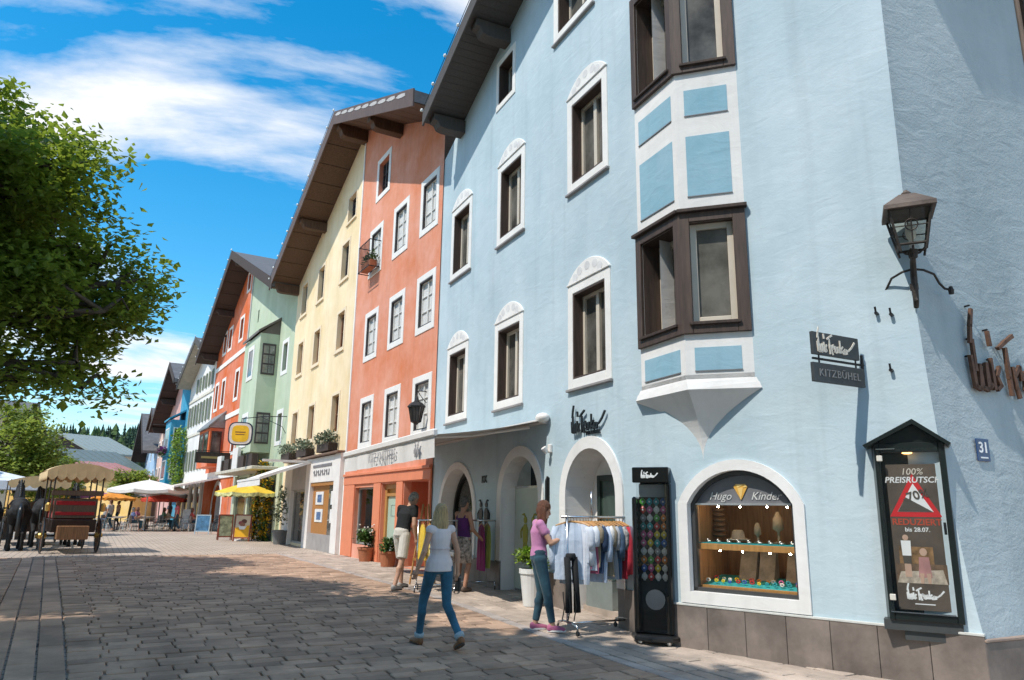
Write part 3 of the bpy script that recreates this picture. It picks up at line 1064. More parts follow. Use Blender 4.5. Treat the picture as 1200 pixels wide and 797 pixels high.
for k, u_ in enumerate((-0.55, -0.85, -1.2, -1.45)):
    MB().ell((u_, -0.3, 0.985), 0.013, 0.013, 0.01, n=8).build('showcase_spot', mat('lit_spot', (1, .8, .5), .5, emit=(1, .74, .45, 160)), shopw, RF)
    MB().ell((u_, -0.3, 1.53), 0.013, 0.013, 0.01, n=8).build('showcase_spot', MATS['lit_spot'], shopw, RF)

# ---- the bay
J1 = RF.w(-1.28)
FB = Frame(J1, vpdir(-2080))
_u2 = FB.uv(799.5, 330)[0]
J2 = FB.w(_u2)
FA = Frame(J2, vpdir(215))
_u3 = FA.uv(748, 300)[0]
J3 = FA.w(_u3)
FC = Frame(J3, (FA.d + Vector((1, 0.25, 0)) * 0.9))          # far side of the bay, hidden from here
J4 = FC.w(1.2)
wA, wB = _u3, _u2


def zB(py, px=845): return FB.uv(px, py)[1]


zs_ = dict(l0=zB(390), l1=zB(247), u0=zB(80))
BT = 12.0
holesB = [(0.16, wB - 0.12, zs_['l0'] + 0.16, zs_['l1'] - 0.13), (0.16, wB - 0.12, zs_['u0'] + 0.14, zs_['u0'] + 1.75)]
holesA = [(0.10, wA - 0.12, zs_['l0'] + 0.16, zs_['l1'] - 0.13), (0.10, wA - 0.12, zs_['u0'] + 0.14, zs_['u0'] + 1.75)]
m = MB(); wall(m, 0, wB, 2.98, BT, holesB, depth=0.22, rmi=1); m.build('bay_wall', [PLWHITE, BROWN], bh, FB, fix=False)
m = MB(); wall(m, 0, wA, 2.98, BT, holesA, depth=0.36, rmi=1); m.build('bay_wall', [PLWHITE, BROWN], bh, FA, fix=False)
m = MB(); wall(m, 0, 1.2, 2.98, BT, [], depth=0.2); m.build('bay_wall', [PLWHITE, BROWN], bh, FC, fix=False)
for F, hs_, w_, nm in ((FB, holesB, wB, 'B'), (FA, holesA, wA, 'A')):
    for hi, h in enumerate(hs_):
        z0_, z1_ = (zs_['l0'], zs_['l1']) if hi == 0 else (zs_['u0'], zs_['u0'] + 1.9)
        cs = MB()
        cs.box(-0.02 if nm == 'A' else 0.0, h[0], 0.0, 0.05, z0_, z1_); cs.box(h[1], w_ + (0.02 if nm == 'B' else 0.0), 0.0, 0.05, z0_, z1_)
        cs.box(h[0], h[1], 0.0, 0.05, z0_, h[2]); cs.box(h[0], h[1], 0.0, 0.05, h[3], z1_)
        o = cs.build('bay_window', BROWN, bh, F, bevel=0.006)
        yb = -0.30 if nm == 'A' else -0.09
        MB().ring(h[0] - 0.004, h[1] + 0.004, h[2] - .004, h[3] + .004, 0.085 if nm == 'B' else 0.11, yb - 0.04, yb + 0.02).build('sash', BEIGE, o, F, bevel=0.006)
        MB().box(h[0] + 0.07, h[1] - 0.07, yb - 0.03, yb - 0.022, h[2] + 0.06, h[3] - 0.06).build('pane', PANE, o, F)
        MB().box(h[0] - 0.04, h[1] + 0.04, 0.02, 0.085, h[2] - 0.05, h[2] - 0.012).build('sill', DARKWOOD, o, F, bevel=0.004)
        if hi == 0:
            MB().box(-0.03, w_ + 0.03, -0.01, 0.10, z1_ + 0.003, z1_ + 0.05).build('ledge', DARKWOOD, o, F, bevel=0.004)
for F, w_, pads in ((FB, wB, (0.14, 0.12)), (FA, wA, (0.10, 0.10))):
    for (ya, yb) in ((433, 406), (226, 155), (130, 100)):
        z0_, z1_ = zB(ya), zB(yb)
        m = MB().box(pads[0], w_ - pads[1], -0.02, 0.006, z0_, z1_)
        o = m.build('blue_panel', BLUED, bh, F)
        MB().box(pads[0] - 0.004, w_ - pads[1] + 0.004, -0.01, 0.014, z0_ - 0.016, z0_ - 0.002).build('shadow_edge', mat('painted_shadow_grey', (0.18, 0.19, 0.2), 0.6), o, F)  # dark strip painted as the shadow along the panel's lower edge
# cornice and trumpet-shaped corbel
plan = [J4, J3, J2, J1]
cen = sum(plan, Vector()) / 4


def grow(p, d):
    v = Vector((p.x - cen.x, p.y - cen.y, 0)); return p + v.normalized() * d


m = MB()
for (z0_, z1_, d0, d1) in ((3.10, 3.16, 0.0, 0.0), (3.04, 3.10, 0.05, 0.02), (2.96, 3.04, 0.09, 0.06)):
    for k in range(3):
        A0, A1 = grow(plan[k], d0), grow(plan[k + 1], d0); B0, B1 = grow(plan[k], d1), grow(plan[k + 1], d1)
        m.poly([(A0.x, A0.y, z0_), (A1.x, A1.y, z0_), (B1.x, B1.y, z1_), (B0.x, B0.y, z1_)])
ap = RF.w(-0.53, 0.0, 2.10)
n = 12
rows = []
for i in range(n + 1):
    t = i / n
    s = (1 - t) ** 2.1
    z_ = 2.96 - (2.96 - 2.10) * t
    rows.append([Vector((ap.x + (grow(p, 0.09).x - ap.x) * s, ap.y + (grow(p, 0.09).y - ap.y) * s, z_)) for p in plan])
for i in range(n):
    for k in range(3):
        m.poly([tuple(rows[i][k]), tuple(rows[i][k + 1]), tuple(rows[i + 1][k + 1]), tuple(rows[i + 1][k])])
m.build('bay_corbel', PLWHITE, bh, None, fix=False)

# ---- roof
gable_roof(bh, LF, -9.0, 4.14, None, (-5.0, 11.99 + 0.365 * 5.0), 0.365, 0.30, 0.95, 9.0, thick=0.24, under=GREYWOOD, side_l=-1.15, side_r=0.0,
           purlins=((2.72, 0.34, 0.34), (0.1, 0.36, 0.3)), board=0.19, top=TILE)
m = MB()
c1, c2 = RF.w(0.4, 0.75), RF.w(CU - 0.75, 0.75)
for (zt, zb_) in ((13.75, 13.5),):
    P = [c1, c2 - Vector((0, 1.0, 0)), c2 + Qd * 7 - Vector((0, 1.0, 0)), RF.w(0.4, -6)]
    m.prism([(p.x, p.y) for p in P], 12.9, 13.15, axis='z')
m.build('eaves', GREYWOOD, bh, None)

# ------------------------------------------------------------------ text helpers
def text_mb(txt, size, depth=0.006, bold=False, align='CENTER', shear=0.0, space=1.0):
    """lettering as mesh data lying in the x-z plane, facing +y, reading along -x (seen from the street)"""
    cu = bpy.data.curves.new('lettering', 'FONT')
    cu.body = txt; cu.size = size; cu.extrude = depth / 2; cu.align_x = align; cu.align_y = 'CENTER'; cu.shear = shear
    cu.space_character = space; cu.resolution_u = 3
    if bold: cu.offset = size * 0.018
    ob = bpy.data.objects.new('lettering', cu); COL.objects.link(ob)
    dg = bpy.context.evaluated_depsgraph_get()
    me = bpy.data.meshes.new_from_object(ob.evaluated_get(dg))
    m = MB()
    m.v = [(-v.co.x, v.co.z, v.co.y) for v in me.vertices]
    m.f = [tuple(p.vertices) for p in me.polygons]; m.m = [0] * len(m.f)
    bpy.data.objects.remove(ob); bpy.data.curves.remove(cu); bpy.data.meshes.remove(me)
    return m


# handwriting strokes of the shop's signature, unit box 0..1 wide, 0..0.45 high
SCRIPT = [
    [(0.075, .45), (0.05, .36), (0.035, .27)], [(0.05, .28), (0.052, .12)], [(0.02, .19), (0.035, .03), (0.07, .02), (0.085, .14)],
    [(0.085, .15), (0.09, .03), (0.13, .02), (0.14, .16)], [(0.14, .16), (0.15, .03), (0.17, .05)], [(0.185, .19), (0.19, .03)], [(0.19, .34), (0.197, .27)],
    [(0.25, .15), (0.22, .10), (0.245, .05), (0.215, .03)], [(0.27, .26), (0.33, .30), (0.40, .34)],
    [(0.325, .26), (0.33, .10), (0.335, .01)], [(0.37, .16), (0.385, .05), (0.40, .00)], [(0.385, .12), (0.43, .17), (0.44, .10)],
    [(0.44, .11), (0.475, .14), (0.46, .05), (0.50, .04)], [(0.51, .14), (0.52, .05)], [(0.52, .12), (0.555, .14), (0.565, .05)],
    [(0.60, .26), (0.605, .05)], [(0.665, .16), (0.61, .10), (0.68, .04)], [(0.68, .09), (0.725, .12), (0.705, .04), (0.75, .05)],
    [(0.76, .12), (0.77, .05)], [(0.76, .09), (0.82, .11), (0.90, .17), (0.985, .27)]]


def script_mb(width, th, depth, jit=0.0, strokes=None):
    """signature as extruded brush strokes in the x-z plane reading along -x; origin at its left end"""
    m = MB()
    for st in (strokes or SCRIPT):
        P = [(-x * width, z * width) for x, z in st]
        n = len(P)
        for k in range(n - 1):
            (x0, z0), (x1, z1) = P[k], P[k + 1]
            dx, dz = x1 - x0, z1 - z0
            l = math.hypot(dx, dz) or 1e-6
            nx, nz = -dz / l * th, dx / l * th
            ex, ez = dx / l * th * 0.6, dz / l * th * 0.6
            d_ = depth * (1 + 0.03 * ((k * 7 + len(m.v)) % 5))
            m.prism([(x0 - ex + nx * .8, z0 - ez + nz * .8), (x0 - ex - nx * .8, z0 - ez - nz * .8), (x1 + ex - nx, z1 + ez - nz), (x1 + ex + nx, z1 + ez + nz)], 0.0, d_)
    return m


# ------------------------------------------------------------------ plants
LEAFG = mat('glossy_leaf', (0.075, 0.16, 0.03), 0.5, var=0.4, vscale=9, rnd=0.35)
LEAFL = mat('lime_leaf', (0.28, 0.42, 0.05), 0.55, var=0.3, vscale=9, rnd=0.25)
LEAFS = mat('silver_green_leaf', (0.16, 0.20, 0.13), 0.7, var=0.3, vscale=9, rnd=0.3)
PETW = mat('white_petal', (0.75, 0.72, 0.66), 0.7, var=0.1)
PETY = mat('yellow_petal', (0.75, 0.45, 0.02), 0.7, var=0.25, rnd=0.2)
PETR = mat('red_petal', (0.6, 0.05, 0.05), 0.7, var=0.2)


def leaf(mb, p, s, rg, mi=0, fold=0.25):
    a, b = rg.uniform(0, 6.283), rg.uniform(-0.5, 1.1)
    d = Vector((math.cos(a) * math.cos(b), math.sin(a) * math.cos(b), math.sin(b)))
    t = d.cross(Vector((0, 0, 1)));
    t = t.normalized() if t.length > 1e-3 else Vector((1, 0, 0))
    n = t.cross(d)
    p = Vector(p)
    m_ = p + d * s * 0.5
    mb.poly([p, m_ + t * s * .33 + n * s * fold * .5, p + d * s, m_ - t * s * .33 + n * s * fold * .5], mi)


def bush(mb, c, r, n, s, rg, mi=0, sq=(1, 1, 1), shell=0.35):
    for _ in range(n):
        v = Vector((rg.gauss(0, 1), rg.gauss(0, 1), rg.gauss(0, 1))).normalized() * (shell + (1 - shell) * rg.random() ** 0.5) * r
        leaf(mb, (c[0] + v.x * sq[0], c[1] + v.y * sq[1], c[2] + v.z * sq[2]), s * rg.uniform(.7, 1.3), rg, mi)


# ------------------------------------------------------------------ yellow and salmon house
ys_ = thing('gabled_house', SF.w(0), 'tall house under one brown gable, left half cream yellow, right half salmon', 'house')
DKF = mat('thin_dark_frame', (0.05, 0.04, 0.04), 0.5)
SASHW = mat('white_sash', (0.72, 0.70, 0.66), 0.5, var=0.04)
hs1, hs2 = [], []
cols = (-1.42, -3.68, -5.87)
for (z0, z1) in ((3.42, 4.66), (6.17, 7.44), (8.98, 10.30)):
    for uc in cols:
        hs1.append(window(ys_, SF, uc, z0, z1, 0.92, depth=0.08, sash=SASHW, lining=DKF, sur=WHITE, surw=0.18, curtain=CURTAIN, bars=(1, 2), sashw=0.05))
hs1.append(window(ys_, SF, -1.80, 11.55, 12.72, 0.98, depth=0.15, sash=DKF, sur=WHITE, surw=0.18, bars=(2, 2), sashw=0.05))
YSUR = mat('cream_surround', (0.80, 0.66, 0.47), 0.85, var=0.05)
SHUT = wood('chestnut_shutter', (0.20, 0.085, 0.035), rough=0.5)
for ri, (z0, z1) in enumerate(((4.02, 5.33), (7.02, 8.36), (9.68, 11.02))):
    for uc in (2.10, 5.40, 8.10):
        hs2.append(window(ys_, SF, uc, z0, z1, 0.86, depth=0.16, sash=SHUT if ri < 2 else DKF, sur=YSUR, surw=0.12, bars=(1, 1), sashw=0.09, sill=YSUR,
                          pane=mat('brown_shutter_glass', (0.10, 0.055, 0.035), 0.15, var=0.2)))
hs2.append(window(ys_, SF, 1.62, 11.82, 12.76, 0.95, depth=0.16, sash=DKF, sur=YSUR, surw=0.10, bars=(1, 1), sashw=0.06, sill=YSUR))
clipS = ((0.39, 1, 14.8 + 0.39 * 0.4), (-0.42, 1, 14.8 - 0.42 * 0.4))
gfh = [(-2.53, -0.77, 0.4, 2.06), (-4.38, -3.2, 0.0, 2.12), (-6.58, -4.92, 0.0, 2.15)]
m = MB(); wall(m, -6.75, 0.36, -0.2, 15, hs1 + gfh, clips=clipS, depth=0.2); m.build('salmon_wall', SALMON, ys_, SF, fix=False)
m = MB(); wall(m, 0.47, 9.62, -0.2, 15, hs2 + [(4.9, 7.2, 0.1, 2.1)], clips=clipS, depth=0.2); m.build('yellow_wall', YELLOW, ys_, SF, fix=False)
MB().box(0.36, 0.47, -0.05, 0.03, -0.2, 14.6).build('corner_strip', WHITE, ys_, SF)
# salmon shopfront
SALP = mat('salmon_shopfront_paint', (0.74, 0.24, 0.12), 0.6, var=0.06)
MB().box(-6.75, 0.36, 0.0, 0.05, 2.16, 2.42).box(-6.75, 0.36, 0.0, 0.09, 2.42, 2.50).build('fascia', SALP, ys_, SF, bevel=0.01)
for (a, b) in ((-0.77, 0.36), (-3.18, -2.55), (-4.9, -4.40), (-6.75, -6.6)):
    MB().box(a + 0.02, b - 0.02, 0.0, 0.04, 0.0, 2.155).build('pilaster', SALP, ys_, SF, bevel=0.01)
sw = MB().ring(-2.53, -0.77, 0.4, 2.06, 0.05, -0.2, -0.12).build('shop_window', mat('grey_metal_frame', (0.35, 0.34, 0.32), 0.4), ys_, SF)
MB().box(-2.5, -0.8, -0.17, -0.16, 0.43, 2.03).build('pane', CLEAR, sw, SF)
MB().box(-2.55, -0.75, -0.21, -0.02, 0.0, 0.4).build('stall_riser', mat('pale_stone', (0.45, 0.42, 0.38), 0.8, bump=.2), ys_, SF)
m = MB()
m.poly([(-2.6, -1.6, 0), (-0.7, -1.6, 0), (-0.7, -1.6, 2.2), (-2.6, -1.6, 2.2)]); m.poly([(-0.7, -0.2, 0), (-0.7, -1.6, 0), (-0.7, -1.6, 2.2), (-0.7, -0.2, 2.2)])
m.poly([(-2.6, -0.2, 0.4), (-0.7, -0.2, 0.4), (-0.7, -1.6, 0.4), (-2.6, -1.6, 0.4)]); m.poly([(-2.6, -0.2, 2.2), (-0.7, -0.2, 2.2), (-0.7, -1.6, 2.2), (-2.6, -1.6, 2.2)])
m.build('shop_room', DIM, ys_, SF, fix=False)
dr = MB().ring(-4.38, -3.2, 0.0, 2.12, 0.14, -0.22, -0.10, wb=0.0).box(-4.24, -3.34, -0.21, -0.11, 1.78, 1.86).build('door_frame', OCHRE, ys_, SF, bevel=0.008)
MB().box(-4.24, -3.34, -0.18, -0.16, 0.02, 1.78).build('door_glass', mat('pale_green_door_glass', (0.42, 0.55, 0.45), 0.2, var=0.05), dr, SF)
MB().ring(-4.05, -3.6, 1.25, 1.55, 0.012, -0.158, -0.15).build('door_notice', mat('grey_print', (0.25, 0.32, 0.28), 0.6), dr, SF)
MB().box(-4.24, -3.34, -0.18, -0.17, 1.86, 1.98).build('fanlight', mat('amber_fanlight', (0.45, 0.24, 0.05), 0.3), dr, SF)
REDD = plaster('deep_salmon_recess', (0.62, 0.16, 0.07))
m = MB()
m.poly([(-6.58, -1.3, 0), (-4.92, -1.3, 0), (-4.92, -1.3, 2.2), (-6.58, -1.3, 2.2)]); m.poly([(-4.92, -0.2, 0), (-4.92, -1.3, 0), (-4.92, -1.3, 2.2), (-4.92, -0.2, 2.2)])
m.poly([(-6.58, -0.2, 2.15), (-4.92, -0.2, 2.15), (-4.92, -1.3, 2.15), (-6.58, -1.3, 2.15)]); m.poly([(-6.58, -0.2, 0), (-6.58, -1.3, 0), (-6.58, -1.3, 2.2), (-6.58, -0.2, 2.2)])
m.build('entrance_recess', REDD, ys_, SF, fix=False)
ds = MB().ring(-6.5, -5.6, 0.0, 2.1, 0.08, -1.28, -1.2).build('glazed_door', OCHRE, ys_, SF)
MB().box(-6.44, -5.66, -1.25, -1.24, 0.08, 2.04).build('pane', PANE, ds, SF)
# yellow half shopfront: white frame standing slightly proud
SFW = mat('white_shopfront', (0.78, 0.74, 0.70), 0.6, var=0.05)
y1 = 0.16
m = MB().box(0.5, 1.15, 0.001, y1, 0, 3.22).build('shopfront_pier', SFW, ys_, SF, bevel=0.01)
m = MB().box(4.2, 4.9, 0.001, y1, 0, 3.2).build('shopfront_pier', SFW, ys_, SF, bevel=0.01)
m = MB().box(7.2, 8.3, 0.001, y1, 0, 3.1).build('shopfront_pier', SFW, ys_, SF, bevel=0.01)
MB().box(1.15, 4.2, 0.001, y1 - 0.01, 2.32, 3.2).build('shop_fascia', SFW, ys_, SF, bevel=0.01)
MB().box(4.9, 7.2, 0.001, y1 - 0.02, 2.1, 3.15).build('shop_fascia', mat('grey_fascia', (0.42, 0.39, 0.37), 0.7), ys_, SF, bevel=0.01)
MB().box(0.45, 8.35, 0.0, y1 + 0.14, 3.225, 3.29).build('shopfront_cornice', mat('brown_cornice', (0.2, 0.12, 0.08), 0.6), ys_, SF, bevel=0.01)
m = MB().box(1.5, 3.9, y1 - 0.005, y1 + 0.012, 2.85, 2.94)
for k in range(8):
    x = 1.75 + k * 0.27
    m.box(x, x + 0.06, y1 - 0.005, y1 + 0.01, 2.55, 2.75); m.box(x + 0.08, x + 0.16, y1 - 0.005, y1 + 0.01, 2.55 + 0.1 * (k % 2), 2.62 + 0.1 * (k % 2))
m.build('fascia_sign', mat('faded_grey_print', (0.2, 0.19, 0.2), 0.7), ys_, SF)
ORW = wood('orange_timber', (0.42, 0.18, 0.045), rough=0.45, var=0.15)
m = MB().box(1.15, 4.2, -0.06, -0.02 + 0.03, 0.55, 2.2).build('timber_panel', ORW, ys_, SF)
MB().box(1.15, 4.2, -0.02, 0.12, 2.2, 2.315).build('timber_lintel', ORW, ys_, SF)
MB().box(1.15, 4.2, -0.05, 0.09, 0.0, 0.55).build('stall_riser', mat('grey_riser', (0.33, 0.31, 0.3), 0.7, bump=.1), ys_, SF)
MB().box(1.15, 2.05, 0.01, 0.03, 0.55, 2.19).build('dark_glazing', PANE, ys_, SF)
for (z0, z1) in ((1.55, 2.0), (0.95, 1.4)):
    o = MB().box(2.75, 3.75, 0.011, 0.03, z0, z1).build('notice', mat('white_notice', (0.75, 0.74, 0.72), 0.6), ys_, SF)
    MB().box(2.95, 3.5, 0.031, 0.034, z0 + 0.08, z1 - 0.1).build('notice_print', mat('blue_print', (0.1, 0.18, 0.35), 0.6, var=0.5, vscale=14), o, SF)
    o2 = MB().box(1.3, 1.75, 0.031, 0.045, z0, z1).build('notice', MATS['white_notice'], ys_, SF)
o = MB().ring(4.9, 7.2, 0.1, 2.1, 0.07, -0.1, 0.0).build('shop_window', MATS['grey_metal_frame'], ys_, SF)
MB().box(4.95, 7.15, -0.06, -0.05, 0.15, 2.05).build('pane', PANE, o, SF)
gable_roof(ys_, SF, -6.75, 9.62, None, (0.4, 14.8), 0.39, 0.42, 1.2, 12, thick=0.36, side_l=0.25, side_r=0.75, board=0.95,
           purlins=((9.45, 0.4, 0.3), (5.3, 0.36, 0.3), (0.4, 0.5, 0.34), (-3.3, 0.4, 0.3)), bargeboard=wood('brown_bargeboard', (0.11, 0.065, 0.05)))
m = MB()
for k in range(9):                               # pale scalloped trim along the right rake
    u0_ = 0.2 - k * 0.8
    z0_ = 14.8 - 0.42 * (0.4 - u0_) + 0.14
    m.prism(arc(u0_, u0_ - 0.72, z0_ + 0.12, z0_ - 0.02 - 0.30, 8) if False else [(u0_, z0_ + .10), (u0_ - .2, z0_ - .02), (u0_ - .5, z0_ - .14), (u0_ - .72, z0_ - .20), (u0_ - .72, z0_ - .12), (u0_ - .45, z0_ + .0), (u0_ - .2, z0_ + .08)], 1.246, 1.256)
m.build('rake_trim', mat('dull_white_trim', (0.5, 0.47, 0.45), 0.7), ys_, SF)

# window box with an iron balconet on the salmon half
r = thing('window_balconet', SF.w(-1.42, 0.1, 8.95), 'small black iron balconet with a flower trough at a salmon wall window', 'balcony')
m = MB()
for k in range(9):
    x = -1.95 + k * 1.06 / 8
    m.tube([(x, 0.38, 8.9), (x, 0.4, 9.8)], 0.012, 5)
for zz in (8.92, 9.8):
    m.tube([(-1.95, 0.02, zz), (-1.95, 0.39, zz), (-0.89, 0.39, zz), (-0.89, 0.02, zz)], 0.018, 5)
m.build('railing', IRON, r, SF)
MB().box(-1.9, -1.0, 0.1, 0.34, 8.93, 9.16).build('trough', TERRA, r, SF, bevel=0.01)
rg = random.Random(3)
m = MB()
for k in range(7):
    bush(m, (-1.85 + k * 0.13, 0.22, 9.28), 0.17, 40, 0.09, rg)
m.build('foliage', LEAFG, r, SF, fix=False)
for i, uc in enumerate((2.25, 5.3, 8.0)):
    r = thing('flower_box', SF.w(uc, 0.2, 3.55), ['wooden flower box of silvery plants under the yellow wall window nearest the salmon wall',
              'wooden flower box of silvery plants under the middle yellow wall window', 'wooden flower box of silvery plants under the yellow wall window nearest the green wall'][i], 'flower box', 'flower boxes on the yellow house')
    MB().box(uc - 0.75, uc + 0.75, 0.03, 0.33, 3.34, 3.62).build('trough', DARKWOOD, r, SF, bevel=0.01)
    m = MB()
    for k in range(9):
        bush(m, (uc - 0.75 + k * 0.19, 0.25, 3.74 + rg.uniform(-.05, .1)), 0.23, 45, 0.12, rg)
    m.build('foliage', LEAFS, r, SF, fix=False)

# ------------------------------------------------------------------ green and red house
gr = thing('gabled_house', VF.w(0), 'house under one dark gable, left half orange red, right half sage green', 'house')
hg, hr = [], []
for (z0, z1) in ((4.35, 5.6), (7.6, 8.9)):
    hg.append(window(gr, VF, 1.42, z0, z1, 0.75, depth=0.15, sash=DKF, sur=PLWHITE, surw=0.2, bars=(1, 1)))
hg.append(window(gr, VF, 8.0, 11.3, 12.0, 0.30, depth=0.2, sash=DKF, bars=(0, 0)))
for uc in (18.55, 16.3, 12.2):
    hr.append(window(gr, VF, uc, 7.65, 9.2, 0.85, depth=0.15, sash=DKF, sur=WHITE, surw=0.2, bars=(1, 1)))
for uc in (17.3, 15.6, 12.3):
    hr.append(window(gr, VF, uc, 11.2, 12.45, 0.85, depth=0.15, sash=DKF, sur=WHITE, surw=0.18, bars=(1, 1)))
hr.append(window(gr, VF, 11.3, 14.0, 15.0, 0.7, depth=0.15, sash=DKF, sur=WHITE, surw=0.15, bars=(1, 0)))
hr.append(window(gr, VF, 11.6, 4.5, 5.85, 0.85, depth=0.15, sash=DKF, sur=WHITE, surw=0.2, bars=(1, 1)))
hr.append((13.4, 16.2, 0.0, 1.6, 2.7))
clipV = ((0.5, 1, 15.7 + 0.5 * 11), (-0.42, 1, 15.7 - 0.42 * 11))
m = MB(); wall(m, -0.15, 10.05, -0.2, 16, hg, clips=clipV, depth=0.2); m.build('green_wall', GREEN, gr, VF, fix=False)
m = MB(); wall(m, 10.3, 19.7, -0.2, 16, hr, clips=clipV, depth=0.2); m.build('red_wall', RED, gr, VF, fix=False)
MB().box(10.05, 10.3, -0.05, 0.04, -0.2, 15.2).build('corner_strip', mat('grey_strip', (0.42, 0.44, 0.42), 0.8), gr, VF)
for zb_ in (10.15, 6.55):
    MB().box(10.3, 19.7, 0.0, 0.05, zb_, zb_ + 0.28).build('band_course', WHITE, gr, VF)
MB().box(10.3, 19.7, 0.0, 0.06, 3.05, 3.5).build('band_course', WHITE, gr, VF)
arch_surround(VF, 13.4, 16.2, 0, 1.6, 2.7, 0.25).build('arch_surround', WHITE, gr, VF)
m = MB().poly([(13.4, -0.5, 0), (16.2, -0.5, 0), (16.2, -0.5, 2.7), (13.4, -0.5, 2.7)]); m.build('shop_glass', PANE, gr, VF, fix=False)
# green bay
g0, g1, go, gz0, gz1 = 2.75, 6.1, 0.9, 3.9, 9.55
m = MB().box(g0, g1, 0.0, go, gz0, gz1).build('bay', GREEN, gr, VF, bevel=0.01)
MB().prism([(0.0, gz1 + 0.75), (go + 0.12, gz1), (go + 0.12, gz1 + 0.12), (0.0, gz1 + 0.87)], g0 - 0.1, g1 + 0.1, axis='x').prism([(0.0, gz1 + 0.75), (go, gz1), (0.0, gz1)], g0 + .01, g1 - .01, axis='x').build('bay_roof', mat('bay_sheet', (0.16, 0.13, 0.11), 0.6), gr, VF)
for (z0, z1) in ((4.3, 5.75), (7.55, 9.05)):
    o = MB().box(g0 - 0.05, g0 - 0.003, 0.14, 0.76, z0, z1).build('side_window', DKF, gr, VF)
    m = MB()
    for r_ in range(3):
        for c2_ in range(2):
            m.box(g0 - 0.06, g0 - 0.052, 0.2 + c2_ * 0.27, 0.43 + c2_ * 0.27, z0 + 0.08 + r_ * (z1 - z0 - .1) / 3, z0 + (r_ + 1) * (z1 - z0 - .1) / 3)
    m.build('pane', mat('grey_pane', (0.16, 0.17, 0.15), 0.08, spec=.9, var=.3), o, VF)
    o = MB().ring(g0 + 1.0, g0 + 2.3, z0 - .1, z1 + .1, 0.2, go - 0.01, go + 0.03).build('window_surround', PLWHITE, gr, VF)
    MB().box(g0 + 1.2, g0 + 2.1, go - 0.005, go + 0.01, z0 + .1, z1 - .1).build('pane', PANE, o, VF)
# green ground floor: canopy with flower troughs
MB().box(1.0, 9.5, 0.0, 1.15, 3.05, 3.2).build('balcony_slab', mat('cream_slab', (0.6, 0.55, 0.45), 0.7), gr, VF, bevel=0.02)
m = MB()
for k in range(5):
    x = 1.2 + k * 1.7
    m.box(x, x + 1.2, 0.85, 1.12, 3.2, 3.75)
m.build('balcony_panels', DARKWOOD, gr, VF)
MB().box(4.2, 5.4, 1.0, 1.14, 3.2, 4.2).build('pale_panel', SFW, gr, VF)
MB().box(8.2, 9.3, 1.0, 1.14, 3.2, 4.0).build('pale_panel', SFW, gr, VF)
m = MB().poly([(3.0, 0.02, 0), (9.6, 0.02, 0), (9.6, 0.02, 2.9), (3.0, 0.02, 2.9)]); m.build('shop_glass', mat('dim_green_glass', (0.05, 0.06, 0.045), 0.1, var=.3), gr, VF, fix=False)
for u_ in (0.4, 3.0, 6.2, 9.4):
    MB().box(u_ - 0.25, u_ + 0.25, 0.0, 0.12, 0, 3.0).build('pier', plaster('pale_green_pier', (0.55, 0.58, 0.40)), gr, VF)
# red oriel
m = MB().box(14.6, 18.4, 0.0, 0.8, 3.75, 6.05).build('oriel', RED, gr, VF, bevel=0.01)
MB().prism([(0, 7.0), (0.95, 6.05), (0.95, 6.15), (0, 7.12)], 14.4, 18.6, axis='x').prism([(0, 7.0), (0.9, 6.06), (0, 6.06)], 14.5, 18.5, axis='x').build('oriel_roof', ZINC, gr, VF)
for (a, b) in ((15.0, 16.4), (16.7, 18.1)):
    o = MB().ring(a, b, 4.3, 5.85, 0.12, 0.79, 0.84).build('oriel_window', BROWN, gr, VF)
    MB().box(a + 0.1, b - 0.1, 0.8, 0.815, 4.4, 5.75).build('pane', PANE, o, VF)
o = MB().box(14.55, 14.597, 0.12, 0.7, 4.3, 5.85).build('oriel_window', BROWN, gr, VF)
MB().box(14.53, 14.548, 0.2, 0.62, 4.4, 5.75).build('pane', PANE, o, VF)
gable_roof(gr, VF, 0, 19.7, None, (11.0, 15.7), 0.5, 0.42, 1.2, 12, thick=0.38, side_l=0.9, side_r=0.1, board=1.0, under=DARKWOOD,
           purlins=((19.5, 0.4, 0.3), (15.3, 0.36, 0.3), (11.0, 0.45, 0.3)))
MB().box(6.2, 7.2, -7.0, -6.2, 12.5, 16.6).build('chimney', PLWHITE, gr, VF)

# ------------------------------------------------------------------ white house beyond
WF = Frame(VF.w(19.75), vpdir(30))
uw = WF.uv(221.5, 480)[0]
wh = thing('white_house', WF.w(0), 'white rendered house with grey green shutters beyond the red wall', 'house')
hw = []
SHG = mat('grey_green_shutter', (0.22, 0.26, 0.18), 0.7)
for (z0, z1) in ((3.9, 5.3), (7.2, 8.7), (9.6, 10.6)):
    for k in range(3 if z0 > 9 else 4):
        uc = uw * (k + 0.6) / 4.2
        hw.append(window(wh, WF, uc, z0, z1, 0.75, depth=0.12, sash=DKF, bars=(1, 1), shutter=SHG))
wa = (uw * 0.35, 12.9)
clipW = ((0.42, 1, wa[1] + 0.42 * wa[0]), (-0.42, 1, wa[1] - 0.42 * wa[0]))
m = MB(); wall(m, 0, uw, -0.2, 14, hw, clips=clipW, depth=0.2); m.build('wall', PLWHITE, wh, WF, fix=False)
for zb_ in (6.4, 9.05):
    MB().box(0, uw, 0.0, 0.06, zb_, zb_ + 0.18).build('band_course', mat('cream_band', (0.72, 0.68, 0.58), 0.8), wh, WF)
m = MB().poly([(0.6, 0.02, 0), (uw - 0.6, 0.02, 0), (uw - 0.6, 0.02, 2.7), (0.6, 0.02, 2.7)]).build('shop_glass', PANE, wh, WF, fix=False)
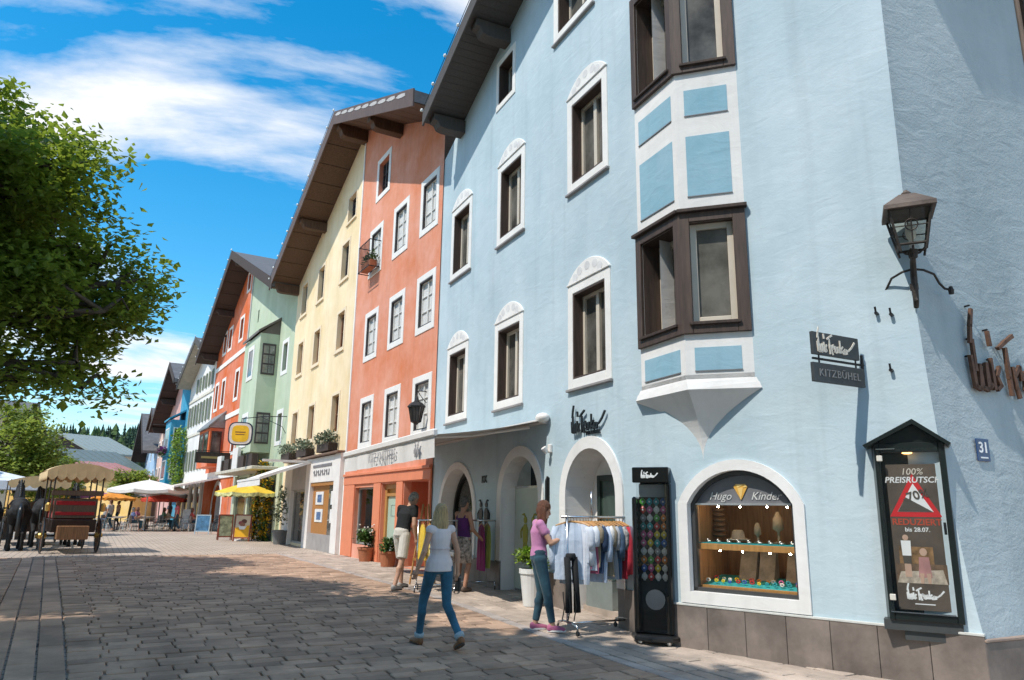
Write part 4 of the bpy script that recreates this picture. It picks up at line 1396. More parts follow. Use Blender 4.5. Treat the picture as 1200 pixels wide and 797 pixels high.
for k in range(5):
    u_ = 0.4 + k * (uw - 0.8) / 4
    MB().box(u_ - 0.25, u_ + 0.25, 0.0, 0.12, 0, 3.0).build('pier', PLWHITE, wh, WF)
gable_roof(wh, WF, 0, uw, None, wa, 0.42, 0.42, 1.0, 10, thick=0.3, side_l=0.4, side_r=0.0, board=1.0, under=mat('cream_soffit', (0.45, 0.40, 0.33), 0.8), purlins=(), bargeboard=GREYWOOD)
# climbing plant on its front
r = thing('climbing_plant', WF.w(uw * 0.95, 0.1, 3.0), 'bright green climber growing up the white house beside the turquoise oriel', 'plant')
m = MB(); rg = random.Random(5)
for k in range(22):
    zz = 2.9 + k * 0.19
    bush(m, (uw * 0.98 - 0.5 * math.sin(k * 0.5), 0.35, zz), 0.75 if 4 < k < 20 else 0.5, 70, 0.22, rg)
m.build('foliage', LEAFL, r, WF, fix=False)
MB().tube([(uw * .98, 0.1, 0), (uw * .98, 0.15, 2.0), (uw * .96, 0.2, 4.0)], 0.06, 6).build('stem', DARKWOOD, r, WF)

# ------------------------------------------------------------------ pink and turquoise house, farther houses of the row
TF = Frame(WF.w(uw + 0.05), vpdir(60))
ut1, ut2 = TF.uv(207, 520)[0], TF.uv(190, 540)[0]
tq = thing('gabled_house', TF.w(0), 'narrow house under a dark brown gable, turquoise oriel right, pink wall left', 'house')
tz = TF.uv(207, 462)[1]
ht = []
for (z0, z1) in ((3.6, 5.0), (6.2, 7.6)):
    for k in range(2):
        ht.append(window(tq, TF, ut1 + (ut2 - ut1) * (0.3 + 0.4 * k), z0, z1, 0.9, depth=0.12, sash=DKF, sur=WHITE, surw=0.15))
ta = (ut1 * 0.85, 12.6)
clipT = ((0.45, 1, ta[1] + 0.45 * ta[0]), (-0.45, 1, ta[1] - 0.45 * ta[0]))
m = MB(); wall(m, 0, ut1, -0.2, 14, [], clips=clipT); m.build('turquoise_wall', TURQ, tq, TF, fix=False)
m = MB(); wall(m, ut1, ut2, -0.2, 14, ht, clips=clipT, depth=0.2); m.build('pink_wall', PINK, tq, TF, fix=False)
ob0, ob1 = ut1 * 0.25, ut1 * 0.9
MB().box(ob0, ob1, 0, 1.0, 2.9, 8.0).build('oriel', TURQ, tq, TF, bevel=0.02)
MB().prism([(0, 8.7), (1.15, 8.0), (1.15, 8.12), (0, 8.85)], ob0 - .1, ob1 + .1, axis='x').build('oriel_roof', TURQ, tq, TF)
MB().box(ob0 - .05, ob1 + .05, 0, 1.08, 5.2, 5.4).build('oriel_band', mat('light_turquoise', (0.08, 0.42, 0.58), 0.7), tq, TF)
for (z0, z1) in ((3.4, 4.9), (5.8, 7.4)):
    o = MB().ring(0.25, 0.78, z0, z1, 0.08, 0.0, 0.03).build('oriel_window', WHITE, tq, TF, M=Matrix.Translation((ob0, 0, 0)) @ Matrix.Rotation(R_(90), 4, 'Z') @ Matrix.Rotation(0, 4, 'Z'))
    MB().box(0.3, 0.74, 0.005, 0.02, z0 + .06, z1 - .06).build('pane', PANE, o, TF, M=Matrix.Translation((ob0, 0, 0)) @ Matrix.Rotation(R_(90), 4, 'Z'))
    MB().box(0.5, 0.54, 0.01, 0.035, z0, z1).box(.25, .78, .01, .035, (z0 + z1) / 2 - .03, (z0 + z1) / 2 + .03).build('glazing_bar', WHITE, o, TF, M=Matrix.Translation((ob0, 0, 0)) @ Matrix.Rotation(R_(90), 4, 'Z'))
    o = MB().ring(ob0 + 0.5, ob1 - 0.5, z0, z1, 0.1, 1.0, 1.03).build('oriel_window', WHITE, tq, TF)
    MB().box(ob0 + .6, ob1 - .6, 1.0, 1.015, z0 + .1, z1 - .1).build('pane', PANE, o, TF)
gable_roof(tq, TF, 0, ut2, None, ta, 0.45, 0.45, 1.3, 10, thick=0.35, side_l=1.0, side_r=0.2, board=1.2, under=DARKWOOD, purlins=((ut2, 0.5, 0.4), ((ta[0] + ut2) / 2, 0.5, 0.4)), lights=False)


def far_house(F, u0, u1, apex, sl, wallm, under, label, out=1.2, rows=((3.4, 4.8), (6.0, 7.3)), n=2, top=TILE, depth=10, name='townhouse', gable=None):
    h = thing(name, F.w((u0 + u1) / 2), label, 'house')
    hh = []
    for (z0, z1) in rows:
        for k in range(n):
            hh.append(window(h, F, u0 + (u1 - u0) * (k + 0.5) / n, z0, z1, min(0.95, (u1 - u0) / n * .5), depth=0.12, sash=DKF, sur=WHITE, surw=0.15))
    ua, za = apex
    cl = ((sl, 1, za + sl * ua), (-sl, 1, za - sl * ua))
    ze = min(za - sl * (u1 - ua), za - sl * (ua - u0)) - 0.1
    m = MB(); wall(m, u0, u1, -0.2, ze if gable else za + .1, hh, clips=cl, depth=0.2); m.build('wall', wallm, h, F, fix=False)
    if gable:
        m = MB(); wall(m, u0, u1, ze, za + .1, [], clips=cl, y=0.05); m.build('timber_gable', gable, h, F, fix=False)
    for s in (u0, u1):
        m = MB().poly([(s, 0, -0.2), (s, -depth, -0.2), (s, -depth, ze), (s, 0, ze)]); m.build('side_wall', wallm, h, F, fix=False)
    gable_roof(h, F, u0, u1, None, apex, sl, sl, out, depth, thick=0.3, side_l=0.7, side_r=0.7, board=1.5, under=under, purlins=(), lights=False, top=top)
    return h


GF = Frame(TF.w(ut2 + 0.1), vpdir(80))
ug1, ug2 = GF.uv(183, 545)[0], GF.uv(170, 555)[0]
far_house(GF, 0, ug1, (ug1 * .5, 10.2), 0.5, plaster('far_rose_render', (0.72, 0.50, 0.40)), DARKWOOD, 'rose coloured house with deep dark eaves down the street', n=2)
far_house(GF, ug1 + 0.3, ug1 + 13, (ug1 + 6.5, 10.6), 0.62, LTBLUE, DARKWOOD, 'light blue house with a steep dark timber gable far down the street', n=3, out=1.4)

# end of the street: lower houses whose roofs close the view
EF = Frame((0.0, 92.0), (-1, 0.12))
def pxu(px, Y=92.0):
    r = ray(px, 590); return r.x / r.y * Y


def end_house(px0, px1, Y, pya, pye, wallm, roofm, label, ridge_px=None, rows=((2.6, 4.0),), n=3, name='gabled_house', turn=(-0.84, -0.54)):
    """house at distance Y, gable end to the viewer's left, ridge running to the right"""
    x0, x1 = pxu(px0, Y), pxu(px1, Y)
    k = lambda py: CAMZ + (ray((px0 + px1) / 2, py).z / ray((px0 + px1) / 2, py).y) * Y
    za, ze = k(pya), k(pye)
    h = thing(name, ((x0 + x1) / 2, Y, 0), label, 'house')
    dep = 7.0
    F = Frame((x1, Y), turn)             # long side towards the viewer, gable end to the left
    wd = (x1 - x0) * 1.0
    hh = []
    for (z0, z1) in rows:
        for q in range(n):
            if z1 < ze - .2:
                hh.append(window(h, F, wd * (q + .5) / n, z0, z1, 0.95, depth=0.1, sash=DKF, sur=WHITE, surw=0.14))
    m = MB(); wall(m, 0, wd, -0.2, ze, hh, depth=0.15); m.build('wall', wallm, h, F, fix=False)
    m = MB().prism([(0, -0.2), (-dep * 2, -0.2), (-dep * 2, ze), (-dep, za - .25), (0, ze)], wd - 0.02, wd, axis='x').build('gable_wall', wallm, h, F)
    MB().prism([(0.1, ze), (-dep, za - .2), (-dep * 2 - .1, ze)], wd + 0.01, wd + 0.06, axis='x').build('timber_gable', DARKWOOD, h, F)
    r = MB()
    r.prism([(0.9, ze - 0.3), (-dep, za), (-dep, za - .22), (0.9, ze - .52)], -0.5, wd + 1.1, axis='x')
    r.prism([(-dep * 2 - .9, ze - 0.3), (-dep, za), (-dep, za - .22), (-dep * 2 - .9, ze - .52)], -0.5, wd + 1.1, axis='x')
    ro = r.build('roof', roofm, h, F)
    n_ = int((wd + 1.6) / 0.8)
    sl = (za - ze + 0.3) / (dep + 0.9)
    mm = MB()
    for q in range(n_ + 1):
        x = -0.5 + q * (wd + 1.6) / n_
        mm.prism([(0.9, ze - 0.3), (-dep, za), (-dep, za + .05), (0.9, ze - .25)], x - .025, x + .025, axis='x')
    mm.build('standing_seam', roofm, ro, F)
    return h


SEAM = mat('grey_green_sheet_roof', (0.16, 0.20, 0.19), 0.5, metal=0.2, var=0.12)
end_house(112, 172, 86, 526, 556, plaster('coral_render', (0.66, 0.16, 0.10)), SEAM, 'coral house with a grey green sheet metal roof closing the street', n=5)
end_house(96, 150, 112, 508, 530, plaster('far_cream', (0.66, 0.6, 0.5)), mat('pale_green_sheet_roof', (0.26, 0.30, 0.28), 0.5, var=0.1), 'cream house with a pale green metal roof behind the coral house', n=3)
end_house(150, 178, 76, 540, 560, plaster('far_yellow', (0.80, 0.55, 0.2)), mat('rose_tile_roof', (0.42, 0.20, 0.19), 0.7, var=.15, bump=.2), 'small yellow house with a rose red roof in front of the coral house', n=3)
end_house(62, 100, 82, 545, 566, plaster('ochre_render', (0.62, 0.36, 0.08)), SEAM, 'ochre house with a grey roof behind the carriage canopy', n=3)
end_house(-60, 6, 55, 452, 480, plaster('pale_beige', (0.6, 0.52, 0.4)), TILE, 'beige house at the far left edge behind the trees', n=4, rows=((2.6, 4.0), (5.4, 6.8)), turn=(-1, 0))

# unseen house, added left of the viewer to lay solid shade on the pavers
NH = Frame((-7.4, 9.5), (0, -1))
far_house(NH, 0, 21, (10.5, 16.6), 0.24, plaster('near_cream', (0.70, 0.62, 0.48)), SOFFIT, 'unseen broad cream house added beside the viewer to shade the pavers', out=1.2, rows=((4.0, 5.4), (7.2, 8.6), (10.2, 11.6)), n=7, name='townhouse', depth=9)

# wooded hill and far ridge
hm = MB()
rg = random.Random(9)
def hill_h(x, y):
    t = max(0.0, min(1.0, (y - 300) / 230.0))
    return 40 * t * t * (3 - 2 * t) * (0.85 + 0.25 * noise.noise(Vector((x * 0.011, y * 0.01, 0)))) - 0.3
gx = [-360 + 30 * i for i in range(40)]; gy = [295 + 20 * j for j in range(18)]
for j in range(len(gy) - 1):
    for i in range(len(gx) - 1):
        hm.poly([(gx[a], gy[b], hill_h(gx[a], gy[b])) for a, b in ((i, j), (i + 1, j), (i + 1, j + 1), (i, j + 1))])
hill = hm.build('hill', mat('forest_floor', (0.03, 0.055, 0.02), 0.95), smooth=True)
tag(hill, 'wooded hillside beyond the end of the street', kind='structure')
fm = MB()
for k in range(2600):
    y = 300 + 240 * rg.random() ** 0.7; x = (-0.25 + 0.62 * rg.random()) * y
    h = rg.uniform(7, 14); z = hill_h(x, y) - 0.5
    con = rg.random() < 0.75
    r0 = h * (0.17 if con else 0.3)
    nn = 9
    mi = 0 if con else 1
    lv = 6 if con else 4
    for l in range(lv):
        f0 = l / lv
        za, zb_ = z + h * (0.12 + 0.88 * f0), z + h * (0.12 + 0.88 * (f0 + 1.55 / lv))
        rr = r0 * (1 - f0 * 0.85) if con else r0 * (0.75, 1.0, 0.9, 0.5)[l]
        base = []
        for q in range(nn):
            an = 6.283 * q / nn + rg.uniform(-.3, .3)
            base.append((x + math.cos(an) * rr * rg.uniform(.7, 1.2), y + math.sin(an) * rr * rg.uniform(.7, 1.2), za + rg.uniform(-.3, .3)))
        for q in range(nn):
            fm.poly([base[q], base[(q + 1) % nn], (x + rg.uniform(-.2, .2), y, zb_)], mi)
fo = fm.build('forest', [mat('spruce_green', (0.018, 0.045, 0.025), 0.9, var=.4, vscale=.05, rnd=.3), mat('beech_green', (0.06, 0.11, 0.025), 0.9, var=.4, vscale=.05, rnd=.3)], fix=False)
tag(fo, 'dense spruce forest on the far hillside', kind='stuff')
rm = MB()
P = []
for i in range(60):
    x = -900 + i * 40
    P.append((x, 70 + 40 * noise.noise(Vector((i * 0.21, 3.3, 0))) + 16 * noise.noise(Vector((i * 0.83, 1.1, 0)))))
for i in range(59):
    for j in range(4):
        f0, f1 = j / 4, (j + 1) / 4
        rm.poly([(P[i][0], 900 + 300 * f0, P[i][1] * f0), (P[i + 1][0], 900 + 300 * f0, P[i + 1][1] * f0), (P[i + 1][0], 900 + 300 * f1, P[i + 1][1] * f1), (P[i][0], 900 + 300 * f1, P[i][1] * f1)])
mo = rm.build('mountain', mat('haze_painted_mountain', (0.20, 0.27, 0.36), 0.95, var=.3, vscale=.01), smooth=True, fix=False)  # distance haze is put into the base colour
tag(mo, 'mountain ridge far behind the forest, painted in haze blue', kind='structure')

# ------------------------------------------------------------------ trees
BARK = mat('grey_bark', (0.10, 0.08, 0.06), 0.95, bump=0.8, bscale=12, var=0.3, bdist=0.03)


def leaf_mat(name, col, tl):
    m = mat(name, col, 0.55, var=0.45, vscale=1.3, rnd=0.4)
    t = m.node_tree; b = t.nodes['Principled BSDF']
    tr = N(t, 'ShaderNodeBsdfTranslucent'); tr.inputs[0].default_value = (*tl, 1)
    ms = N(t, 'ShaderNodeMixShader'); ms.inputs[0].default_value = 0.38
    o = [n for n in t.nodes if n.type == 'OUTPUT_MATERIAL'][0]
    t.links.new(b.outputs[0], ms.inputs[1]); t.links.new(tr.outputs[0], ms.inputs[2]); t.links.new(ms.outputs[0], o.inputs[0])
    return m


CHESTNUT = leaf_mat('chestnut_leaf', (0.12, 0.19, 0.028), (0.42, 0.54, 0.06))
LIMELEAF = leaf_mat('light_tree_leaf', (0.20, 0.27, 0.05), (0.46, 0.55, 0.09))


def tree(base, lobes, nclump, per, leafs, seed, label, lm=CHESTNUT, trunk_r=0.28, crad=0.55, fork=2.6, name='street_tree', group=None):
    rg = random.Random(seed)
    r = thing(name, base, label, 'tree', group)
    b = Vector(base)
    tot = sum(l[1][0] * l[1][1] * l[1][2] for l in lobes)
    clumps = []
    for (c, rad) in lobes:
        k = max(3, int(nclump * rad[0] * rad[1] * rad[2] / tot))
        for _ in range(k):
            v = Vector((rg.gauss(0, 1), rg.gauss(0, 1), rg.gauss(0, 1))).normalized() * (0.25 + 0.75 * rg.random() ** 0.45)
            clumps.append(Vector((c[0] + v.x * rad[0], c[1] + v.y * rad[1], c[2] + v.z * rad[2])))
    m = MB()
    hub = b + Vector((0.1, 0, fork))
    m.tube([b - Vector((0, 0, 0.1)), b + Vector((0.03, 0.02, fork * .5)), hub], [trunk_r * 1.25, trunk_r, trunk_r * .9], 10)
    cen = sum((Vector(l[0]) for l in lobes), Vector()) / len(lobes)
    mains = []
    for (c, rad) in lobes:
        for q in range(3):
            e = Vector(c) + Vector((rg.uniform(-.5, .5) * rad[0], rg.uniform(-.5, .5) * rad[1], rg.uniform(-.3, .6) * rad[2]))
            mid = hub.lerp(e, .5) + Vector((rg.uniform(-.3, .3), rg.uniform(-.3, .3), rg.uniform(0, .5)))
            m.tube([hub, mid, e], [trunk_r * .5, trunk_r * .3, trunk_r * .1], 6)
            mains += [mid, e, mid.lerp(e, .5)]
    for c in clumps:
        s = min(mains, key=lambda p: (p - c).length)
        m.tube([s, s.lerp(c, .6) + Vector((0, 0, rg.uniform(-.1, .25))), c], [.05, .03, .012], 4, caps=False)
    m.build('trunk', BARK, r, smooth=True, fix=False)
    lv = MB()
    for c in clumps:
        k = crad * rg.uniform(.6, 1.25)
        n = int(per * rg.uniform(.6, 1.4))
        for _ in range(n):
            v = Vector((rg.gauss(0, .45), rg.gauss(0, .45), rg.gauss(0, .3)))
            if v.length > 1.1: v *= 1.1 * rg.random() / v.length
            p = c + v * k
            a = rg.uniform(0, 6.283); tilt = rg.gauss(-0.15, .45)
            d = Vector((math.cos(a) * math.cos(tilt), math.sin(a) * math.cos(tilt), math.sin(tilt)))
            t = d.cross(Vector((0, 0, 1))).normalized()
            t = (t + Vector((0, 0, rg.gauss(0, .35)))).normalized()
            s = leafs * rg.uniform(.6, 1.35)
            nn = t.cross(d) * s * .12
            lv.poly([p, p + d * s * .42 + t * s * .36 - nn, p + d * s, p + d * s * .42 - t * s * .36 - nn])
    lv.build('crown', lm, r, fix=False)
    return r


tree((-4.9, 14.9, 0), [((-4.3, 14.8, 6.2), (3.1, 3.2, 2.3)), ((-1.75, 14.0, 6.2), (1.55, 2.0, 1.5)), ((-0.62, 13.7, 4.7), (1.15, 1.5, 1.3)), ((-2.4, 13.8, 4.4), (2.0, 1.6, 1.1)), ((-2.45, 14.1, 7.4), (1.0, 1.3, 0.95)), ((-0.5, 13.6, 3.45), (0.75, 0.9, 0.6)), ((-0.1, 13.6, 4.9), (0.6, .8, .5)), ((-1.2, 13.8, 7.1), (.6, .8, .5)), ((-1.4, 13.4, 3.2), (.6, .6, .35)), ((-2.7, 13.3, 3.6), (1.4, .9, .5))],
     470, 230, 0.125, 21, 'large chestnut tree whose dark crown fills the upper left', crad=0.66, fork=3.4)
tree((-6.5, 4.5, -0.18), [((-5.2, 5.2, 8.6), (3.9, 4.0, 3.4)), ((-5.6, 1.2, 8.5), (3.6, 3.0, 3.2)), ((-4.9, 8.9, 8.4), (2.0, 1.5, 2.0)), ((-4.6, 10.6, 10.2), (1.7, 1.4, 1.4)), ((-3.7, 6.3, 9.6), (1.8, 1.8, 1.6))],
     700, 120, 0.36, 22, 'tall chestnut tree beside the viewer that shades the near pavers', crad=0.95, fork=3.5)
tree((-6.2, 20.5, 0), [((-5.0, 20.2, 7.6), (2.5, 3.0, 2.8)), ((-4.2, 22.5, 6.0), (1.6, 1.8, 1.8))], 330, 140, 0.28, 27, 'chestnut tree added just past the left edge to shade the pavers', crad=0.9, fork=3.2)  # added shade caster, fills the paver shade behind the large chestnut
tree((-3.3, 42, 0), [((-3.3, 42, 3.9), (1.7, 2.0, 2.0)), ((-2.1, 41.5, 3.0), (1.1, 1.4, 1.3)), ((-3.6, 42, 5.5), (0.9, 1.0, 0.8))],
     110, 80, 0.22, 23, 'light green tree behind the market canopy', lm=LIMELEAF, crad=0.8, trunk_r=.2, fork=1.6)
tree((-9.4, 38, 0), [((-9.2, 38, 5.2), (3.0, 3.0, 3.0))], 110, 80, 0.28, 24, 'dark green tree at the far left edge behind the canopy', crad=0.9, trunk_r=.22)
tree((-2.9, 55, 0), [((-2.6, 55, 3.2), (1.9, 1.9, 1.5))], 60, 80, 0.26, 25, 'low bushy tree behind the carriage canopy', crad=0.8, trunk_r=.16, fork=1.4)
tree((TF.w(-2, 3.4).x, TF.w(-2, 3.4).y, 0), [((TF.w(-2, 3.4).x, TF.w(-2, 3.4).y, 3.0), (1.6, 1.6, 1.0))], 40, 80, 0.22, 26, 'small round headed tree beside the cafe terrace', crad=0.6, trunk_r=.09, fork=2.0, lm=LIMELEAF)

# ------------------------------------------------------------------ awnings
CANV = mat('white_awning_canvas', (0.74, 0.71, 0.68), 0.9, var=0.06, bump=0.15, bscale=60)
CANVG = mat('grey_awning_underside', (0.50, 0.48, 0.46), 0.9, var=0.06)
aw = thing('awning', LF.w(1.1, 0, 2.5), 'long white shop awning with lettering on its valance over the arched shopfront', 'awning')
a0, a1 = -1.83, 4.35
AO = 2.05
n = 12
m = MB()
for k in range(n):
    f0, f1 = k / n, (k + 1) / n
    def pt(f, u): return (u, 0.08 + (AO - 0.08) * f, 2.99 - 0.36 * f - 0.035 * math.sin(math.pi * f))
    m.poly([pt(f0, a0), pt(f0, a1), pt(f1, a1), pt(f1, a0)])
m.build('canvas', CANVG, aw, LF, fix=False, smooth=True)
MB().box(a0 - 0.02, a1 + 0.02, 0.0, 0.12, 2.93, 3.02).build('cassette', CANVG, aw, LF, bevel=0.02)
MB().box(a0 - 0.02, a1 + 0.02, AO - 0.02, AO + 0.07, 2.60, 2.72).build('front_bar', SFW, aw, LF, bevel=0.02)
m = MB()
nv = 40
for k in range(nv):
    x0, x1 = a0 + (a1 - a0) * k / nv, a0 + (a1 - a0) * (k + 1) / nv
    f = lambda x: 0.02 * math.sin(x * 5.1) + 0.012 * math.sin(x * 11)
    m.poly([(x0, AO + 0.03, 2.6), (x1, AO + 0.03, 2.6), (x1, AO + 0.03 + f(x1), 2.26), (x0, AO + 0.03 + f(x0), 2.26)])
m.build('valance', CANV, aw, LF, fix=False, smooth=True)
MB().box(a0, a1, AO + 0.005, AO + 0.025, 2.575, 2.6).build('valance_rail', mat('grey_rail', (0.2, 0.19, 0.18), .5), aw, LF)
LETG = mat('grey_lettering', (0.36, 0.34, 0.34), 0.8, var=.1)
text_mb('KITZ KNITTERS', 0.27, 0.004, space=1.02).build('lettering', LETG, aw, LF, M=Matrix.Translation((1.05, AO + 0.085, 2.43)))
twin_figures(LF, -1.1, 2.44, 0.2, AO + 0.075, LETG, 'emblem', aw)
for u_ in (a0 + 0.5, a1 - 0.5):
    MB().tube([(u_, 0.1, 2.9), (u_ + 0.5 * (1 if u_ < 1 else -1), 1.05, 2.74), (u_, AO - 0.03, 2.62)], 0.025, 6).build('folding_arm', SFW, aw, LF)
MB().ell((a0 + 0.03, 0.09, 3.03), 0.16, 0.12, 0.09, n=12).build('end_cap', SFW, aw, LF, smooth=True)
aw2 = thing('awning', SF.w(6.0, 0, 2.5), 'white awning folded out from the yellow house shopfront', 'awning')
m = MB()
m.poly([(4.3, 0.16, 3.12), (9.0, 0.16, 3.12), (9.0, 1.9, 2.45), (4.3, 1.9, 2.45)]).poly([(4.3, 1.93, 2.45), (9.0, 1.93, 2.45), (9.0, 1.93, 2.2), (4.3, 1.93, 2.2)])
m.build('canvas', CANV, aw2, SF, fix=False)
MB().box(4.25, 9.05, 1.87, 1.95, 2.42, 2.50).box(4.25, 4.33, .16, 1.9, 3.05, 3.13, M=None).build('front_bar', SFW, aw2, SF)
MB().prism([(0.16, 3.04), (1.95, 2.40), (1.95, 2.5), (0.16, 3.14)], 4.26, 4.34, axis='x').build('side_arm', SFW, aw2, SF)
aw3 = thing('awning', WF.w(2.0, 0, 2.5), 'cream awning folded out from the white house beyond the red wall', 'awning')
m = MB().poly([(-5.5, 0.1, 3.1), (uw * .7, 0.1, 3.1), (uw * .7, 2.6, 2.5), (-5.5, 2.6, 2.5)]).poly([(-5.5, 2.62, 2.5), (uw * .7, 2.62, 2.5), (uw * .7, 2.62, 2.3), (-5.5, 2.62, 2.3)])
m.build('canvas', mat('cream_canvas', (0.62, 0.55, 0.46), .9), aw3, WF, fix=False)
MB().prism([(0.1, 3.05), (2.65, 2.45), (2.65, 2.55), (0.1, 3.15)], -5.6, -5.5, axis='x').build('side_arm', SFW, aw3, WF)

# ------------------------------------------------------------------ signs and lamps
# signature over the third arch
lg = thing('script_sign', LF.w(-3.2, 0.02, 2.66), 'black handwritten script mounted over the white arched niche', 'sign')
script_mb(1.02, 0.013, 0.03).build('script', BLACK, lg, LF, M=Matrix.Translation((-2.72, 0.035, 2.66)))
text_mb('KITZBÜHEL', 0.08, 0.02, bold=True).build('lettering', BLACK, lg, LF, M=Matrix.Translation((-3.35, 0.03, 2.645)))
# emblem on the grey wall between the arches
em = twin_figures(LF, 0.86, 1.42, 0.42, 0.012, BLACK, 'wall_emblem')
tag(em, 'black emblem of two figures on the wall between the arches', 'sign')
m = MB()
text_mb_ = text_mb('KK', 0.2, 0.01, bold=True)
o = solo(text_mb_, 'wall_monogram', BLACK, LF.w(0.86, 0.015, 2.05), 'small black monogram above the two figure emblem', 'sign', frame=LF, M=Matrix.Translation((0.86, 0.015, 2.05)))
# projecting sign: two boards on an iron bracket, square to the street
sA = RF.w(-2.30, 0.0, 2.60)
PFm = Frame(sA, (1, 0.05))                        # x towards the wall, faces the viewer
sg = thing('hanging_sign', RF.w(-2.30, 0.0, 2.5), 'two dark boards with pale script projecting from the blue wall', 'sign')
SLATE = mat('slate_sign_board', (0.045, 0.05, 0.052), 0.55, var=0.25)
PSF = Frame(RF.w(-2.56, 0.03), Vector((-1, 0.02, 0)))      # x outwards from the wall towards the street, y towards the viewer
MB().box(0.08, 0.82, -0.02, 0.02, 3.13, 3.38).build('board', SLATE, sg, PSF, bevel=0.004)
MB().box(0.02, 0.84, -0.02, 0.02, 2.83, 3.04).build('board', SLATE, sg, PSF, bevel=0.004)
script_mb(0.62, 0.011, 0.008).build('script', mat('cream_letter', (0.75, 0.68, 0.58), .5), sg, PSF, M=Matrix.Translation((0.77, 0.0205, 3.15)))
text_mb('KITZBÜHEL', 0.115, 0.006, space=1.15).build('lettering', mat('dull_letter', (0.22, 0.22, 0.22), .5), sg, PSF, M=Matrix.Translation((0.43, 0.0235, 2.93)))
m = MB()
m.tube([(0.0, 0, 3.085), (0.82, 0, 3.085)], 0.014, 6); m.tube([(0.13, 0, 3.03), (0.13, 0, 3.14)], 0.01, 5); m.tube([(0.72, 0, 3.03), (0.72, 0, 3.14)], 0.01, 5); m.tube([(0.02, 0, 2.95), (0.02, 0, 3.2)], 0.018, 6)
m.build('bracket', IRON, sg, PSF)
for (pu, pz) in ((-2.75, 3.66), (-2.9, 3.62), (-2.84, 3.0)):
    k = MB().tube([(pu, 0, pz), (pu, 0.06, pz)], 0.02, 6).tube([(pu, 0.05, pz), (pu, 0.07, pz + 0.07)], 0.012, 5)
    solo(k, 'wall_hook', IRON, RF.w(pu, 0.0, pz), {3.66: 'iron hook in the blue wall above the hanging sign, further from the corner', 3.62: 'iron hook in the blue wall above the hanging sign, nearest the corner', 3.0: 'iron hook in the blue wall between hanging sign and poster cabinet'}[pz], 'hook', frame=RF)
# big rusty script on the side wall
bs = thing('script_sign', QF.w(-0.62, 0, 2.9), 'large rust brown metal script letters on the shaded side wall', 'sign')
RUST = mat('rusty_metal', (0.13, 0.062, 0.035), 0.75, var=.35, vscale=6, bump=.15)
script_mb(2.1, 0.024, 0.035).build('script', RUST, bs, QF, M=Matrix.Translation((-0.66, 0.055, 2.78)))
m = MB()
for k, st in enumerate(SCRIPT):
    x, z = st[0]
    m.tube([(-0.66 - x * 2.3, 0.0, 2.78 + z * 2.3 - .03), (-0.66 - x * 2.3, 0.06, 2.78 + z * 2.3 - .03)], 0.012, 5)
m.build('stand_offs', IRON, bs, QF)
# house number
nu = QF.uv(1143, 528)
hn = thing('house_number', QF.w(nu[0], 0.03, nu[1]), 'blue enamel house number plate beside the poster cabinet', 'sign')
MB().box(nu[0] - 0.105, nu[0] + 0.105, 0.075, 0.09, nu[1] - 0.12, nu[1] + 0.12).build('plate', mat('blue_enamel', (0.015, 0.05, 0.16), 0.25), hn, QF, bevel=0.005)
text_mb('31', 0.16, 0.004, bold=True).build('numerals', mat('white_enamel', (.85, .85, .85), .3), hn, QF, M=Matrix.Translation((nu[0], 0.093, nu[1] + 0.02)))
MB().box(nu[0] - 0.06, nu[0] + 0.06, 0.09, 0.093, nu[1] - 0.09, nu[1] - 0.075).build('small_print', MATS['white_enamel'], hn, QF)

# corner lantern
lc = RF.w(CU, 0, 0)
ld = Vector((-0.80, -0.6, 0)).normalized()                 # out of the corner
LM = Frame(lc, Vector((ld.y, -ld.x, 0)))                   # y = out of the corner
if LM.o.dot(ld) < 0: LM = Frame(lc, -LM.d)
la = thing('wall_lantern', (lc.x, lc.y, 3.4), 'old square glass lantern on a wrought iron bracket at the house corner', 'lantern')
RUSTI = mat('weathered_iron', (0.055, 0.045, 0.038), 0.7, metal=.3, var=.4, vscale=8, bump=.3)
co = 0.34
LX = Matrix.Translation((0, 0, 3.66)) @ Matrix.Scale(0.86, 4) @ Matrix.Translation((0, 0, -3.38))
m = MB()
m.tube([(0, 0.03, 3.38), (0, 0.10, 3.45), (0, 0.14, 3.75), (0, 0.24, 3.92), (0, co, 3.96)], [0.03, 0.035, 0.04, 0.035, 0.03], 8)
m.tube([(0, 0.02, 3.44), (0, 0.16, 3.46), (0, 0.2, 3.42)], 0.014, 6); m.box(-0.045, 0.045, 0.02, 0.09, 3.6, 3.68); m.tube([(0, co, 3.94), (0, co, 4.04)], [0.05, 0.06], 8)
for s in (-1, 1):
    m.tube([(0, 0.12, 3.86), (s * 0.12, 0.10, 3.84), (s * 0.24, 0.0, 3.80), (s * 0.30, -0.10, 3.70), (s * 0.36, -0.16, 3.64), (s * 0.46, -0.20, 3.62)], 0.015, 6)
    m.lathe([(0.03, -0.05), (0.035, 0.0), (0.02, 0.05)], 8, (s * 0.43, -0.19, 3.62))
m.build('bracket', RUSTI, la, LM, M=LX)
m = MB()
b0, b1, zb0, zb1 = 0.155, 0.235, 4.08, 4.52
for sx in (-1, 1):
    for sy in (-1, 1):
        m.tube([(sx * b0 * .9, co + sy * b0 * .9, 4.0), (sx * b0, co + sy * b0, zb0), (sx * b1, co + sy * b1, zb1)], 0.016, 5)
for (h_, w_) in ((zb0, b0), (zb1, b1), (4.30, (b0 + b1) / 2)):
    r_ = 0.018 if h_ != 4.30 else 0.008
    m.tube([(-w_, co - w_, h_), (w_, co - w_, h_), (w_, co + w_, h_), (-w_, co + w_, h_), (-w_, co - w_, h_)], r_, 4)
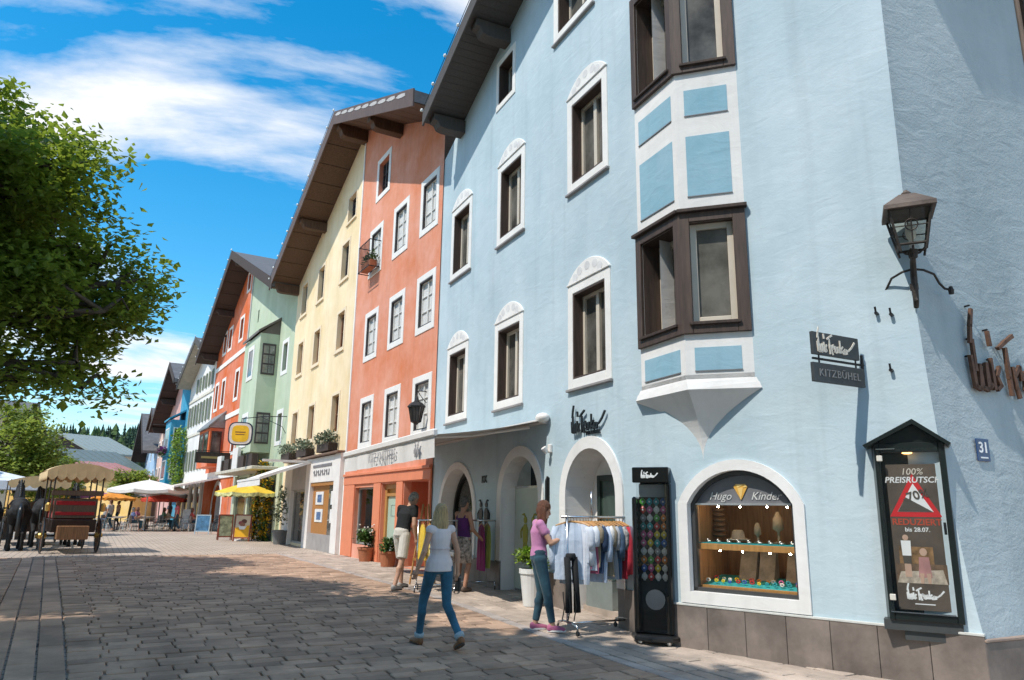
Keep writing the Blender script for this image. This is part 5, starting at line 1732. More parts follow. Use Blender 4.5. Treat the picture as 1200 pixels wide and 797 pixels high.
for s in ((0, 1), (0, -1), (1, 0), (-1, 0)):
    w0, w1 = b0, b1
    m.tube([(s[0] * w0, co + s[1] * w0, zb0), (s[0] * w1, co + s[1] * w1, zb1)], 0.009, 4)
    pth = []
    for q in range(15):
        an = 6.283 * q / 14; cx_ = 0.07 * math.cos(an); z_ = 4.31 + 0.07 * math.sin(an); w_ = b0 + (b1 - b0) * (z_ - zb0) / (zb1 - zb0) + .004
        pth.append((s[0] * w_ + s[1] * cx_, co + s[1] * w_ + s[0] * cx_, z_))
    m.tube(pth, 0.008, 4)
m.tube([(-b0 * .9, co, 4.06), (-b0 * .5, co, 4.0), (0, co, 3.98), (b0 * .5, co, 4.0), (b0 * .9, co, 4.06)], 0.014, 5)
m.tube([(0, co - b0 * .9, 4.06), (0, co - b0 * .5, 4.0), (0, co, 3.98), (0, co + b0 * .5, 4.0), (0, co + b0 * .9, 4.06)], 0.014, 5)
m.build('cage', RUSTI, la, LM, M=LX)
m = MB()
for s in ((1, 1), (1, -1), (-1, -1), (-1, 1)):
    pass
cs = [(-1, -1), (1, -1), (1, 1), (-1, 1)]
for k in range(4):
    p, q = cs[k], cs[(k + 1) % 4]
    m.poly([(p[0] * b0, co + p[1] * b0, zb0), (q[0] * b0, co + q[1] * b0, zb0), (q[0] * b1, co + q[1] * b1, zb1), (p[0] * b1, co + p[1] * b1, zb1)])
m.build('glass', glass_mat('dusty_glass', (0.93, 0.92, 0.86), 0.86), la, LM, fix=False, M=LX)
b2 = 0.29
m = MB()
for k in range(4):
    p, q = cs[k], cs[(k + 1) % 4]
    m.poly([(p[0] * b2, co + p[1] * b2, 4.52), (q[0] * b2, co + q[1] * b2, 4.52), (q[0] * b2, co + q[1] * b2, 4.57), (p[0] * b2, co + p[1] * b2, 4.57)])
    m.poly([(p[0] * b2, co + p[1] * b2, 4.57), (q[0] * b2, co + q[1] * b2, 4.57), (q[0] * .09, co + q[1] * .09, 4.76), (p[0] * .09, co + p[1] * .09, 4.76)])
m.poly([(p[0] * .09, co + p[1] * .09, 4.76) for p in cs]); m.poly([(p[0] * b2, co + p[1] * b2, 4.521) for p in cs])
m.lathe([(0.05, 4.76), (0.06, 4.8), (0.02, 4.84)], 8, (0, co, 0))
m.build('roof_cap', mat('dull_copper_cap', (0.15, 0.115, 0.095), 0.7, metal=.3, var=.3, bump=.2), la, LM, fix=False, M=LX)
MB().lathe([(0.03, 4.08), (0.03, 4.17), (0.055, 4.22), (0.065, 4.28), (0.05, 4.36), (0.015, 4.40)], 12, (0, co, 0)).build('bulb', BULB, la, LM, smooth=True, M=LX)
# black lantern hanging before the salmon wall
lu, lz = SF.uv(491, 495)[0], 4.0
lu = -6.2
LX2 = Matrix.Translation((lu, 0, 4.0)) @ Matrix.Scale(0.7, 4) @ Matrix.Translation((-lu, 0, -4.0))
ls = thing('wall_lantern', SF.w(lu, 0, 4.2), 'black six sided lantern hanging in front of the salmon wall', 'lantern')
ly = 0.38
m = MB().lathe([(0.17, 0), (0.27, 0.5)], 6, (lu, ly, 3.40)).build('glass', mat('smoky_lantern_glass', (0.07, 0.065, 0.06), .15, var=.3), ls, SF, M=LX2)
m = MB().lathe([(0.32, 0.5), (0.33, 0.55), (0.2, 0.68), (0.1, 0.72), (0.06, 0.85), (0.02, 0.95)], 6, (lu, ly, 3.40)).lathe([(0.05, -0.12), (0.1, -0.06), (0.19, -0.02), (0.19, 0.0)], 6, (lu, ly, 3.40))
for k in range(6):
    an = 6.283 * k / 6
    m.tube([(lu + .175 * math.cos(an), ly + .175 * math.sin(an), 3.40), (lu + .275 * math.cos(an), ly + .275 * math.sin(an), 3.9)], 0.02, 4)
    an += .52
    m.tube([(lu + .152 * math.cos(an), ly + .152 * math.sin(an), 3.40), (lu + .24 * math.cos(an), ly + .24 * math.sin(an), 3.9)], 0.012, 4)
m.build('cage', IRON, ls, SF, M=LX2)
MB().tube([(lu, 0, 4.5), (lu, 0.1, 4.52), (lu, ly, 4.5), (lu, ly, 4.33)], 0.02, 5).tube([(lu, 0, 4.1), (lu, .2, 4.3), (lu, .35, 4.49)], .014, 5).build('bracket', IRON, ls, SF, M=LX2)

# poster cabinet on the corner
pc = thing('poster_cabinet', RF.w(-2.9, 0, 0.5), 'tall black wall cabinet with a peaked roof and a sale poster', 'cabinet')
pA = RF.w(-2.60, 0.0); pB = RF.w(CU - 0.12, 0.0)
CABF = Frame(RF.hit(1063, 720), vpdir(-1500))               # front of the cabinet
_o = CABF.o
CABF = Frame(RF.w(-2.62, 0.16), vpdir(-900))
wC = 0.66
cz0, cz1 = 0.42, 2.20
DKG = mat('black_green_paint', (0.012, 0.017, 0.016), 0.3, var=.15)
P = [RF.w(-2.55, 0.0), CABF.w(0.0), CABF.w(-wC), CABF.w(-wC, -0.5), RF.w(-2.75, -0.05)]
m = MB()
F0 = CABF.w(0.0); F1 = CABF.w(-wC)
def q3(p, z): return (p.x, p.y, z)
Wl, Wr = RF.w(-2.55, 0.002), F1 - CABF.o * 0.25
m.poly([q3(Wl, cz0), q3(F0, cz0), q3(F0, cz1), q3(Wl, cz1)]); m.poly([q3(F1, cz0), q3(Wr, cz0), q3(Wr, cz1), q3(F1, cz1)])
m.poly([q3(Wl, cz0), q3(F0, cz0), q3(F1, cz0), q3(Wr, cz0)]); m.poly([q3(Wl, cz1), q3(F0, cz1), q3(F1, cz1), q3(Wr, cz1)])
Bk0, Bk1 = F0 - CABF.o * 0.10, F1 - CABF.o * 0.10
m.poly([q3(Bk0, cz0), q3(Bk1, cz0), q3(Bk1, cz1), q3(Bk0, cz1)])
m.build('case', DKG, pc, None, fix=False)
MB().box(-wC + 0.0, -wC + 0.06, -0.02, 0.03, cz0, cz1).box(-0.05, 0.0, -0.02, 0.03, cz0, cz1).box(-wC + .06, -.05, -0.02, 0.03, cz0, cz0 + 0.07).box(-wC + .06, -.05, -0.02, 0.03, cz1 - 0.10, cz1).build('door_frame', DKG, pc, CABF, bevel=0.006)
gf = MB().poly([(-wC + .07, .038, cz0 + .08), (-.02, .038, cz0 + .08), (-.02, .038, cz1 - .06), (-wC + .07, .038, cz1 - .06)]).build('glass_door', CLEAR, pc, CABF, fix=False)
MB().box(-0.20, -0.02, 0.03, 0.05, cz1 - 0.068, cz1 - 0.058).build('hinge_rail', STEEL, pc, CABF)
MB().box(-wC + .07, -.02, .03, .05, cz0 + .075, cz0 + .085).build('hinge_rail', STEEL, pc, CABF)
for zz in (cz0 + 0.22, cz1 - 0.16):
    MB().box(-0.075, -0.02, 0.03, 0.055, zz - .03, zz + .03).build('hinge', mat('ivory_hinge', (.7, .66, .58), .5), pc, CABF, bevel=.005)
MB().box(-wC + 0.065, -wC + 0.09, 0.04, 0.06, cz0 + .85, cz0 + .97).build('lock', BLACK, pc, CABF)
# peaked roof
m = MB()
pr = [(0.10, cz1 - .02), (-wC / 2 - 0.06, cz1 + 0.24), (-wC - 0.06, cz1 - .02)]
m.prism([pr[0], pr[1], (pr[1][0], pr[1][1] - .05), (pr[0][0] - .02, pr[0][1] - .03)], -0.28, 0.10); m.prism([pr[1], pr[2], (pr[2][0] + .02, pr[2][1] - .03), (pr[1][0], pr[1][1] - .05)], -0.28, 0.10)
m.build('peaked_roof', DKG, pc, CABF)
MB().prism([(0.06, cz1), (-wC / 2 - .06, cz1 + .19), (-wC - .04, cz1)], -0.28, 0.0).build('gable_board', DKG, pc, CABF)
MB().box(-wC + .02, 0.06, -0.26, 0.0, cz0 - 0.10, cz0 - .002).box(-wC + .06, -.12, -.25, -.03, cz0 - .19, cz0 - .10).build('base_step', mat('dark_slate_step', (.05, .055, .055), .6), pc, CABF)
# the poster
px0, px1 = -wC + 0.09, -0.09
pw = px1 - px0
POST = mat('brown_poster_paper', (0.105, 0.08, 0.06), .6, var=.25, vscale=2.5)
po = MB().box(px0, px1, -0.06, -0.05, cz0 + 0.10, cz1 - 0.22).build('poster', POST, pc, CABF)
yp = -0.0495
PR = mat('poster_red', (.62, .02, .025), .5, var=0); PW_ = mat('poster_white', (.8, .8, .78), .5, var=0); PD = mat('poster_dark', (.09, .075, .06), .5, var=.1); PO = mat('poster_orange_red', (.5, .07, .03), .5, var=0)
cxp = (px0 + px1) / 2
def flat(mb, pts, y): mb.prism(pts, y, y + .0015)
tz0, tz1 = cz0 + 1.02, cz0 + 1.46
m = MB(); m.prism([(px1 - .0, tz0), (px0 + .0, tz0), (cxp, tz1)], yp, yp + .0015); m.build('warning_triangle', PR, po, CABF)
m = MB(); m.prism([(px1 - .075, tz0 + .05), (px0 + .075, tz0 + .05), (cxp, tz1 - .10)], yp + .002, yp + .0035); m.build('triangle_field', PW_, po, CABF)
m = MB(); m.prism([(px1 - .078, tz0 + .052), (px0 + .08, tz0 + .052), (px1 - .16, tz0 + .20)], yp + .004, yp + .0055); m.build('slope_symbol', PD, po, CABF)
text_mb('-70%', 0.125, 0.002, bold=True).build('lettering', PD, po, CABF, M=Matrix.Translation((cxp - .015, yp + .0075, tz0 + .215)) @ Matrix.Rotation(R_(16), 4, 'Y'))
text_mb('100%', 0.095, 0.002, shear=.2).build('lettering', mat('cream_letter', (.75, .68, .58), .5), po, CABF, M=Matrix.Translation((cxp, -.048, cz1 - .30)))
text_mb('PREISRUTSCH', 0.085, 0.002, bold=True, shear=.2).build('lettering', PW_, po, CABF, M=Matrix.Translation((cxp, -.0475, cz1 - .385)))
text_mb('REDUZIERT', 0.088, 0.002, bold=True).build('lettering', PO, po, CABF, M=Matrix.Translation((cxp, -.048, tz0 - .055)))
text_mb('bis 28.07.', 0.06, 0.002, bold=True).build('lettering', PW_, po, CABF, M=Matrix.Translation((cxp, -.048, tz0 - .13)))
script_mb(0.34, 0.009, 0.002).build('script', PW_, po, CABF, M=Matrix.Translation((cxp + .16, -.049, cz0 + .20)))
MB().box(cxp - .09, cxp + .09, -.0495, -.048, cz0 + .155, cz0 + .165).build('small_print', PW_, po, CABF)
# printed photograph: a figure seated on a boat deck, another standing behind
m = MB(); m.box(px0 + .01, px1 - .01, yp, yp + .001, cz0 + .36, cz0 + .55, 0); m.prism([(px1 - .01, cz0 + .36), (px0 + .02, cz0 + .36), (px0 + .05, cz0 + .5), (px1 - .05, cz0 + .47)], yp + .001, yp + .002, 1)
m.box(px0 + .12, px1 - .05, yp, yp + .001, cz0 + .55, cz0 + .72, 2)
m.build('printed_deck', [mat('print_brown', (.16, .1, .06), .5, var=.4, vscale=14), mat('print_cream', (.5, .42, .33), .5, var=.3, vscale=16), mat('print_wood', (.25, .14, .06), .5, var=.5, vscale=12)], po, CABF)
m = MB()
fx = cxp - .03
m.prism([(fx - .06, cz0 + .42), (fx + .06, cz0 + .42), (fx + .045, cz0 + .62), (fx - .045, cz0 + .62)], yp + .003, yp + .004, 0)
m.prism([(fx + .035 * math.cos(t), cz0 + .67 + .04 * math.sin(t)) for t in [6.283 * q / 10 for q in range(10)]], yp + .003, yp + .004, 1)
for s in (-1, 1):
    m.prism([(fx + s * .02, cz0 + .36), (fx + s * .045, cz0 + .36), (fx + s * .05, cz0 + .46), (fx + s * .01, cz0 + .46)], yp + .0045, yp + .0055, 1)
fx = cxp + .12
m.prism([(fx - .04, cz0 + .62), (fx + .04, cz0 + .62), (fx + .045, cz0 + .78), (fx - .045, cz0 + .78)], yp + .003, yp + .004, 2)
m.prism([(fx - .035, cz0 + .55), (fx + .035, cz0 + .55), (fx + .04, cz0 + .63), (fx - .04, cz0 + .63)], yp + .0045, yp + .0055, 3)
m.prism([(fx - .03, cz0 + .42), (fx + .03, cz0 + .42), (fx + .03, cz0 + .55), (fx - .03, cz0 + .55)], yp + .003, yp + .004, 1)
m.prism([(fx + .028 * math.cos(t), cz0 + .81 + .03 * math.sin(t)) for t in [6.283 * q / 10 for q in range(10)]], yp + .003, yp + .004, 1)
m.build('printed_figures', [mat('print_rose', (.5, .25, .23), .5, var=.2), mat('print_skin', (.55, .36, .26), .5), PW_, PD], po, CABF)
MB().ell((cxp + .02, 0.0 - .02, cz1 - .105), 0.05, .02, .012, n=10).build('cabinet_light', mat('warm_lamp', (1, .6, .25), .5, emit=(1, .5, .15, 4)), pc, CABF)

# lettering on the shop window's fanlight
wl_ = thing('window_lettering', RF.w(-0.97, -0.11, 1.6), 'silver script and golden diamond on the grey fanlight of the shop window', 'sign')
SIL = mat('silver_letter', (.62, .62, .6), .35)
text_mb('Hugo', 0.135, 0.004, shear=.35).build('lettering', SIL, wl_, RF, M=Matrix.Translation((-0.68, -0.108, 1.655)))
text_mb('Kinder', 0.135, 0.004, shear=.35).build('lettering', SIL, wl_, RF, M=Matrix.Translation((-1.27, -0.108, 1.655)))
m = MB()
dx, dz = -0.96, 1.72
for (a_, b_, c2_, mi) in (((-.09, .05), (0, -.11), (-.035, .04), 0), ((-.035, .04), (0, -.11), (.035, .04), 1), ((.035, .04), (0, -.11), (.09, .05), 0), ((-.09, .05), (-.035, .04), (-.06, .085), 1), ((-.06, .085), (-.035, .04), (.035, .04), 0), ((-.06, .085), (.035, .04), (.06, .085), 1), ((.06, .085), (.035, .04), (.09, .05), 0)):
    m.prism([(dx + p[0], dz + p[1]) for p in (a_, b_, c2_)], -0.113, -0.100 + .004 * mi, mi)
m.build('diamond', [mat('gold_leaf', (.75, .42, .08), .35), mat('pale_gold', (.85, .58, .2), .3)], wl_, RF)

# ------------------------------------------------------------------ figures
def cap_mb(m, a, b, ra, rb, n=12, flat=False):
    """tapered capsule, optionally cut square at b"""
    a, b = Vector(a), Vector(b)
    d = b - a
    L_ = d.length
    if L_ < 1e-5: d = Vector((0, 0, 1)); L_ = 1e-5
    d.normalize()
    path, rs = [], []
    for k in range(4):
        t = math.pi / 2 * (1 - k / 4)
        path.append(a - d * ra * math.sin(t)); rs.append(max(ra * math.cos(t), ra * 0.12))
    path.append(a); rs.append(ra); path.append(b); rs.append(rb)
    for k in range(1, 1 if flat else 5):
        t = math.pi / 2 * k / 4
        path.append(b + d * rb * math.sin(t)); rs.append(max(rb * math.cos(t), rb * 0.12))
    m.tube(path, rs, n)
    return m


def loft(m, rings, n=18):
    """rings: (centre, rx, ry, angle about z) stacked body sections"""
    i0 = len(m.v)
    for (c, rx, ry, an) in rings:
        for q in range(n):
            t = 6.2832 * q / n
            x, y = rx * math.cos(t), ry * math.sin(t)
            m.v.append((c[0] + x * math.cos(an) - y * math.sin(an), c[1] + x * math.sin(an) + y * math.cos(an), c[2]))
    for k in range(len(rings) - 1):
        for q in range(n):
            a = i0 + k * n + q; b = i0 + k * n + (q + 1) % n
            m.f.append((a, b, b + n, a + n)); m.m.append(0)
    m.f.append(tuple(i0 + q for q in range(n - 1, -1, -1))); m.m.append(0)
    j = i0 + (len(rings) - 1) * n
    m.f.append(tuple(j + q for q in range(n))); m.m.append(0)
    return m


def fuse(m, name, material, parent, voxel=0.009, smooth=4, fix=True):
    """melt overlapping shapes into one continuous skin"""
    me = m.mesh(name + '_src', material)
    o = bpy.data.objects.new(name + '_src', me); COL.objects.link(o)
    md = o.modifiers.new('r', 'REMESH'); md.mode = 'VOXEL'; md.voxel_size = voxel
    if smooth:
        s = o.modifiers.new('s', 'SMOOTH'); s.iterations = smooth; s.factor = 0.5
    dg = bpy.context.evaluated_depsgraph_get()
    me2 = bpy.data.meshes.new_from_object(o.evaluated_get(dg)); me2.name = name
    bpy.data.objects.remove(o)
    me2.materials.clear(); me2.materials.append(material)
    me2.polygons.foreach_set('use_smooth', [True] * len(me2.polygons))
    ob = bpy.data.objects.new(name, me2); COL.objects.link(ob)
    if parent is not None: ob.parent = parent
    return ob


SKIN = mat('skin', (0.52, 0.29, 0.19), 0.55, var=0.1, vscale=6)
SKIN.node_tree.nodes['Principled BSDF'].inputs['Subsurface Weight'].default_value = 0.08
SKIN.node_tree.nodes['Principled BSDF'].inputs['Subsurface Radius'].default_value = (0.02, 0.008, 0.004)


def V3(*a): return Vector(a)


class Fig:
    """Joints of a standing figure (height about 1.68 m) that looks along +y; change joints, then build."""
    def __init__(s, h=1.68, female=True):
        k = h / 1.68; s.k = k; s.female = female
        sw = 0.165 if female else 0.19
        hw = 0.095 if female else 0.092
        J = dict(pelvis=V3(0, 0, .95), waist=V3(0, .0, 1.08), chest=V3(0, .0, 1.27), neck=V3(0, -.01, 1.42), head=V3(0, .02, 1.565))
        for i, sd in ((-1, 'l'), (1, 'r')):
            J['sh_' + sd] = V3(i * sw, -.01, 1.375); J['el_' + sd] = V3(i * (sw + .05), -.03, 1.09); J['wr_' + sd] = V3(i * (sw + .06), .03, .85)
            J['hand_' + sd] = V3(0, .12, -1)
            J['hip_' + sd] = V3(i * hw, 0, .91); J['kn_' + sd] = V3(i * hw, .02, .49); J['an_' + sd] = V3(i * hw, -.02, .085)
            J['toe_' + sd] = V3(0, 1, 0)
        s.J = {a: b * k if a[:4] not in ('hand', 'toe_') else b for a, b in J.items()}
        s.look = V3(0, 1, 0)

    def body(s, parent, skin=SKIN, voxel=0.0075, bare_feet=False):
        J, k = s.J, s.k
        m = MB()
        sx = (J['sh_r'] - J['sh_l']); an = math.atan2(sx.y, sx.x)
        hx = (J['hip_r'] - J['hip_l']); ah = math.atan2(hx.y, hx.x)
        f = s.female
        P, W, C, Nk = J['pelvis'], J['waist'], J['chest'], J['neck']
        loft(m, [(P - V3(0, 0, .10) * k, .10 * k, .075 * k, ah), (P - V3(0, 0, .04) * k, (.158 if f else .150) * k, .108 * k, ah), (P + V3(0, 0, .05) * k, (.155 if f else .150) * k, .104 * k, ah),
                 (W, (.122 if f else .142) * k, .09 * k, an), (W.lerp(C, .5), (.128 if f else .155) * k, .095 * k, an), (C, (.145 if f else .172) * k, .105 * k, an),
                 (C.lerp(Nk, .55), (.14 if f else .17) * k, .085 * k, an), (C.lerp(Nk, .85), .085 * k, .06 * k, an), (Nk, .055 * k, .053 * k, an)])
        if f:
            fw = V3(-math.sin(an), math.cos(an), 0); sd = V3(math.cos(an), math.sin(an), 0)
            for i in (-1, 1):
                m.ell(C + fw * .075 * k + sd * i * .065 * k - V3(0, 0, .01) * k, .062 * k, .055 * k, .06 * k, n=10)
        H = J['head']; lk = s.look.normalized(); sd = lk.cross(V3(0, 0, 1)).normalized(); up = sd.cross(lk)
        cap_mb(m, Nk - V3(0, 0, .03) * k, H - up * .06 * k - lk * .015 * k, .052 * k, .048 * k)
        Mh = Matrix((sd, lk, up)).transposed()
        m.ell(H + up * .03 * k - lk * .01 * k, .073 * k, .092 * k, .095 * k, n=14, M=Mh)
        m.ell(H + lk * .022 * k - up * .045 * k, .055 * k, .066 * k, .072 * k, n=12, M=Mh)
        m.ell(H + lk * .092 * k - up * .012 * k, .012 * k, .018 * k, .026 * k, n=8, M=Mh)
        m.ell(H + lk * .088 * k - up * .062 * k, .022 * k, .010 * k, .009 * k, n=8, M=Mh)
        for i in (-1, 1):
            m.ell(H + sd * i * .073 * k, .012 * k, .022 * k, .032 * k, n=8, M=Mh)
            m.ell(H + lk * .082 * k + sd * i * .03 * k + up * .018 * k, .018 * k, .008 * k, .008 * k, n=8, M=Mh)
        fk = k * (1.0 if f else 1.12)
        for q in 'lr':
            S, E, Wr = J['sh_' + q], J['el_' + q], J['wr_' + q]
            cap_mb(m, S, E, .046 * fk, .037 * fk); cap_mb(m, E, Wr, .038 * fk, .026 * fk)
            cap_mb(m, C.lerp(Nk, .5), S, .05 * fk, .05 * fk)
            hd = J['hand_' + q].normalized()
            cap_mb(m, Wr, Wr + hd * .045 * fk, .024 * fk, .030 * fk)
            pn = hd.cross(V3(0, 0, 1)) if abs(hd.z) < .8 else V3(0, 1, 0)
            pn = (V3(0, 1, 0) - hd * hd.y) if pn.length < .1 or abs(hd.z) > .8 else V3(0, 0, -1) - hd * (-hd.z)
            pn.normalize(); sp = hd.cross(pn).normalized()
            base = Wr + hd * .055 * fk
            for j, (off, ln) in enumerate(((-.027, .060), (-.009, .072), (.009, .067), (.027, .052))):
                p0 = base + sp * off * fk + hd * .022 * fk; p1 = p0 + (hd * .9 + pn * .3) * ln * .55 * fk; p2 = p1 + (hd * .55 + pn * .8) * ln * .5 * fk
                cap_mb(m, p0 - hd * .03 * fk, p1, .0095 * fk, .0085 * fk, 8); cap_mb(m, p1, p2, .0085 * fk, .0075 * fk, 8)
            tb = Wr + hd * .03 * fk - sp * .026 * fk * (1 if q == 'l' else -1)
            ts = sp * (-1 if q == 'l' else 1)
            cap_mb(m, tb, tb + (hd * .7 + ts * .6 + pn * .3) * .036 * fk, .0115 * fk, .010 * fk, 8)
            cap_mb(m, tb + (hd * .7 + ts * .6 + pn * .3) * .036 * fk, tb + (hd * 1.5 + ts * .8 + pn * .7) * .04 * fk, .010 * fk, .0085 * fk, 8)
            Hp, K, A = J['hip_' + q], J['kn_' + q], J['an_' + q]
            cap_mb(m, Hp, K, .083 * k, .052 * k); cap_mb(m, K, A, .052 * k, .036 * k)
            cf = K.lerp(A, .3); cap_mb(m, cf + V3(0, -.014, 0) * k, cf + (A - K) * .2, .052 * k, .042 * k)
            td = J['toe_' + q].normalized()
            cap_mb(m, A + V3(0, 0, -.03) * k - td * .02 * k, A + td * .13 * k + V3(0, 0, -.052) * k, .038 * k, .03 * k)
        return fuse(m, 'body', skin, parent, voxel, 3)

    def face(s, parent):
        J, k = s.J, s.k
        H = J['head']; lk = s.look.normalized(); sd = lk.cross(V3(0, 0, 1)).normalized(); up = sd.cross(lk)
        m = MB()
        Mh = Matrix((sd, lk, up)).transposed()
        for i in (-1, 1):
            m.ell(H + lk * .0855 * k + sd * i * .03 * k + up * .006 * k, .014 * k, .006 * k, .006 * k, n=8, M=Mh)
        m.build('eyes', mat('dark_eye', (.03, .02, .015), .3), None).parent = parent
        m = MB().ell(H + lk * .096 * k - up * .062 * k, .02 * k, .004 * k, .006 * k, n=8, M=Mh)
        m.build('mouth', mat('lip', (.4, .12, .1), .5), None).parent = parent

    def torso_cloth(s, name, material, parent, ease=.014, hem=-.06, sleeve=.0, neck=.72, flare=0.0, straps=False, voxel=.009, top_only=None):
        J, k = s.J, s.k
        m = MB()
        sx = (J['sh_r'] - J['sh_l']); an = math.atan2(sx.y, sx.x)
        f = s.female
        P, W, C, Nk = J['pelvis'], J['waist'], J['chest'], J['neck']
        e = ease
        rings = [(P + V3(0, 0, hem) * k, (.157 + flare) * k + e, (.107 + flare) * k + e, an), (P.lerp(W, .35), (.155 + flare * .7) * k + e, (.105 + flare * .7) * k + e, an),
                 (W, (.124 + flare * .25 if f else .146) * k + e, (.091 + flare * .25) * k + e, an), (W.lerp(C, .5), (.13 if f else .157) * k + e, .098 * k + e, an), (C, (.147 if f else .175) * k + e, .108 * k + e, an)]
        if straps:
            rings.append((C.lerp(Nk, .22), .142 * k + e, .10 * k + e, an))
        else:
            rings += [(C.lerp(Nk, .55), (.143 if f else .174) * k + e, .088 * k + e, an), (C.lerp(Nk, neck), .098 * k + e, .07 * k + e, an)]
        loft(m, rings)
        fw = V3(-math.sin(an), math.cos(an), 0); sd = V3(math.cos(an), math.sin(an), 0)
        if f:
            for i in (-1, 1):
                m.ell(C + fw * .08 * k + sd * i * .065 * k - V3(0, 0, .01) * k, .062 * k + e, .056 * k + e, .06 * k + e, n=10)
        if straps:
            for i in (-1, 1):
                for w_ in (-1, 1):
                    cap_mb(m, C.lerp(Nk, .15) + sd * i * .1 * k + fw * w_ * .09 * k, C.lerp(Nk, .78) + sd * i * .1 * k + fw * w_ * .02 * k, .014, .014, 8)
        elif sleeve > 0:
            for q in 'lr':
                S, E = J['sh_' + q], J['el_' + q]
                cap_mb(m, C.lerp(Nk, .5), S, .053 * k + e, .052 * k + e); cap_mb(m, S, S.lerp(E, sleeve), .049 * k + e, .046 * k + e * 1.3)
        return fuse(m, name, material, parent, voxel, 3)

    def leg_cloth(s, name, material, parent, to=.95, ease=.012, hem_r=None, voxel=.009):
        """trousers or shorts: to = fraction of hip-to-ankle covered"""
        J, k = s.J, s.k
        m = MB()
        hx = (J['hip_r'] - J['hip_l']); ah = math.atan2(hx.y, hx.x)
        P, W = J['pelvis'], J['waist']
        e = ease
        loft(m, [(P - V3(0, 0, .10) * k, .11 * k, .08 * k, ah), (P - V3(0, 0, .04) * k, .16 * k + e, .11 * k + e, ah), (P + V3(0, 0, .05) * k, .157 * k + e, .106 * k + e, ah), (P.lerp(W, .75), .138 * k + e, .096 * k + e, ah)])
        for q in 'lr':
            Hp, K, A = J['hip_' + q], J['kn_' + q], J['an_' + q]
            cut = to * 2
            if cut <= 1:
                cap_mb(m, Hp, Hp.lerp(K, cut), .086 * k + e, (hem_r or .075) * k + e, flat=True)
            else:
                cap_mb(m, Hp, K, .086 * k + e, .056 * k + e)
                E_ = K.lerp(A, cut - 1)
                cap_mb(m, K, E_, .056 * k + e, (hem_r or .042) * k + e, flat=True)
                cf = K.lerp(A, .3); cap_mb(m, cf + V3(0, -.014, 0) * k, cf + (A - K) * .2, .053 * k + e * .8, .044 * k + e * .8)
        return fuse(m, name, material, parent, voxel, 3)

    def shoes(s, material, parent, sole=None, heel=0.0):
        J, k = s.J, s.k
        for q in 'lr':
            A, td = J['an_' + q], J['toe_' + q].normalized()
            m = MB()
            cap_mb(m, A + V3(0, 0, -.03) * k - td * .03 * k, A + td * .14 * k + V3(0, 0, -.055) * k, .044 * k, .034 * k)
            cap_mb(m, A + V3(0, 0, -.045) * k - td * .035 * k, A + td * .05 * k + V3(0, 0, -.05) * k, .04 * k, .042 * k)
            o = fuse(m, 'shoe', material, parent, .008, 3)
            if sole:
                m = MB()
                a = A + V3(0, 0, -.085) * k; side = td.cross(V3(0, 0, 1)).normalized()
                upn = side.cross(td)
                pts = []
                for t in range(12):
                    an = 6.283 * t / 12
                    pts.append(A + td * (.055 + .125 * math.cos(an)) * k + side * .042 * math.sin(an) * k - upn * .082 * k)
                i = len(m.v)
                m.v += [tuple(p) for p in pts] + [tuple(p + upn * .022 * k) for p in pts]
                m.f.append(tuple(range(i + 11, i - 1, -1))); m.f.append(tuple(range(i + 12, i + 24)))
                for t in range(12):
                    m.f.append((i + t, i + (t + 1) % 12, i + 12 + (t + 1) % 12, i + 12 + t))
                m.m += [0] * 14
                m.build('sole', sole, None).parent = o

    def hair(s, material, parent, length=.0, grey=False, vol=1.0):
        J, k = s.J, s.k
        H = J['head']; lk = s.look.normalized(); sd = lk.cross(V3(0, 0, 1)).normalized(); up = sd.cross(lk)
        Mh = Matrix((sd, lk, up)).transposed()
        m = MB()
        m.ell(H + up * .045 * k - lk * .022 * k, .082 * k * vol, .094 * k * vol, .092 * k * vol, n=14, M=Mh)
        m.ell(H + up * .0 * k - lk * .045 * k, .078 * k * vol, .065 * k * vol, .09 * k * vol, n=12, M=Mh)
        if length > 0:
            rg = random.Random(int(length * 100))
            for q in range(22):
                an = math.pi * (1.0 + (q - 10.5) / 21 * 1.22)
                base = H + sd * math.sin(an) * .072 * k + lk * (math.cos(an) * .07 - .012) * k + up * .02 * k
                tip = base - V3(0, 0, 1) * length * rg.uniform(.85, 1.05) + sd * math.sin(an) * rg.uniform(-.005, .02) + lk * math.cos(an) * .012
                cap_mb(m, base, base.lerp(tip, .6) + sd * math.sin(an) * .014, .026 * k, .024 * k, 8); cap_mb(m, base.lerp(tip, .6) + sd * math.sin(an) * .014, tip, .024 * k, .010 * k, 8)
        return fuse(m, 'hair', material, parent, .009, 2)


def place(root, loc, rotz):
    root.location = loc; root.rotation_euler = (0, 0, rotz)


def cloth(name, col, var=.12, bs=14, **kw):
    return mat(name, col, .9, var=var, vscale=4, bump=.45, bscale=bs, bdist=.02, sheen=.15, **kw)


HBLOND = mat('ash_blond_hair', (.52, .37, .18), .5, var=.4, stretch=(30, 30, 2), vscale=3, bump=1.0, bscale=5)
HAUB = mat('auburn_hair', (.16, .055, .022), .45, var=.5, stretch=(30, 30, 2), vscale=3, bump=1.0, bscale=5)
HGREY = mat('short_grey_hair', (.36, .33, .29), .7, var=.4, vscale=30, bump=.4, bscale=60)
DENIM = cloth('blue_denim', (.025, .12, .20), var=.35)
DENIMD = cloth('dark_denim', (.02, .07, .10), var=.3)
BROWNL = mat('tan_leather', (.20, .09, .035), .5, var=.2)
SOLE = mat('dark_sole', (.05, .035, .025), .7)

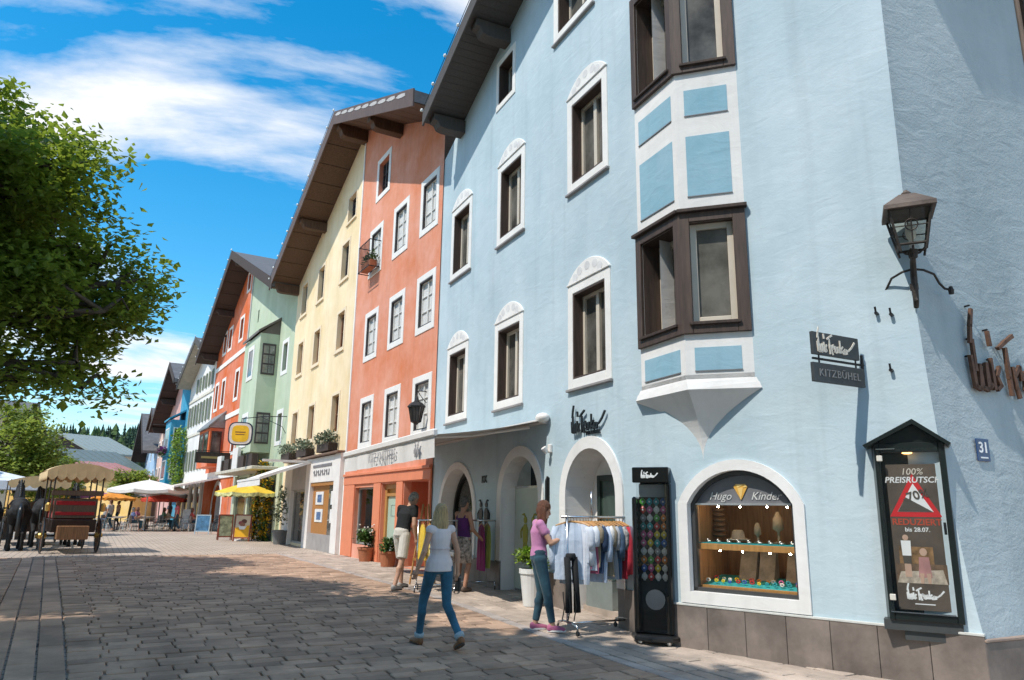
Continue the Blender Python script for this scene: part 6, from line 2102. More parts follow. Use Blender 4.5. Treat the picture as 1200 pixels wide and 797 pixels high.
# walking woman, seen from behind
wf, wb = on_ground(497, 752), on_ground(527, 766)
wl = (wf + wb) / 2
r = thing('person', (wl.x, wl.y, gz(wl.y)), 'blond woman in a white sleeveless blouse and jeans walking away', 'person')
F = Fig(1.64)
J = F.J
hd = math.atan2(-(0.10), 1.0)
J['hip_l'] += V3(0, .03, 0); J['hip_r'] += V3(0, -.03, 0)
J['kn_l'] = V3(-.10, .20, .50); J['an_l'] = V3(-.10, .27, .085); J['toe_l'] = V3(-.15, 1, .05)
J['kn_r'] = V3(.085, -.07, .485); J['an_r'] = V3(.115, -.36, .135); J['toe_r'] = V3(.12, 1, -.42)
J['el_l'] = V3(-.245, -.02, 1.09); J['wr_l'] = V3(-.29, .06, .88)
J['el_r'] = V3(.235, -.06, 1.09); J['wr_r'] = V3(.265, -.03, .85)
J['hand_l'] = V3(-.15, .25, -1); J['hand_r'] = V3(.02, .1, -1)
bd = F.body(r); F.face(bd)
WBL = cloth('white_cotton_blouse', (.66, .60, .60), var=.07, bs=9)
bl = F.torso_cloth('blouse', WBL, r, ease=.008, hem=-.07, sleeve=.02, neck=.80, flare=.034)
m = MB(); loft(m, [(J['waist'].lerp(J['chest'], .30), .146, .116, 0), (J['waist'].lerp(J['chest'], .38), .148, .118, 0)]); o = m.build('waist_band', cloth('blouse_band', (.58, .50, .50)), None); o.parent = bl
F.leg_cloth('jeans', DENIM, r, to=.965, ease=.004, hem_r=.042)
for q in 'lr':
    A, K = J['an_' + q], J['kn_' + q]
    m = MB().tube([A.lerp(K, .02), A.lerp(K, .13)], [.062, .062], 14); o = m.build('turned_cuff', cloth('pale_denim_cuff', (.32, .42, .48)), None, smooth=True); o.parent = r
F.shoes(BROWNL, r, SOLE)
F.hair(HBLOND, r, length=.24, vol=1.04)
place(r, (wl.x, wl.y, gz(wl.y)), R_(8)); r.scale = (.93, .96, 1)
ph = thing('handheld_case', (0, 0, 0), 'black case held in the right hand of the walking woman', 'case')
m = MB().box(-.018, .018, -.045, .045, -.15, .05).build('case_body', BLACK, None, bevel=.008); m.parent = ph
m = MB().box(-.02, .02, -.046, .046, .012, .022).build('case_band', mat('grey_plastic', (.2, .2, .2), .4), None); m.parent = ph
hand = Matrix.Rotation(R_(8), 3, 'Z') @ (J['wr_r'] + V3(.015, .035, -.085))
place(ph, Vector((wl.x, wl.y, gz(wl.y))) + hand, R_(8))

# woman at the clothes rail, reaching to the hangers
wl = on_ground(631, 739)
r = thing('person', wl, 'auburn haired woman in a pink T-shirt sorting the clothes rail', 'person')
F = Fig(1.70)
J = F.J
J['head'] += V3(0, .05, -.015); J['neck'] += V3(0, .03, 0); F.look = V3(.30, 1, -.42)
J['el_l'] = V3(-.22, .12, 1.13); J['wr_l'] = V3(-.16, .36, 1.22); J['hand_l'] = V3(.1, 1, .12)
J['el_r'] = V3(.22, .13, 1.14); J['wr_r'] = V3(.13, .37, 1.24); J['hand_r'] = V3(-.1, 1, .12)
J['kn_l'] = V3(-.09, .05, .49); J['an_l'] = V3(-.10, -.03, .085); J['kn_r'] = V3(.10, .10, .49); J['an_r'] = V3(.11, .17, .085); J['toe_r'] = V3(.25, 1, 0)
bd = F.body(r); F.face(bd)
F.torso_cloth('t_shirt', cloth('pink_cotton', (.55, .22, .40), var=.1), r, ease=.010, hem=-.03, sleeve=.42, neck=.76)
F.leg_cloth('jeans', DENIMD, r, to=.96, ease=.008, hem_r=.04)
F.shoes(cloth('pink_canvas', (.42, .12, .22)), r, mat('white_rubber', (.75, .74, .72), .6))
F.hair(HAUB, r, length=.23, vol=1.06)
place(r, wl, R_(-112))

# man bending over a rack
wl = on_ground(468, 690)
r = thing('person', wl, 'grey haired man in a black T-shirt and white shorts bending over a rack', 'person')
F = Fig(1.78, female=False)
J = F.J
J['waist'] = V3(0, .03, 1.15); J['chest'] = V3(0, .09, 1.36); J['neck'] = V3(0, .17, 1.51); J['head'] = V3(0, .26, 1.63); F.look = V3(.1, .8, -.6)
for i, q in ((-1, 'l'), (1, 'r')):
    J['sh_' + q] = V3(i * .205, .12, 1.46)
J['el_l'] = V3(-.27, .14, 1.15); J['wr_l'] = V3(-.22, .38, 1.08); J['hand_l'] = V3(0, .8, -.4)
J['el_r'] = V3(.27, .06, 1.15); J['wr_r'] = V3(.27, .12, .90); J['hand_r'] = V3(0, .2, -1)
J['kn_l'] = V3(-.14, .14, .50); J['an_l'] = V3(-.15, .16, .085); J['kn_r'] = V3(.13, -.09, .50); J['an_r'] = V3(.14, -.24, .085)
bd = F.body(r); F.face(bd)
F.torso_cloth('t_shirt', mat('black_cotton', (.007, .008, .009), .85, var=.3, bump=.45, bscale=14), r, ease=.014, hem=-.02, sleeve=.42, neck=.72)
F.leg_cloth('shorts', cloth('white_shorts', (.62, .57, .50), var=.08), r, to=.44, ease=.012, hem_r=.080)
F.shoes(mat('grey_trainer', (.35, .32, .29), .7), r, SOLE)
F.hair(HGREY, r, vol=.985)
place(r, wl, R_(-70))

# woman in purple before the arched window
wl = on_ground(541, 693)
r = thing('person', wl, 'woman in a purple strap top and flowered skirt facing the arched shop window', 'person')
F = Fig(1.68)
J = F.J
J['el_l'] = V3(-.22, .06, 1.10); J['wr_l'] = V3(-.13, .26, 1.06); J['hand_l'] = V3(.3, .8, 0)
J['el_r'] = V3(.23, .02, 1.10); J['wr_r'] = V3(.20, .20, .98); J['hand_r'] = V3(0, .8, -.4)
J['kn_r'] += V3(0, .05, 0); F.look = V3(0, 1, -.25)
bd = F.body(r, skin=mat('tanned_skin', (.42, .21, .13), .5, var=.1)); F.face(bd)
F.torso_cloth('strap_top', cloth('purple_jersey', (.085, .012, .11), var=.15), r, ease=.012, hem=.0, straps=True)
FLOW = mat('flowered_skirt', (.34, .17, .15), .9, var=.75, vscale=16, col2=(.62, .52, .44), bump=.3, bscale=10)
m = MB(); loft(m, [((0, 0, .50), .185, .155, 0), ((0, 0, .72), .185, .15, 0), ((0, 0, .90), .178, .132, 0), ((0, 0, 1.0), .158, .112, 0), ((0, 0, 1.05), .14, .10, 0)], 28)
o = m.build('skirt', FLOW, None, smooth=True); o.parent = r
F.shoes(mat('dark_sandal', (.12, .08, .06), .6), r, SOLE)
F.hair(mat('short_dark_grey_hair', (.10, .085, .075), .7, var=.4, vscale=30, bump=.4, bscale=60), r, vol=1.03)
place(r, wl, R_(-72))

# ------------------------------------------------------------------ clothes rail before the niche
rl0, rl1 = on_ground(662, 743), on_ground(738, 738)
rd = (rl1 - rl0); rd.z = 0; RL = rd.length; rd.normalize()
RKF = Frame(rl0, rd)                                        # x along the rail, y away from the viewer
zg = gz(rl0.y)
rk = thing('clothes_rail', (rl0.x, rl0.y, zg), 'chrome clothes rail on castors loaded with shirts before the niche', 'clothes rail')
zt = zg + 1.50
m = MB().tube([(-.05, 0, zt), (RL + .0, 0, zt)], .017, 8).build('top_bar', STEEL, rk, RKF, smooth=True)
for x in (0.04, RL - .06):
    MB().tube([(x, 0, zt + .02), (x, 0, zg + .14)], .016, 8).build('upright', STEEL, rk, RKF, smooth=True)
    pth = [(x, -.26, zg + .075), (x, -.24, zg + .12), (x, -.12, zg + .15), (x, .12, zg + .15), (x, .24, zg + .12), (x, .26, zg + .075)]
    MB().tube(pth, .016, 8).build('foot', STEEL, rk, RKF, smooth=True)
    for yy in (-.26, .26):
        MB().lathe([(.032, -.012), (.036, 0), (.032, .012)], 12, M=Matrix.Translation((x, yy, zg + .037)) @ Matrix.Rotation(R_(90), 4, 'Y')).build('castor', BLACK, rk, RKF)
MB().tube([(.04, 0, zg + .13), (RL - .06, 0, zg + .13)], .014, 8).build('base_rail', STEEL, rk, RKF, smooth=True)
MB().tube([(RL * .42, 0, zt), (RL * .42, 0, zt + .35)], .012, 6).build('sign_post', STEEL, rk, RKF, smooth=True)


def garment(x, w, ln, th, col, label, sleeve=.0, frame=RKF, ztop=None, turn=0.0, name='shirt', pat=None, group='garments on the clothes rail', cat='shirt', y0=0.0, seed=0):
    """a garment on a hanger: body panel with folds hanging square to the rail, sleeve towards the viewer"""
    rg = random.Random(seed * 13 + 5)
    zt_ = ztop
    r = thing(name, frame.w(x, y0, zt_ - .2), label, cat, group)
    T = Matrix.Translation((x, y0, 0)) @ Matrix.Rotation(turn, 4, 'Z')
    m = MB()
    m.tube([(0, 0, zt_ + .018), (0, .012, zt_ + .012), (0, .004, zt_ - .03), (0, 0, zt_ - .055)], .004, 5)
    m.tube([(0, -w * .46, zt_ - .115), (0, -w * .2, zt_ - .075), (0, 0, zt_ - .055), (0, w * .2, zt_ - .075), (0, w * .46, zt_ - .115)], .011, 6)
    m.build('hanger', OCHRE, r, frame, M=T)
    m = MB()
    NR, NC = 10, 14
    def P(i, j, s):
        f = j / NR; t = -1 + 2 * i / NC
        half = w * (.5 - .5 * max(0, .0)) * (1 if f > .08 else .94)
        y = t * half * (1 + .07 * math.sin(f * 3 + seed))
        zz = zt_ - .075 - (abs(t) ** 1.6) * .06 * (1 - f) - f * ln
        xx = s * (th * (.35 + .65 * min(1, f * 4)) * (1 - abs(t) ** 4 * .75)) + .014 * math.sin(t * 5 + f * 2 + seed) * (.3 + f) + .006 * math.sin(t * 13 + seed * 2)
        return (xx, y, zz)
    for s in (-1, 1):
        for i in range(NC):
            for j in range(NR):
                m.poly([P(i, j, s), P(i + 1, j, s), P(i + 1, j + 1, s), P(i, j + 1, s)])
    for j in range(NR):
        for i in (0, NC):
            m.poly([P(i, j, -1), P(i, j, 1), P(i, j + 1, 1), P(i, j + 1, -1)])
    for i in range(NC):
        m.poly([P(i, NR, -1), P(i + 1, NR, -1), P(i + 1, NR, 1), P(i, NR, 1)])
        m.poly([P(i, 0, -1), P(i + 1, 0, -1), P(i + 1, 0, 1), P(i, 0, 1)])
    cm = pat or cloth('fabric_%02d_%02d_%02d' % tuple(int(c * 99) for c in col), col, var=.10)
    m.build('fabric', cm, r, frame, M=T, smooth=True, fix=False)
    if sleeve:
        for s in (-1, 1):
            m = MB()
            m.tube([(0, s * w * .45, zt_ - .13), (.01, s * w * .53, zt_ - .13 - sleeve * .3), (0, s * w * .55, zt_ - .13 - sleeve * .7), (.008, s * w * .53, zt_ - .13 - sleeve)], [.045, .055, .05, .042], 10, flat=(1, 1))
            m.build('sleeve', cm, r, frame, M=T, smooth=True)
    return r


STRIPE = mat('patterned_shirt', (.05, .06, .09), .9, var=.9, vscale=26, col2=(.6, .6, .6))
gs = [(.13, .46, .74, .05, (.50, .57, .68), 'pale blue jacket facing out at the viewer end of the rail', .56, 1.1, 'jacket'),
      (.19, .44, .80, .04, (.66, .68, .74), 'white blue shirt hanging second on the clothes rail', .5, .8, 'shirt'),
      (.25, .42, .52, .03, (.58, .62, .70), 'light grey blue shirt just behind the pale jackets', .3, .5, 'shirt'),
      (.32, .40, .60, .025, (.50, .20, .32), 'rose pink shirt near the pale shirts on the rail', .0, .35, 'shirt'),
      (.385, .42, .62, .028, (.62, .66, .72), 'whitish shirt between the rose and the tan ones', .25, .3, 'shirt'),
      (.44, .40, .66, .022, (.42, .10, .16), 'narrow dark rose top beside the tan shirt', .0, .25, 'shirt'),
      (.49, .42, .58, .024, (.30, .24, .16), 'tan shirt left of the navy top on the rail', .2, .2, 'shirt'),
      (.55, .44, .66, .034, (.02, .045, .10), 'navy blue top in the middle of the rail', .32, .25, 'shirt'),
      (.63, .44, .78, .04, (.52, .60, .74), 'long pale blue shirt right of the navy top', .45, .3, 'shirt'),
      (.71, .42, .44, .03, (.72, .70, .68), 'white T-shirt right of the long pale blue shirt', .22, .25, 't-shirt'),
      (.77, .42, .70, .028, (.33, .27, .19), 'khaki brown shirt right of the white T-shirt', .25, .2, 'shirt'),
      (.84, .42, .74, .03, (.40, .42, .46), 'grey shirt between the khaki and the denim shirt', .3, .2, 'shirt'),
      (.91, .44, .74, .032, (.07, .13, .22), 'denim blue shirt left of the patterned one', .4, .2, 'shirt'),
      (1.0, .44, .50, .035, None, 'black and white patterned shirt left of the red cardigan', .3, .2, 'shirt'),
      (1.08, .46, .74, .045, (.50, .025, .05), 'bright red cardigan at the far end of the rail', .62, .15, 'cardigan'),
      (1.15, .42, .70, .03, (.16, .10, .15), 'dull plum garment behind the red cardigan', .3, .1, 'shirt')]
sc_ = RL / 1.32
for k, (x, w_, ln, th, col, lab, sl, tn, nm) in enumerate(gs):
    garment(x * sc_, w_, ln, th, col or (.2, .2, .2), lab, sl, turn=tn, ztop=zt, pat=STRIPE if col is None else None, seed=k, name=nm.replace('-', '_'), cat=nm)
# dark trousers hanging below the end of the rail
r = thing('trousers', RKF.w(.05, -.12, zg + .4), 'black trousers with straps hanging at the end of the rail', 'trousers')
m = MB()
for (a, b) in ((-.02, .02), (.09, .06)):
    m.tube([(a, -.10, zg + .98), (a + b * .2, -.13, zg + .6), (a + b * .5, -.12, zg + .28)], [.045, .04, .05], 10)
m.tube([(-.02, -.10, zg + .98), (.09, -.10, zg + .98)], .05, 10)
m.build('fabric', MATS['black_cotton'], r, RKF, smooth=True)
m = MB()
for a in (-.12, -.03, .06):
    m.tube([(a, -.16, zg + .55), (a + .01, -.18, zg + .35), (a - .01, -.15, zg + .18)], .008, 5)
m.build('strap', BLACK, r, RKF)

# second rack by the salmon shop with yellow towels, third behind the woman in purple
def small_rack(px, py, dirv, label, items, ln=.75, hh=1.25):
    p = on_ground(px, py); F = Frame(p, dirv); z = gz(p.y)
    r = thing('clothes_rail', p, label, 'clothes rail')
    MB().tube([(0, 0, z + hh), (ln, 0, z + hh)], .016, 8).build('top_bar', STEEL, r, F, smooth=True)
    for x in (.02, ln - .02):
        MB().tube([(x, 0, z + hh), (x, 0, z + .10)], .015, 8).build('upright', STEEL, r, F, smooth=True)
        MB().tube([(x, -.24, z + .075), (x, -.1, z + .12), (x, .1, z + .12), (x, .24, z + .075)], .015, 8).build('foot', STEEL, r, F, smooth=True)
        for yy in (-.24, .24):
            MB().lathe([(.03, -.012), (.034, 0), (.03, .012)], 10, M=Matrix.Translation((x, yy, z + .035)) @ Matrix.Rotation(R_(90), 4, 'Y')).build('castor', BLACK, r, F)
    MB().tube([(.02, 0, z + .12), (ln - .02, 0, z + .12)], .013, 8).build('base_rail', STEEL, r, F, smooth=True)
    for k, (x, w_, l_, col, lab, nm, cat) in enumerate(items):
        garment(x, w_, l_, .035, col, lab, 0, F, z + hh, turn=.3, name=nm, seed=30 + k, group=None, cat=cat)
    return r


small_rack(486, 693, (0.88, -0.48), 'small chrome rail with yellow towels in front of the bending man',
           [(.10, .44, .62, (.72, .48, .03), 'bright yellow towel on the small rail', 'towel', 'towel'), (.22, .4, .6, (.78, .62, .2), 'paler yellow towel on the small rail', 'towel', 'towel'),
            (.36, .4, .66, (.12, .25, .45), 'blue and white cloth behind the yellow towels', 'cloth', 'cloth'), (.5, .4, .5, (.5, .5, .5), 'grey white top on the small rail', 'shirt', 'shirt')])
small_rack(535, 689, (0.88, -0.48), 'chrome rail beside the woman in purple',
           [(.45, .42, .85, (.30, .03, .14), 'long crimson garment right of the woman in purple', 'dress', 'dress'), (.56, .4, .8, (.32, .36, .06), 'olive yellow garment at the end of the rail by the arch', 'dress', 'dress'), (.2, .4, .5, (.55, .55, .55), 'white top left of the crimson garment', 'shirt', 'shirt')])

# ------------------------------------------------------------------ sunglasses stand
kc = on_ground(771, 753)
ks = thing('display_stand', kc, 'tall black revolving display stand of coloured watches', 'display stand')
zk = kc.z
KF = Frame((kc.x, kc.y), vpdir(-1500))
m = MB().lathe([(.33, .045), (.34, .06), (.34, .09), (.30, .11)], 8, M=Matrix.Translation((0, 0, zk))).build('base', BLACK, ks, KF)
for k in range(4):
    an = .78 + 1.57 * k
    MB().lathe([(.02, 0), (.03, .01), (.03, .045)], 8, (.25 * math.cos(an), .25 * math.sin(an), zk)).build('castor', STEEL, ks, KF)
KBL = mat('gloss_black_panel', (.008, .009, .009), .12, var=.1)
MB().box(-.23, .20, -.2, .0, zk + .11, zk + 1.98).build('back_panel', KBL, ks, KF, bevel=.02)
MB().box(.20, .26, -.2, .16, zk + .11, zk + 1.80).build('wing_panel', KBL, ks, KF, bevel=.02)
MB().box(-.24, -.18, -.2, .16, zk + .11, zk + 1.98).build('wing_panel', KBL, ks, KF, bevel=.02)
MB().box(-.24, .24, -.2, .19, zk + 1.98, zk + 2.18).build('head_board', KBL, ks, KF, bevel=.01)
script_mb(.22, .008, .004).build('script', PW_, ks, KF, M=Matrix.Translation((.12, .191, zk + 2.04)))
MB().box(-.178, .198, .135, .139, zk + .13, zk + 1.97).build('glass_front', CLEAR, ks, KF)
MB().box(-.175, .195, .0, .004, zk + 1.80, zk + 1.96).build('grey_header', mat('grey_card', (.4, .4, .41), .6), ks, KF)
MB().lathe([(.11, 0), (.125, .01), (.125, .03), (.06, .035)], 16, M=Matrix.Translation((.0, .045, zk + .52)) @ Matrix.Rotation(R_(-90), 4, 'X')).build('large_watch_model', mat('pearl_grey', (.45, .45, .48), .25), ks, KF)
cols_ = dict(turquoise=(.02, .35, .40), red=(.55, .03, .03), pink=(.6, .12, .30), orange=(.7, .22, .02), yellow=(.7, .55, .03), white=(.7, .7, .68), green=(.10, .4, .06), blue=(.03, .12, .45), grey=(.3, .3, .32), teal=(.02, .25, .25))
layout = ['green turquoise turquoise blue', 'red pink white pink', 'grey white green orange', 'teal turquoise red orange', 'pink pink yellow yellow', 'pink yellow turquoise blue', 'white white grey white', 'orange green red orange', 'blue pink yellow white', 'white red white white']
ordn = ['top', 'second', 'third', 'fourth', 'fifth', 'sixth', 'seventh', 'eighth', 'ninth', 'lowest']
posn = ['far left', 'inner left', 'inner right', 'far right']
wm = {}
for i, rowc in enumerate(layout):
    for j, cname in enumerate(rowc.split()):
        if cname not in wm:
            w_ = MB()
            w_.lathe([(.034, 0), (.039, .006), (.039, .016), (.032, .02)], 14)
            w_.box(-.014, .014, -.05, -.03, .003, .012); w_.box(-.014, .014, .03, .05, .003, .012)
            w_.lathe([(.013, .0205), (.012, .0225)], 12, mi=1)
            wm[cname] = w_.mesh('watch', [mat('watch_' + cname, cols_[cname], .3), PW_])
        loc = KF.w(.145 - j * .09, .0055, zk + 1.74 - i * .105)
        o = bpy.data.objects.new('watch', wm[cname]); COL.objects.link(o)
        o.matrix_world = Matrix.Translation(loc) @ KF.M.to_3x3().to_4x4() @ Matrix.Rotation(R_(-90), 4, 'X')
        tag(o, '%s watch, %s in the %s row of the black display stand' % (cname, posn[j], ordn[i]), 'watch', 'watches on the display stand')

# ------------------------------------------------------------------ things in the arched shop window
rg = random.Random(77)
for k in range(26):
    cn = rg.choice(['turquoise', 'red', 'pink', 'yellow', 'white', 'white', 'orange', 'blue'])
    u_ = -0.36 - k * .048 + rg.uniform(-.012, .012); y_ = -.30 - .09 * (k % 2) - rg.uniform(0, .05)
    m = MB(); rr = rg.uniform(.014, .026)
    for q in range(8):
        an = 6.283 * q / 8
        m.ell((u_ + rr * math.cos(an), y_, .60 + rr + rr * math.sin(an) * .7 + .02 * (k % 2)), .011, n=6)
    solo(m, 'bead_bracelet', mat('bead_' + cn, cols_[cn], .3), RF.w(u_, y_, .6), '%s bead bracelet at the foot of the arched shop window' % cn, 'bracelet', 'bead bracelets in the shop window', frame=RF, smooth=True)
HATM = mat('straw_hat', (.45, .38, .30), .9, bump=.3, bscale=60)
m = MB().lathe([(.15, 0), (.155, .008), (.10, .02), (.085, .03), (.075, .10), (.05, .125), (.0, .125)], 18, (-.70, -.52, 1.12)); hatl = [solo(m, 'hat', HATM, RF.w(-.70, -.52, 1.09), 'pale felt hat on the upper shelf of the shop window', 'hat', frame=RF, smooth=True)]
for k, (u_, h_, w_) in enumerate(((-.95, .22, .05), (-1.22, .36, .075), (-1.5, .2, .06))):
    m = MB().lathe([(w_, 0), (w_, .015), (.015, .03), (.015, h_ * .4), (w_ * .9, h_ * .5), (w_ * .8, h_ * .85), (.03, h_), (.02, h_ + .03)], 12, (u_, -.55, 1.087))
    solo(m, 'jewellery_bust', mat('linen_bust', (.42, .34, .25), .9), RF.w(u_, -.55, 1.087), ['short linen bust right of the hat in the shop window', 'tall linen bust in the middle of the upper window shelf', 'low linen bust at the near end of the upper window shelf'][k], 'bust', frame=RF, smooth=True)
for k in range(9):
    u_ = -.42 - k * .135
    m = MB().ell((u_, -.27, 1.10), .03, .025, .016, n=8); m.ell((u_ + .025, -.29, 1.115), .018, n=6)
    solo(m, 'trinket', mat('silver_trinket', (.6, .6, .58), .25, metal=.6), RF.w(u_, -.27, 1.087), 'silver trinket, %s from the left on the edge of the upper window shelf' % ['first', 'second', 'third', 'fourth', 'fifth', 'sixth', 'seventh', 'eighth', 'ninth'][k], 'trinket', 'trinkets on the window shelf', frame=RF, smooth=True)
for k, (u_, w_) in enumerate(((-.75, .22), (-1.0, .2), (-1.35, .2))):
    m = MB().prism([(-.78, .67), (-.60, .63), (-.72, .98), (-.78, .98)], u_ - w_ / 2, u_ + w_ / 2, axis='x')
    solo(m, 'display_board', mat('grey_display_card', (.28, .25, .22), .8, var=.3, vscale=5), RF.w(u_, -.7, .65), ['leaning grey board at the left under the window shelf', 'leaning grey board in the middle under the window shelf', 'leaning grey board at the right under the window shelf'][k], 'board', frame=RF)
for k in range(6):
    m = MB().ell((-.40, -.62, 1.17 + k * .065), .10 - .004 * k, .07, .028, n=12)
    solo(m, 'folded_cap', mat('brown_cap', (.16, .09, .05), .9, var=.3), RF.w(-.40, -.62, 1.14 + k * .065), 'brown cap, %s in the stack at the left of the shop window' % ['lowest', 'second lowest', 'third', 'fourth', 'second highest', 'topmost'][k], 'cap', 'stacked caps in the shop window', frame=RF, smooth=True)
MB()

# ------------------------------------------------------------------ pots, planters, easel
def foliage_pot(px, py, label, potm, r0, r1, h, fol, lsize, n, plant_h, name='potted_plant', flowers=None, seed=1, spread=None, stems=True, ch=1.0):
    p = on_ground(px, py)
    r = thing(name, p, label, 'plant')
    z = p.z
    MB().lathe([(r0, 0), (r1 * .97, h * .86), (r1 * 1.06, h * .87), (r1 * 1.06, h), (r1 * .92, h), (r1 * .88, h * .9)], 20, p).build('pot', potm, r, smooth=False)
    MB().lathe([(r1 * .88, h * .9), (.01, h * .93)], 16, p).build('soil', mat('soil', (.04, .03, .02), .95, bump=.4), r)
    rg = random.Random(seed)
    m = MB()
    sp = spread or r1 * 1.3
    for k in range(14):
        an = rg.uniform(0, 6.28); d = sp * rg.random() ** .5 * .75
        bush(m, (p.x + math.cos(an) * d, p.y + math.sin(an) * d, z + h + plant_h * rg.uniform(.15, .85) * (1 - .4 * d / sp)), sp * .42, n // 14, lsize, rg, sq=(1, 1, ch))
    m.build('foliage', fol, r, fix=False)
    if flowers:
        m = MB()
        for k in range(flowers[1]):
            an = rg.uniform(0, 6.28); d = sp * rg.random() ** .5
            c = (p.x + math.cos(an) * d, p.y + math.sin(an) * d, z + h + plant_h * rg.uniform(.5, 1.0))
            m.ell(c, .028, .028, .02, n=6)
        m.build('blossom', flowers[0], r, fix=False)
    return r


foliage_pot(428, 658, 'leafy oleander in a terracotta pot nearest the salmon shop window', TERRA, .17, .23, .38, LEAFG, .12, 420, .62, flowers=(PETW, 16), seed=2)
foliage_pot(454, 664, 'low green plant in a terracotta pot beside the wooden easel', TERRA, .17, .22, .38, LEAFG, .11, 320, .36, seed=3)
WPOT = mat('white_glazed_planter', (.72, .72, .70), .35, var=.05)
foliage_pot(623, 710, 'lime green shrub in a tall white planter beside the glass door', WPOT, .14, .20, .58, LEAFL, .09, 620, .36, seed=4, name='planter')
foliage_pot(328, 638, 'slim olive tree in a grey tub before the yellow house', mat('grey_tub', (.16, .16, .16), .6), .26, .34, .55, LEAFS, .14, 300, 2.3, seed=5, spread=.42)
p = on_ground(482, 684)
EF_ = Frame(p, (0.88, -0.48))
r = thing('easel', p, 'wooden folding easel standing behind the bending man', 'easel')
for (a, b, y0, y1) in ((-.02, .18, -.12, 0), (.48, .28, -.12, 0)):
    MB().tube([(a, y0, p.z), (b, y1, p.z + 1.55)], .02, 6).build('leg', OCHRE, r, EF_)
MB().tube([(.23, .45, p.z), (.23, .02, p.z + 1.5)], .018, 6).build('leg', OCHRE, r, EF_)
MB().box(.02, .44, -.12, -.08, p.z + .45, p.z + .50).build('tray', OCHRE, r, EF_)
MB().box(.06, .40, -.09, -.07, p.z + .15, p.z + .19).build('stretcher', OCHRE, r, EF_)

# ------------------------------------------------------------------ parasols
def parasol(p, label, rad, hc, rise, canm, n=8, scallop=0.0, pole=SFW, trim=None, group=None, drop=.18, rot=.2, tilt=0):
    r = thing('parasol', p, label, 'parasol', group)
    z = p[2]
    m = MB()
    c = Vector((p[0], p[1], z + hc + rise))
    seg = 6
    for k in range(n):
        a0_, a1_ = rot + 6.2832 * k / n, rot + 6.2832 * (k + 1) / n
        for j in range(5):
            f0, f1 = j / 5, (j + 1) / 5
            for s in range(seg):
                def P(f, t):
                    e = Vector((math.cos(a0_), math.sin(a0_), 0)).lerp(Vector((math.cos(a1_), math.sin(a1_), 0)), t)
                    sag = .10 * rad * math.sin(math.pi * t) * f * .35
                    return Vector((p[0], p[1], z)) + e * rad * f + Vector((0, 0, hc + rise * (1 - f ** 1.15) - sag))
                t0, t1 = s / seg, (s + 1) / seg
                m.poly([P(f0, t0), P(f0, t1), P(f1, t1), P(f1, t0)] if j else [P(0, 0), P(f1, t1), P(f1, t0)])
                if j == 4:
                    q0, q1 = P(1, t0), P(1, t1)
                    d0 = drop * (.65 + .35 * abs(math.sin(math.pi * 3 * t0))) if scallop else drop
                    d1 = drop * (.65 + .35 * abs(math.sin(math.pi * 3 * t1))) if scallop else drop
                    m.poly([q0, q1, q1 - Vector((0, 0, d1)), q0 - Vector((0, 0, d0))], 1)
    m.build('canopy', [canm, trim or canm], r, smooth=False, fix=False)
    MB().tube([(p[0], p[1], z + .03), (p[0], p[1], z + hc + rise + .06)], .025 if rad < 2 else .04, 8).build('pole', pole, r, smooth=True)
    for k in range(n):
        an = rot + 6.2832 * k / n
        MB().tube([(p[0], p[1], z + hc + rise - .04), (p[0] + math.cos(an) * rad * .98, p[1] + math.sin(an) * rad * .98, z + hc - .02)], .01, 4).build('rib', STEEL, r)
    MB().lathe([(.30, 0), (.30, .05), (.1, .09), (.05, .12)], 14, p).build('base', SFW, r)
    return r


YELP = mat('yellow_parasol_canvas', (.72, .48, .04), .85, var=.12)
YTRIM = mat('yellow_white_trim', (.78, .66, .30), .85, var=.5, vscale=5)
pu = on_ground(283, 634)
parasol(pu, 'yellow parasol with a scalloped white edge over the ice cream boards', 1.35, 2.05, .42, YELP, scallop=1, trim=YTRIM)
CREAM = mat('cream_parasol_canvas', (.78, .75, .70), .9, var=.05)
c0_ = on_ground(168, 622)
parasol((c0_.x, c0_.y, 0), 'big white cafe parasol in the middle of the street', 2.3, 2.35, .55, CREAM, rot=.4)
c1_ = on_ground(176, 619)
parasol((c1_.x + .8, c1_.y + 6, 0), 'second white cafe parasol behind the big one', 2.2, 2.25, .5, CREAM, rot=.1)
c2_ = on_ground(152, 617.5)
parasol((c2_.x - 1.2, c2_.y, 0), 'small orange cafe parasol left of the big white one', 1.4, 1.9, .35, mat('orange_canvas', (.7, .26, .03), .9), rot=.5, scallop=1)
parasol((c2_.x + 2.0, c2_.y + 1, 0), 'small red cafe parasol under the big white one', 1.5, 1.9, .35, mat('red_canvas', (.6, .06, .03), .9), rot=.1)
parasol((c2_.x - 2.4, c2_.y + 6, 0), 'pale pink parasol far down the street', 1.6, 2.1, .35, mat('pink_canvas', (.66, .36, .3), .9), rot=.3)

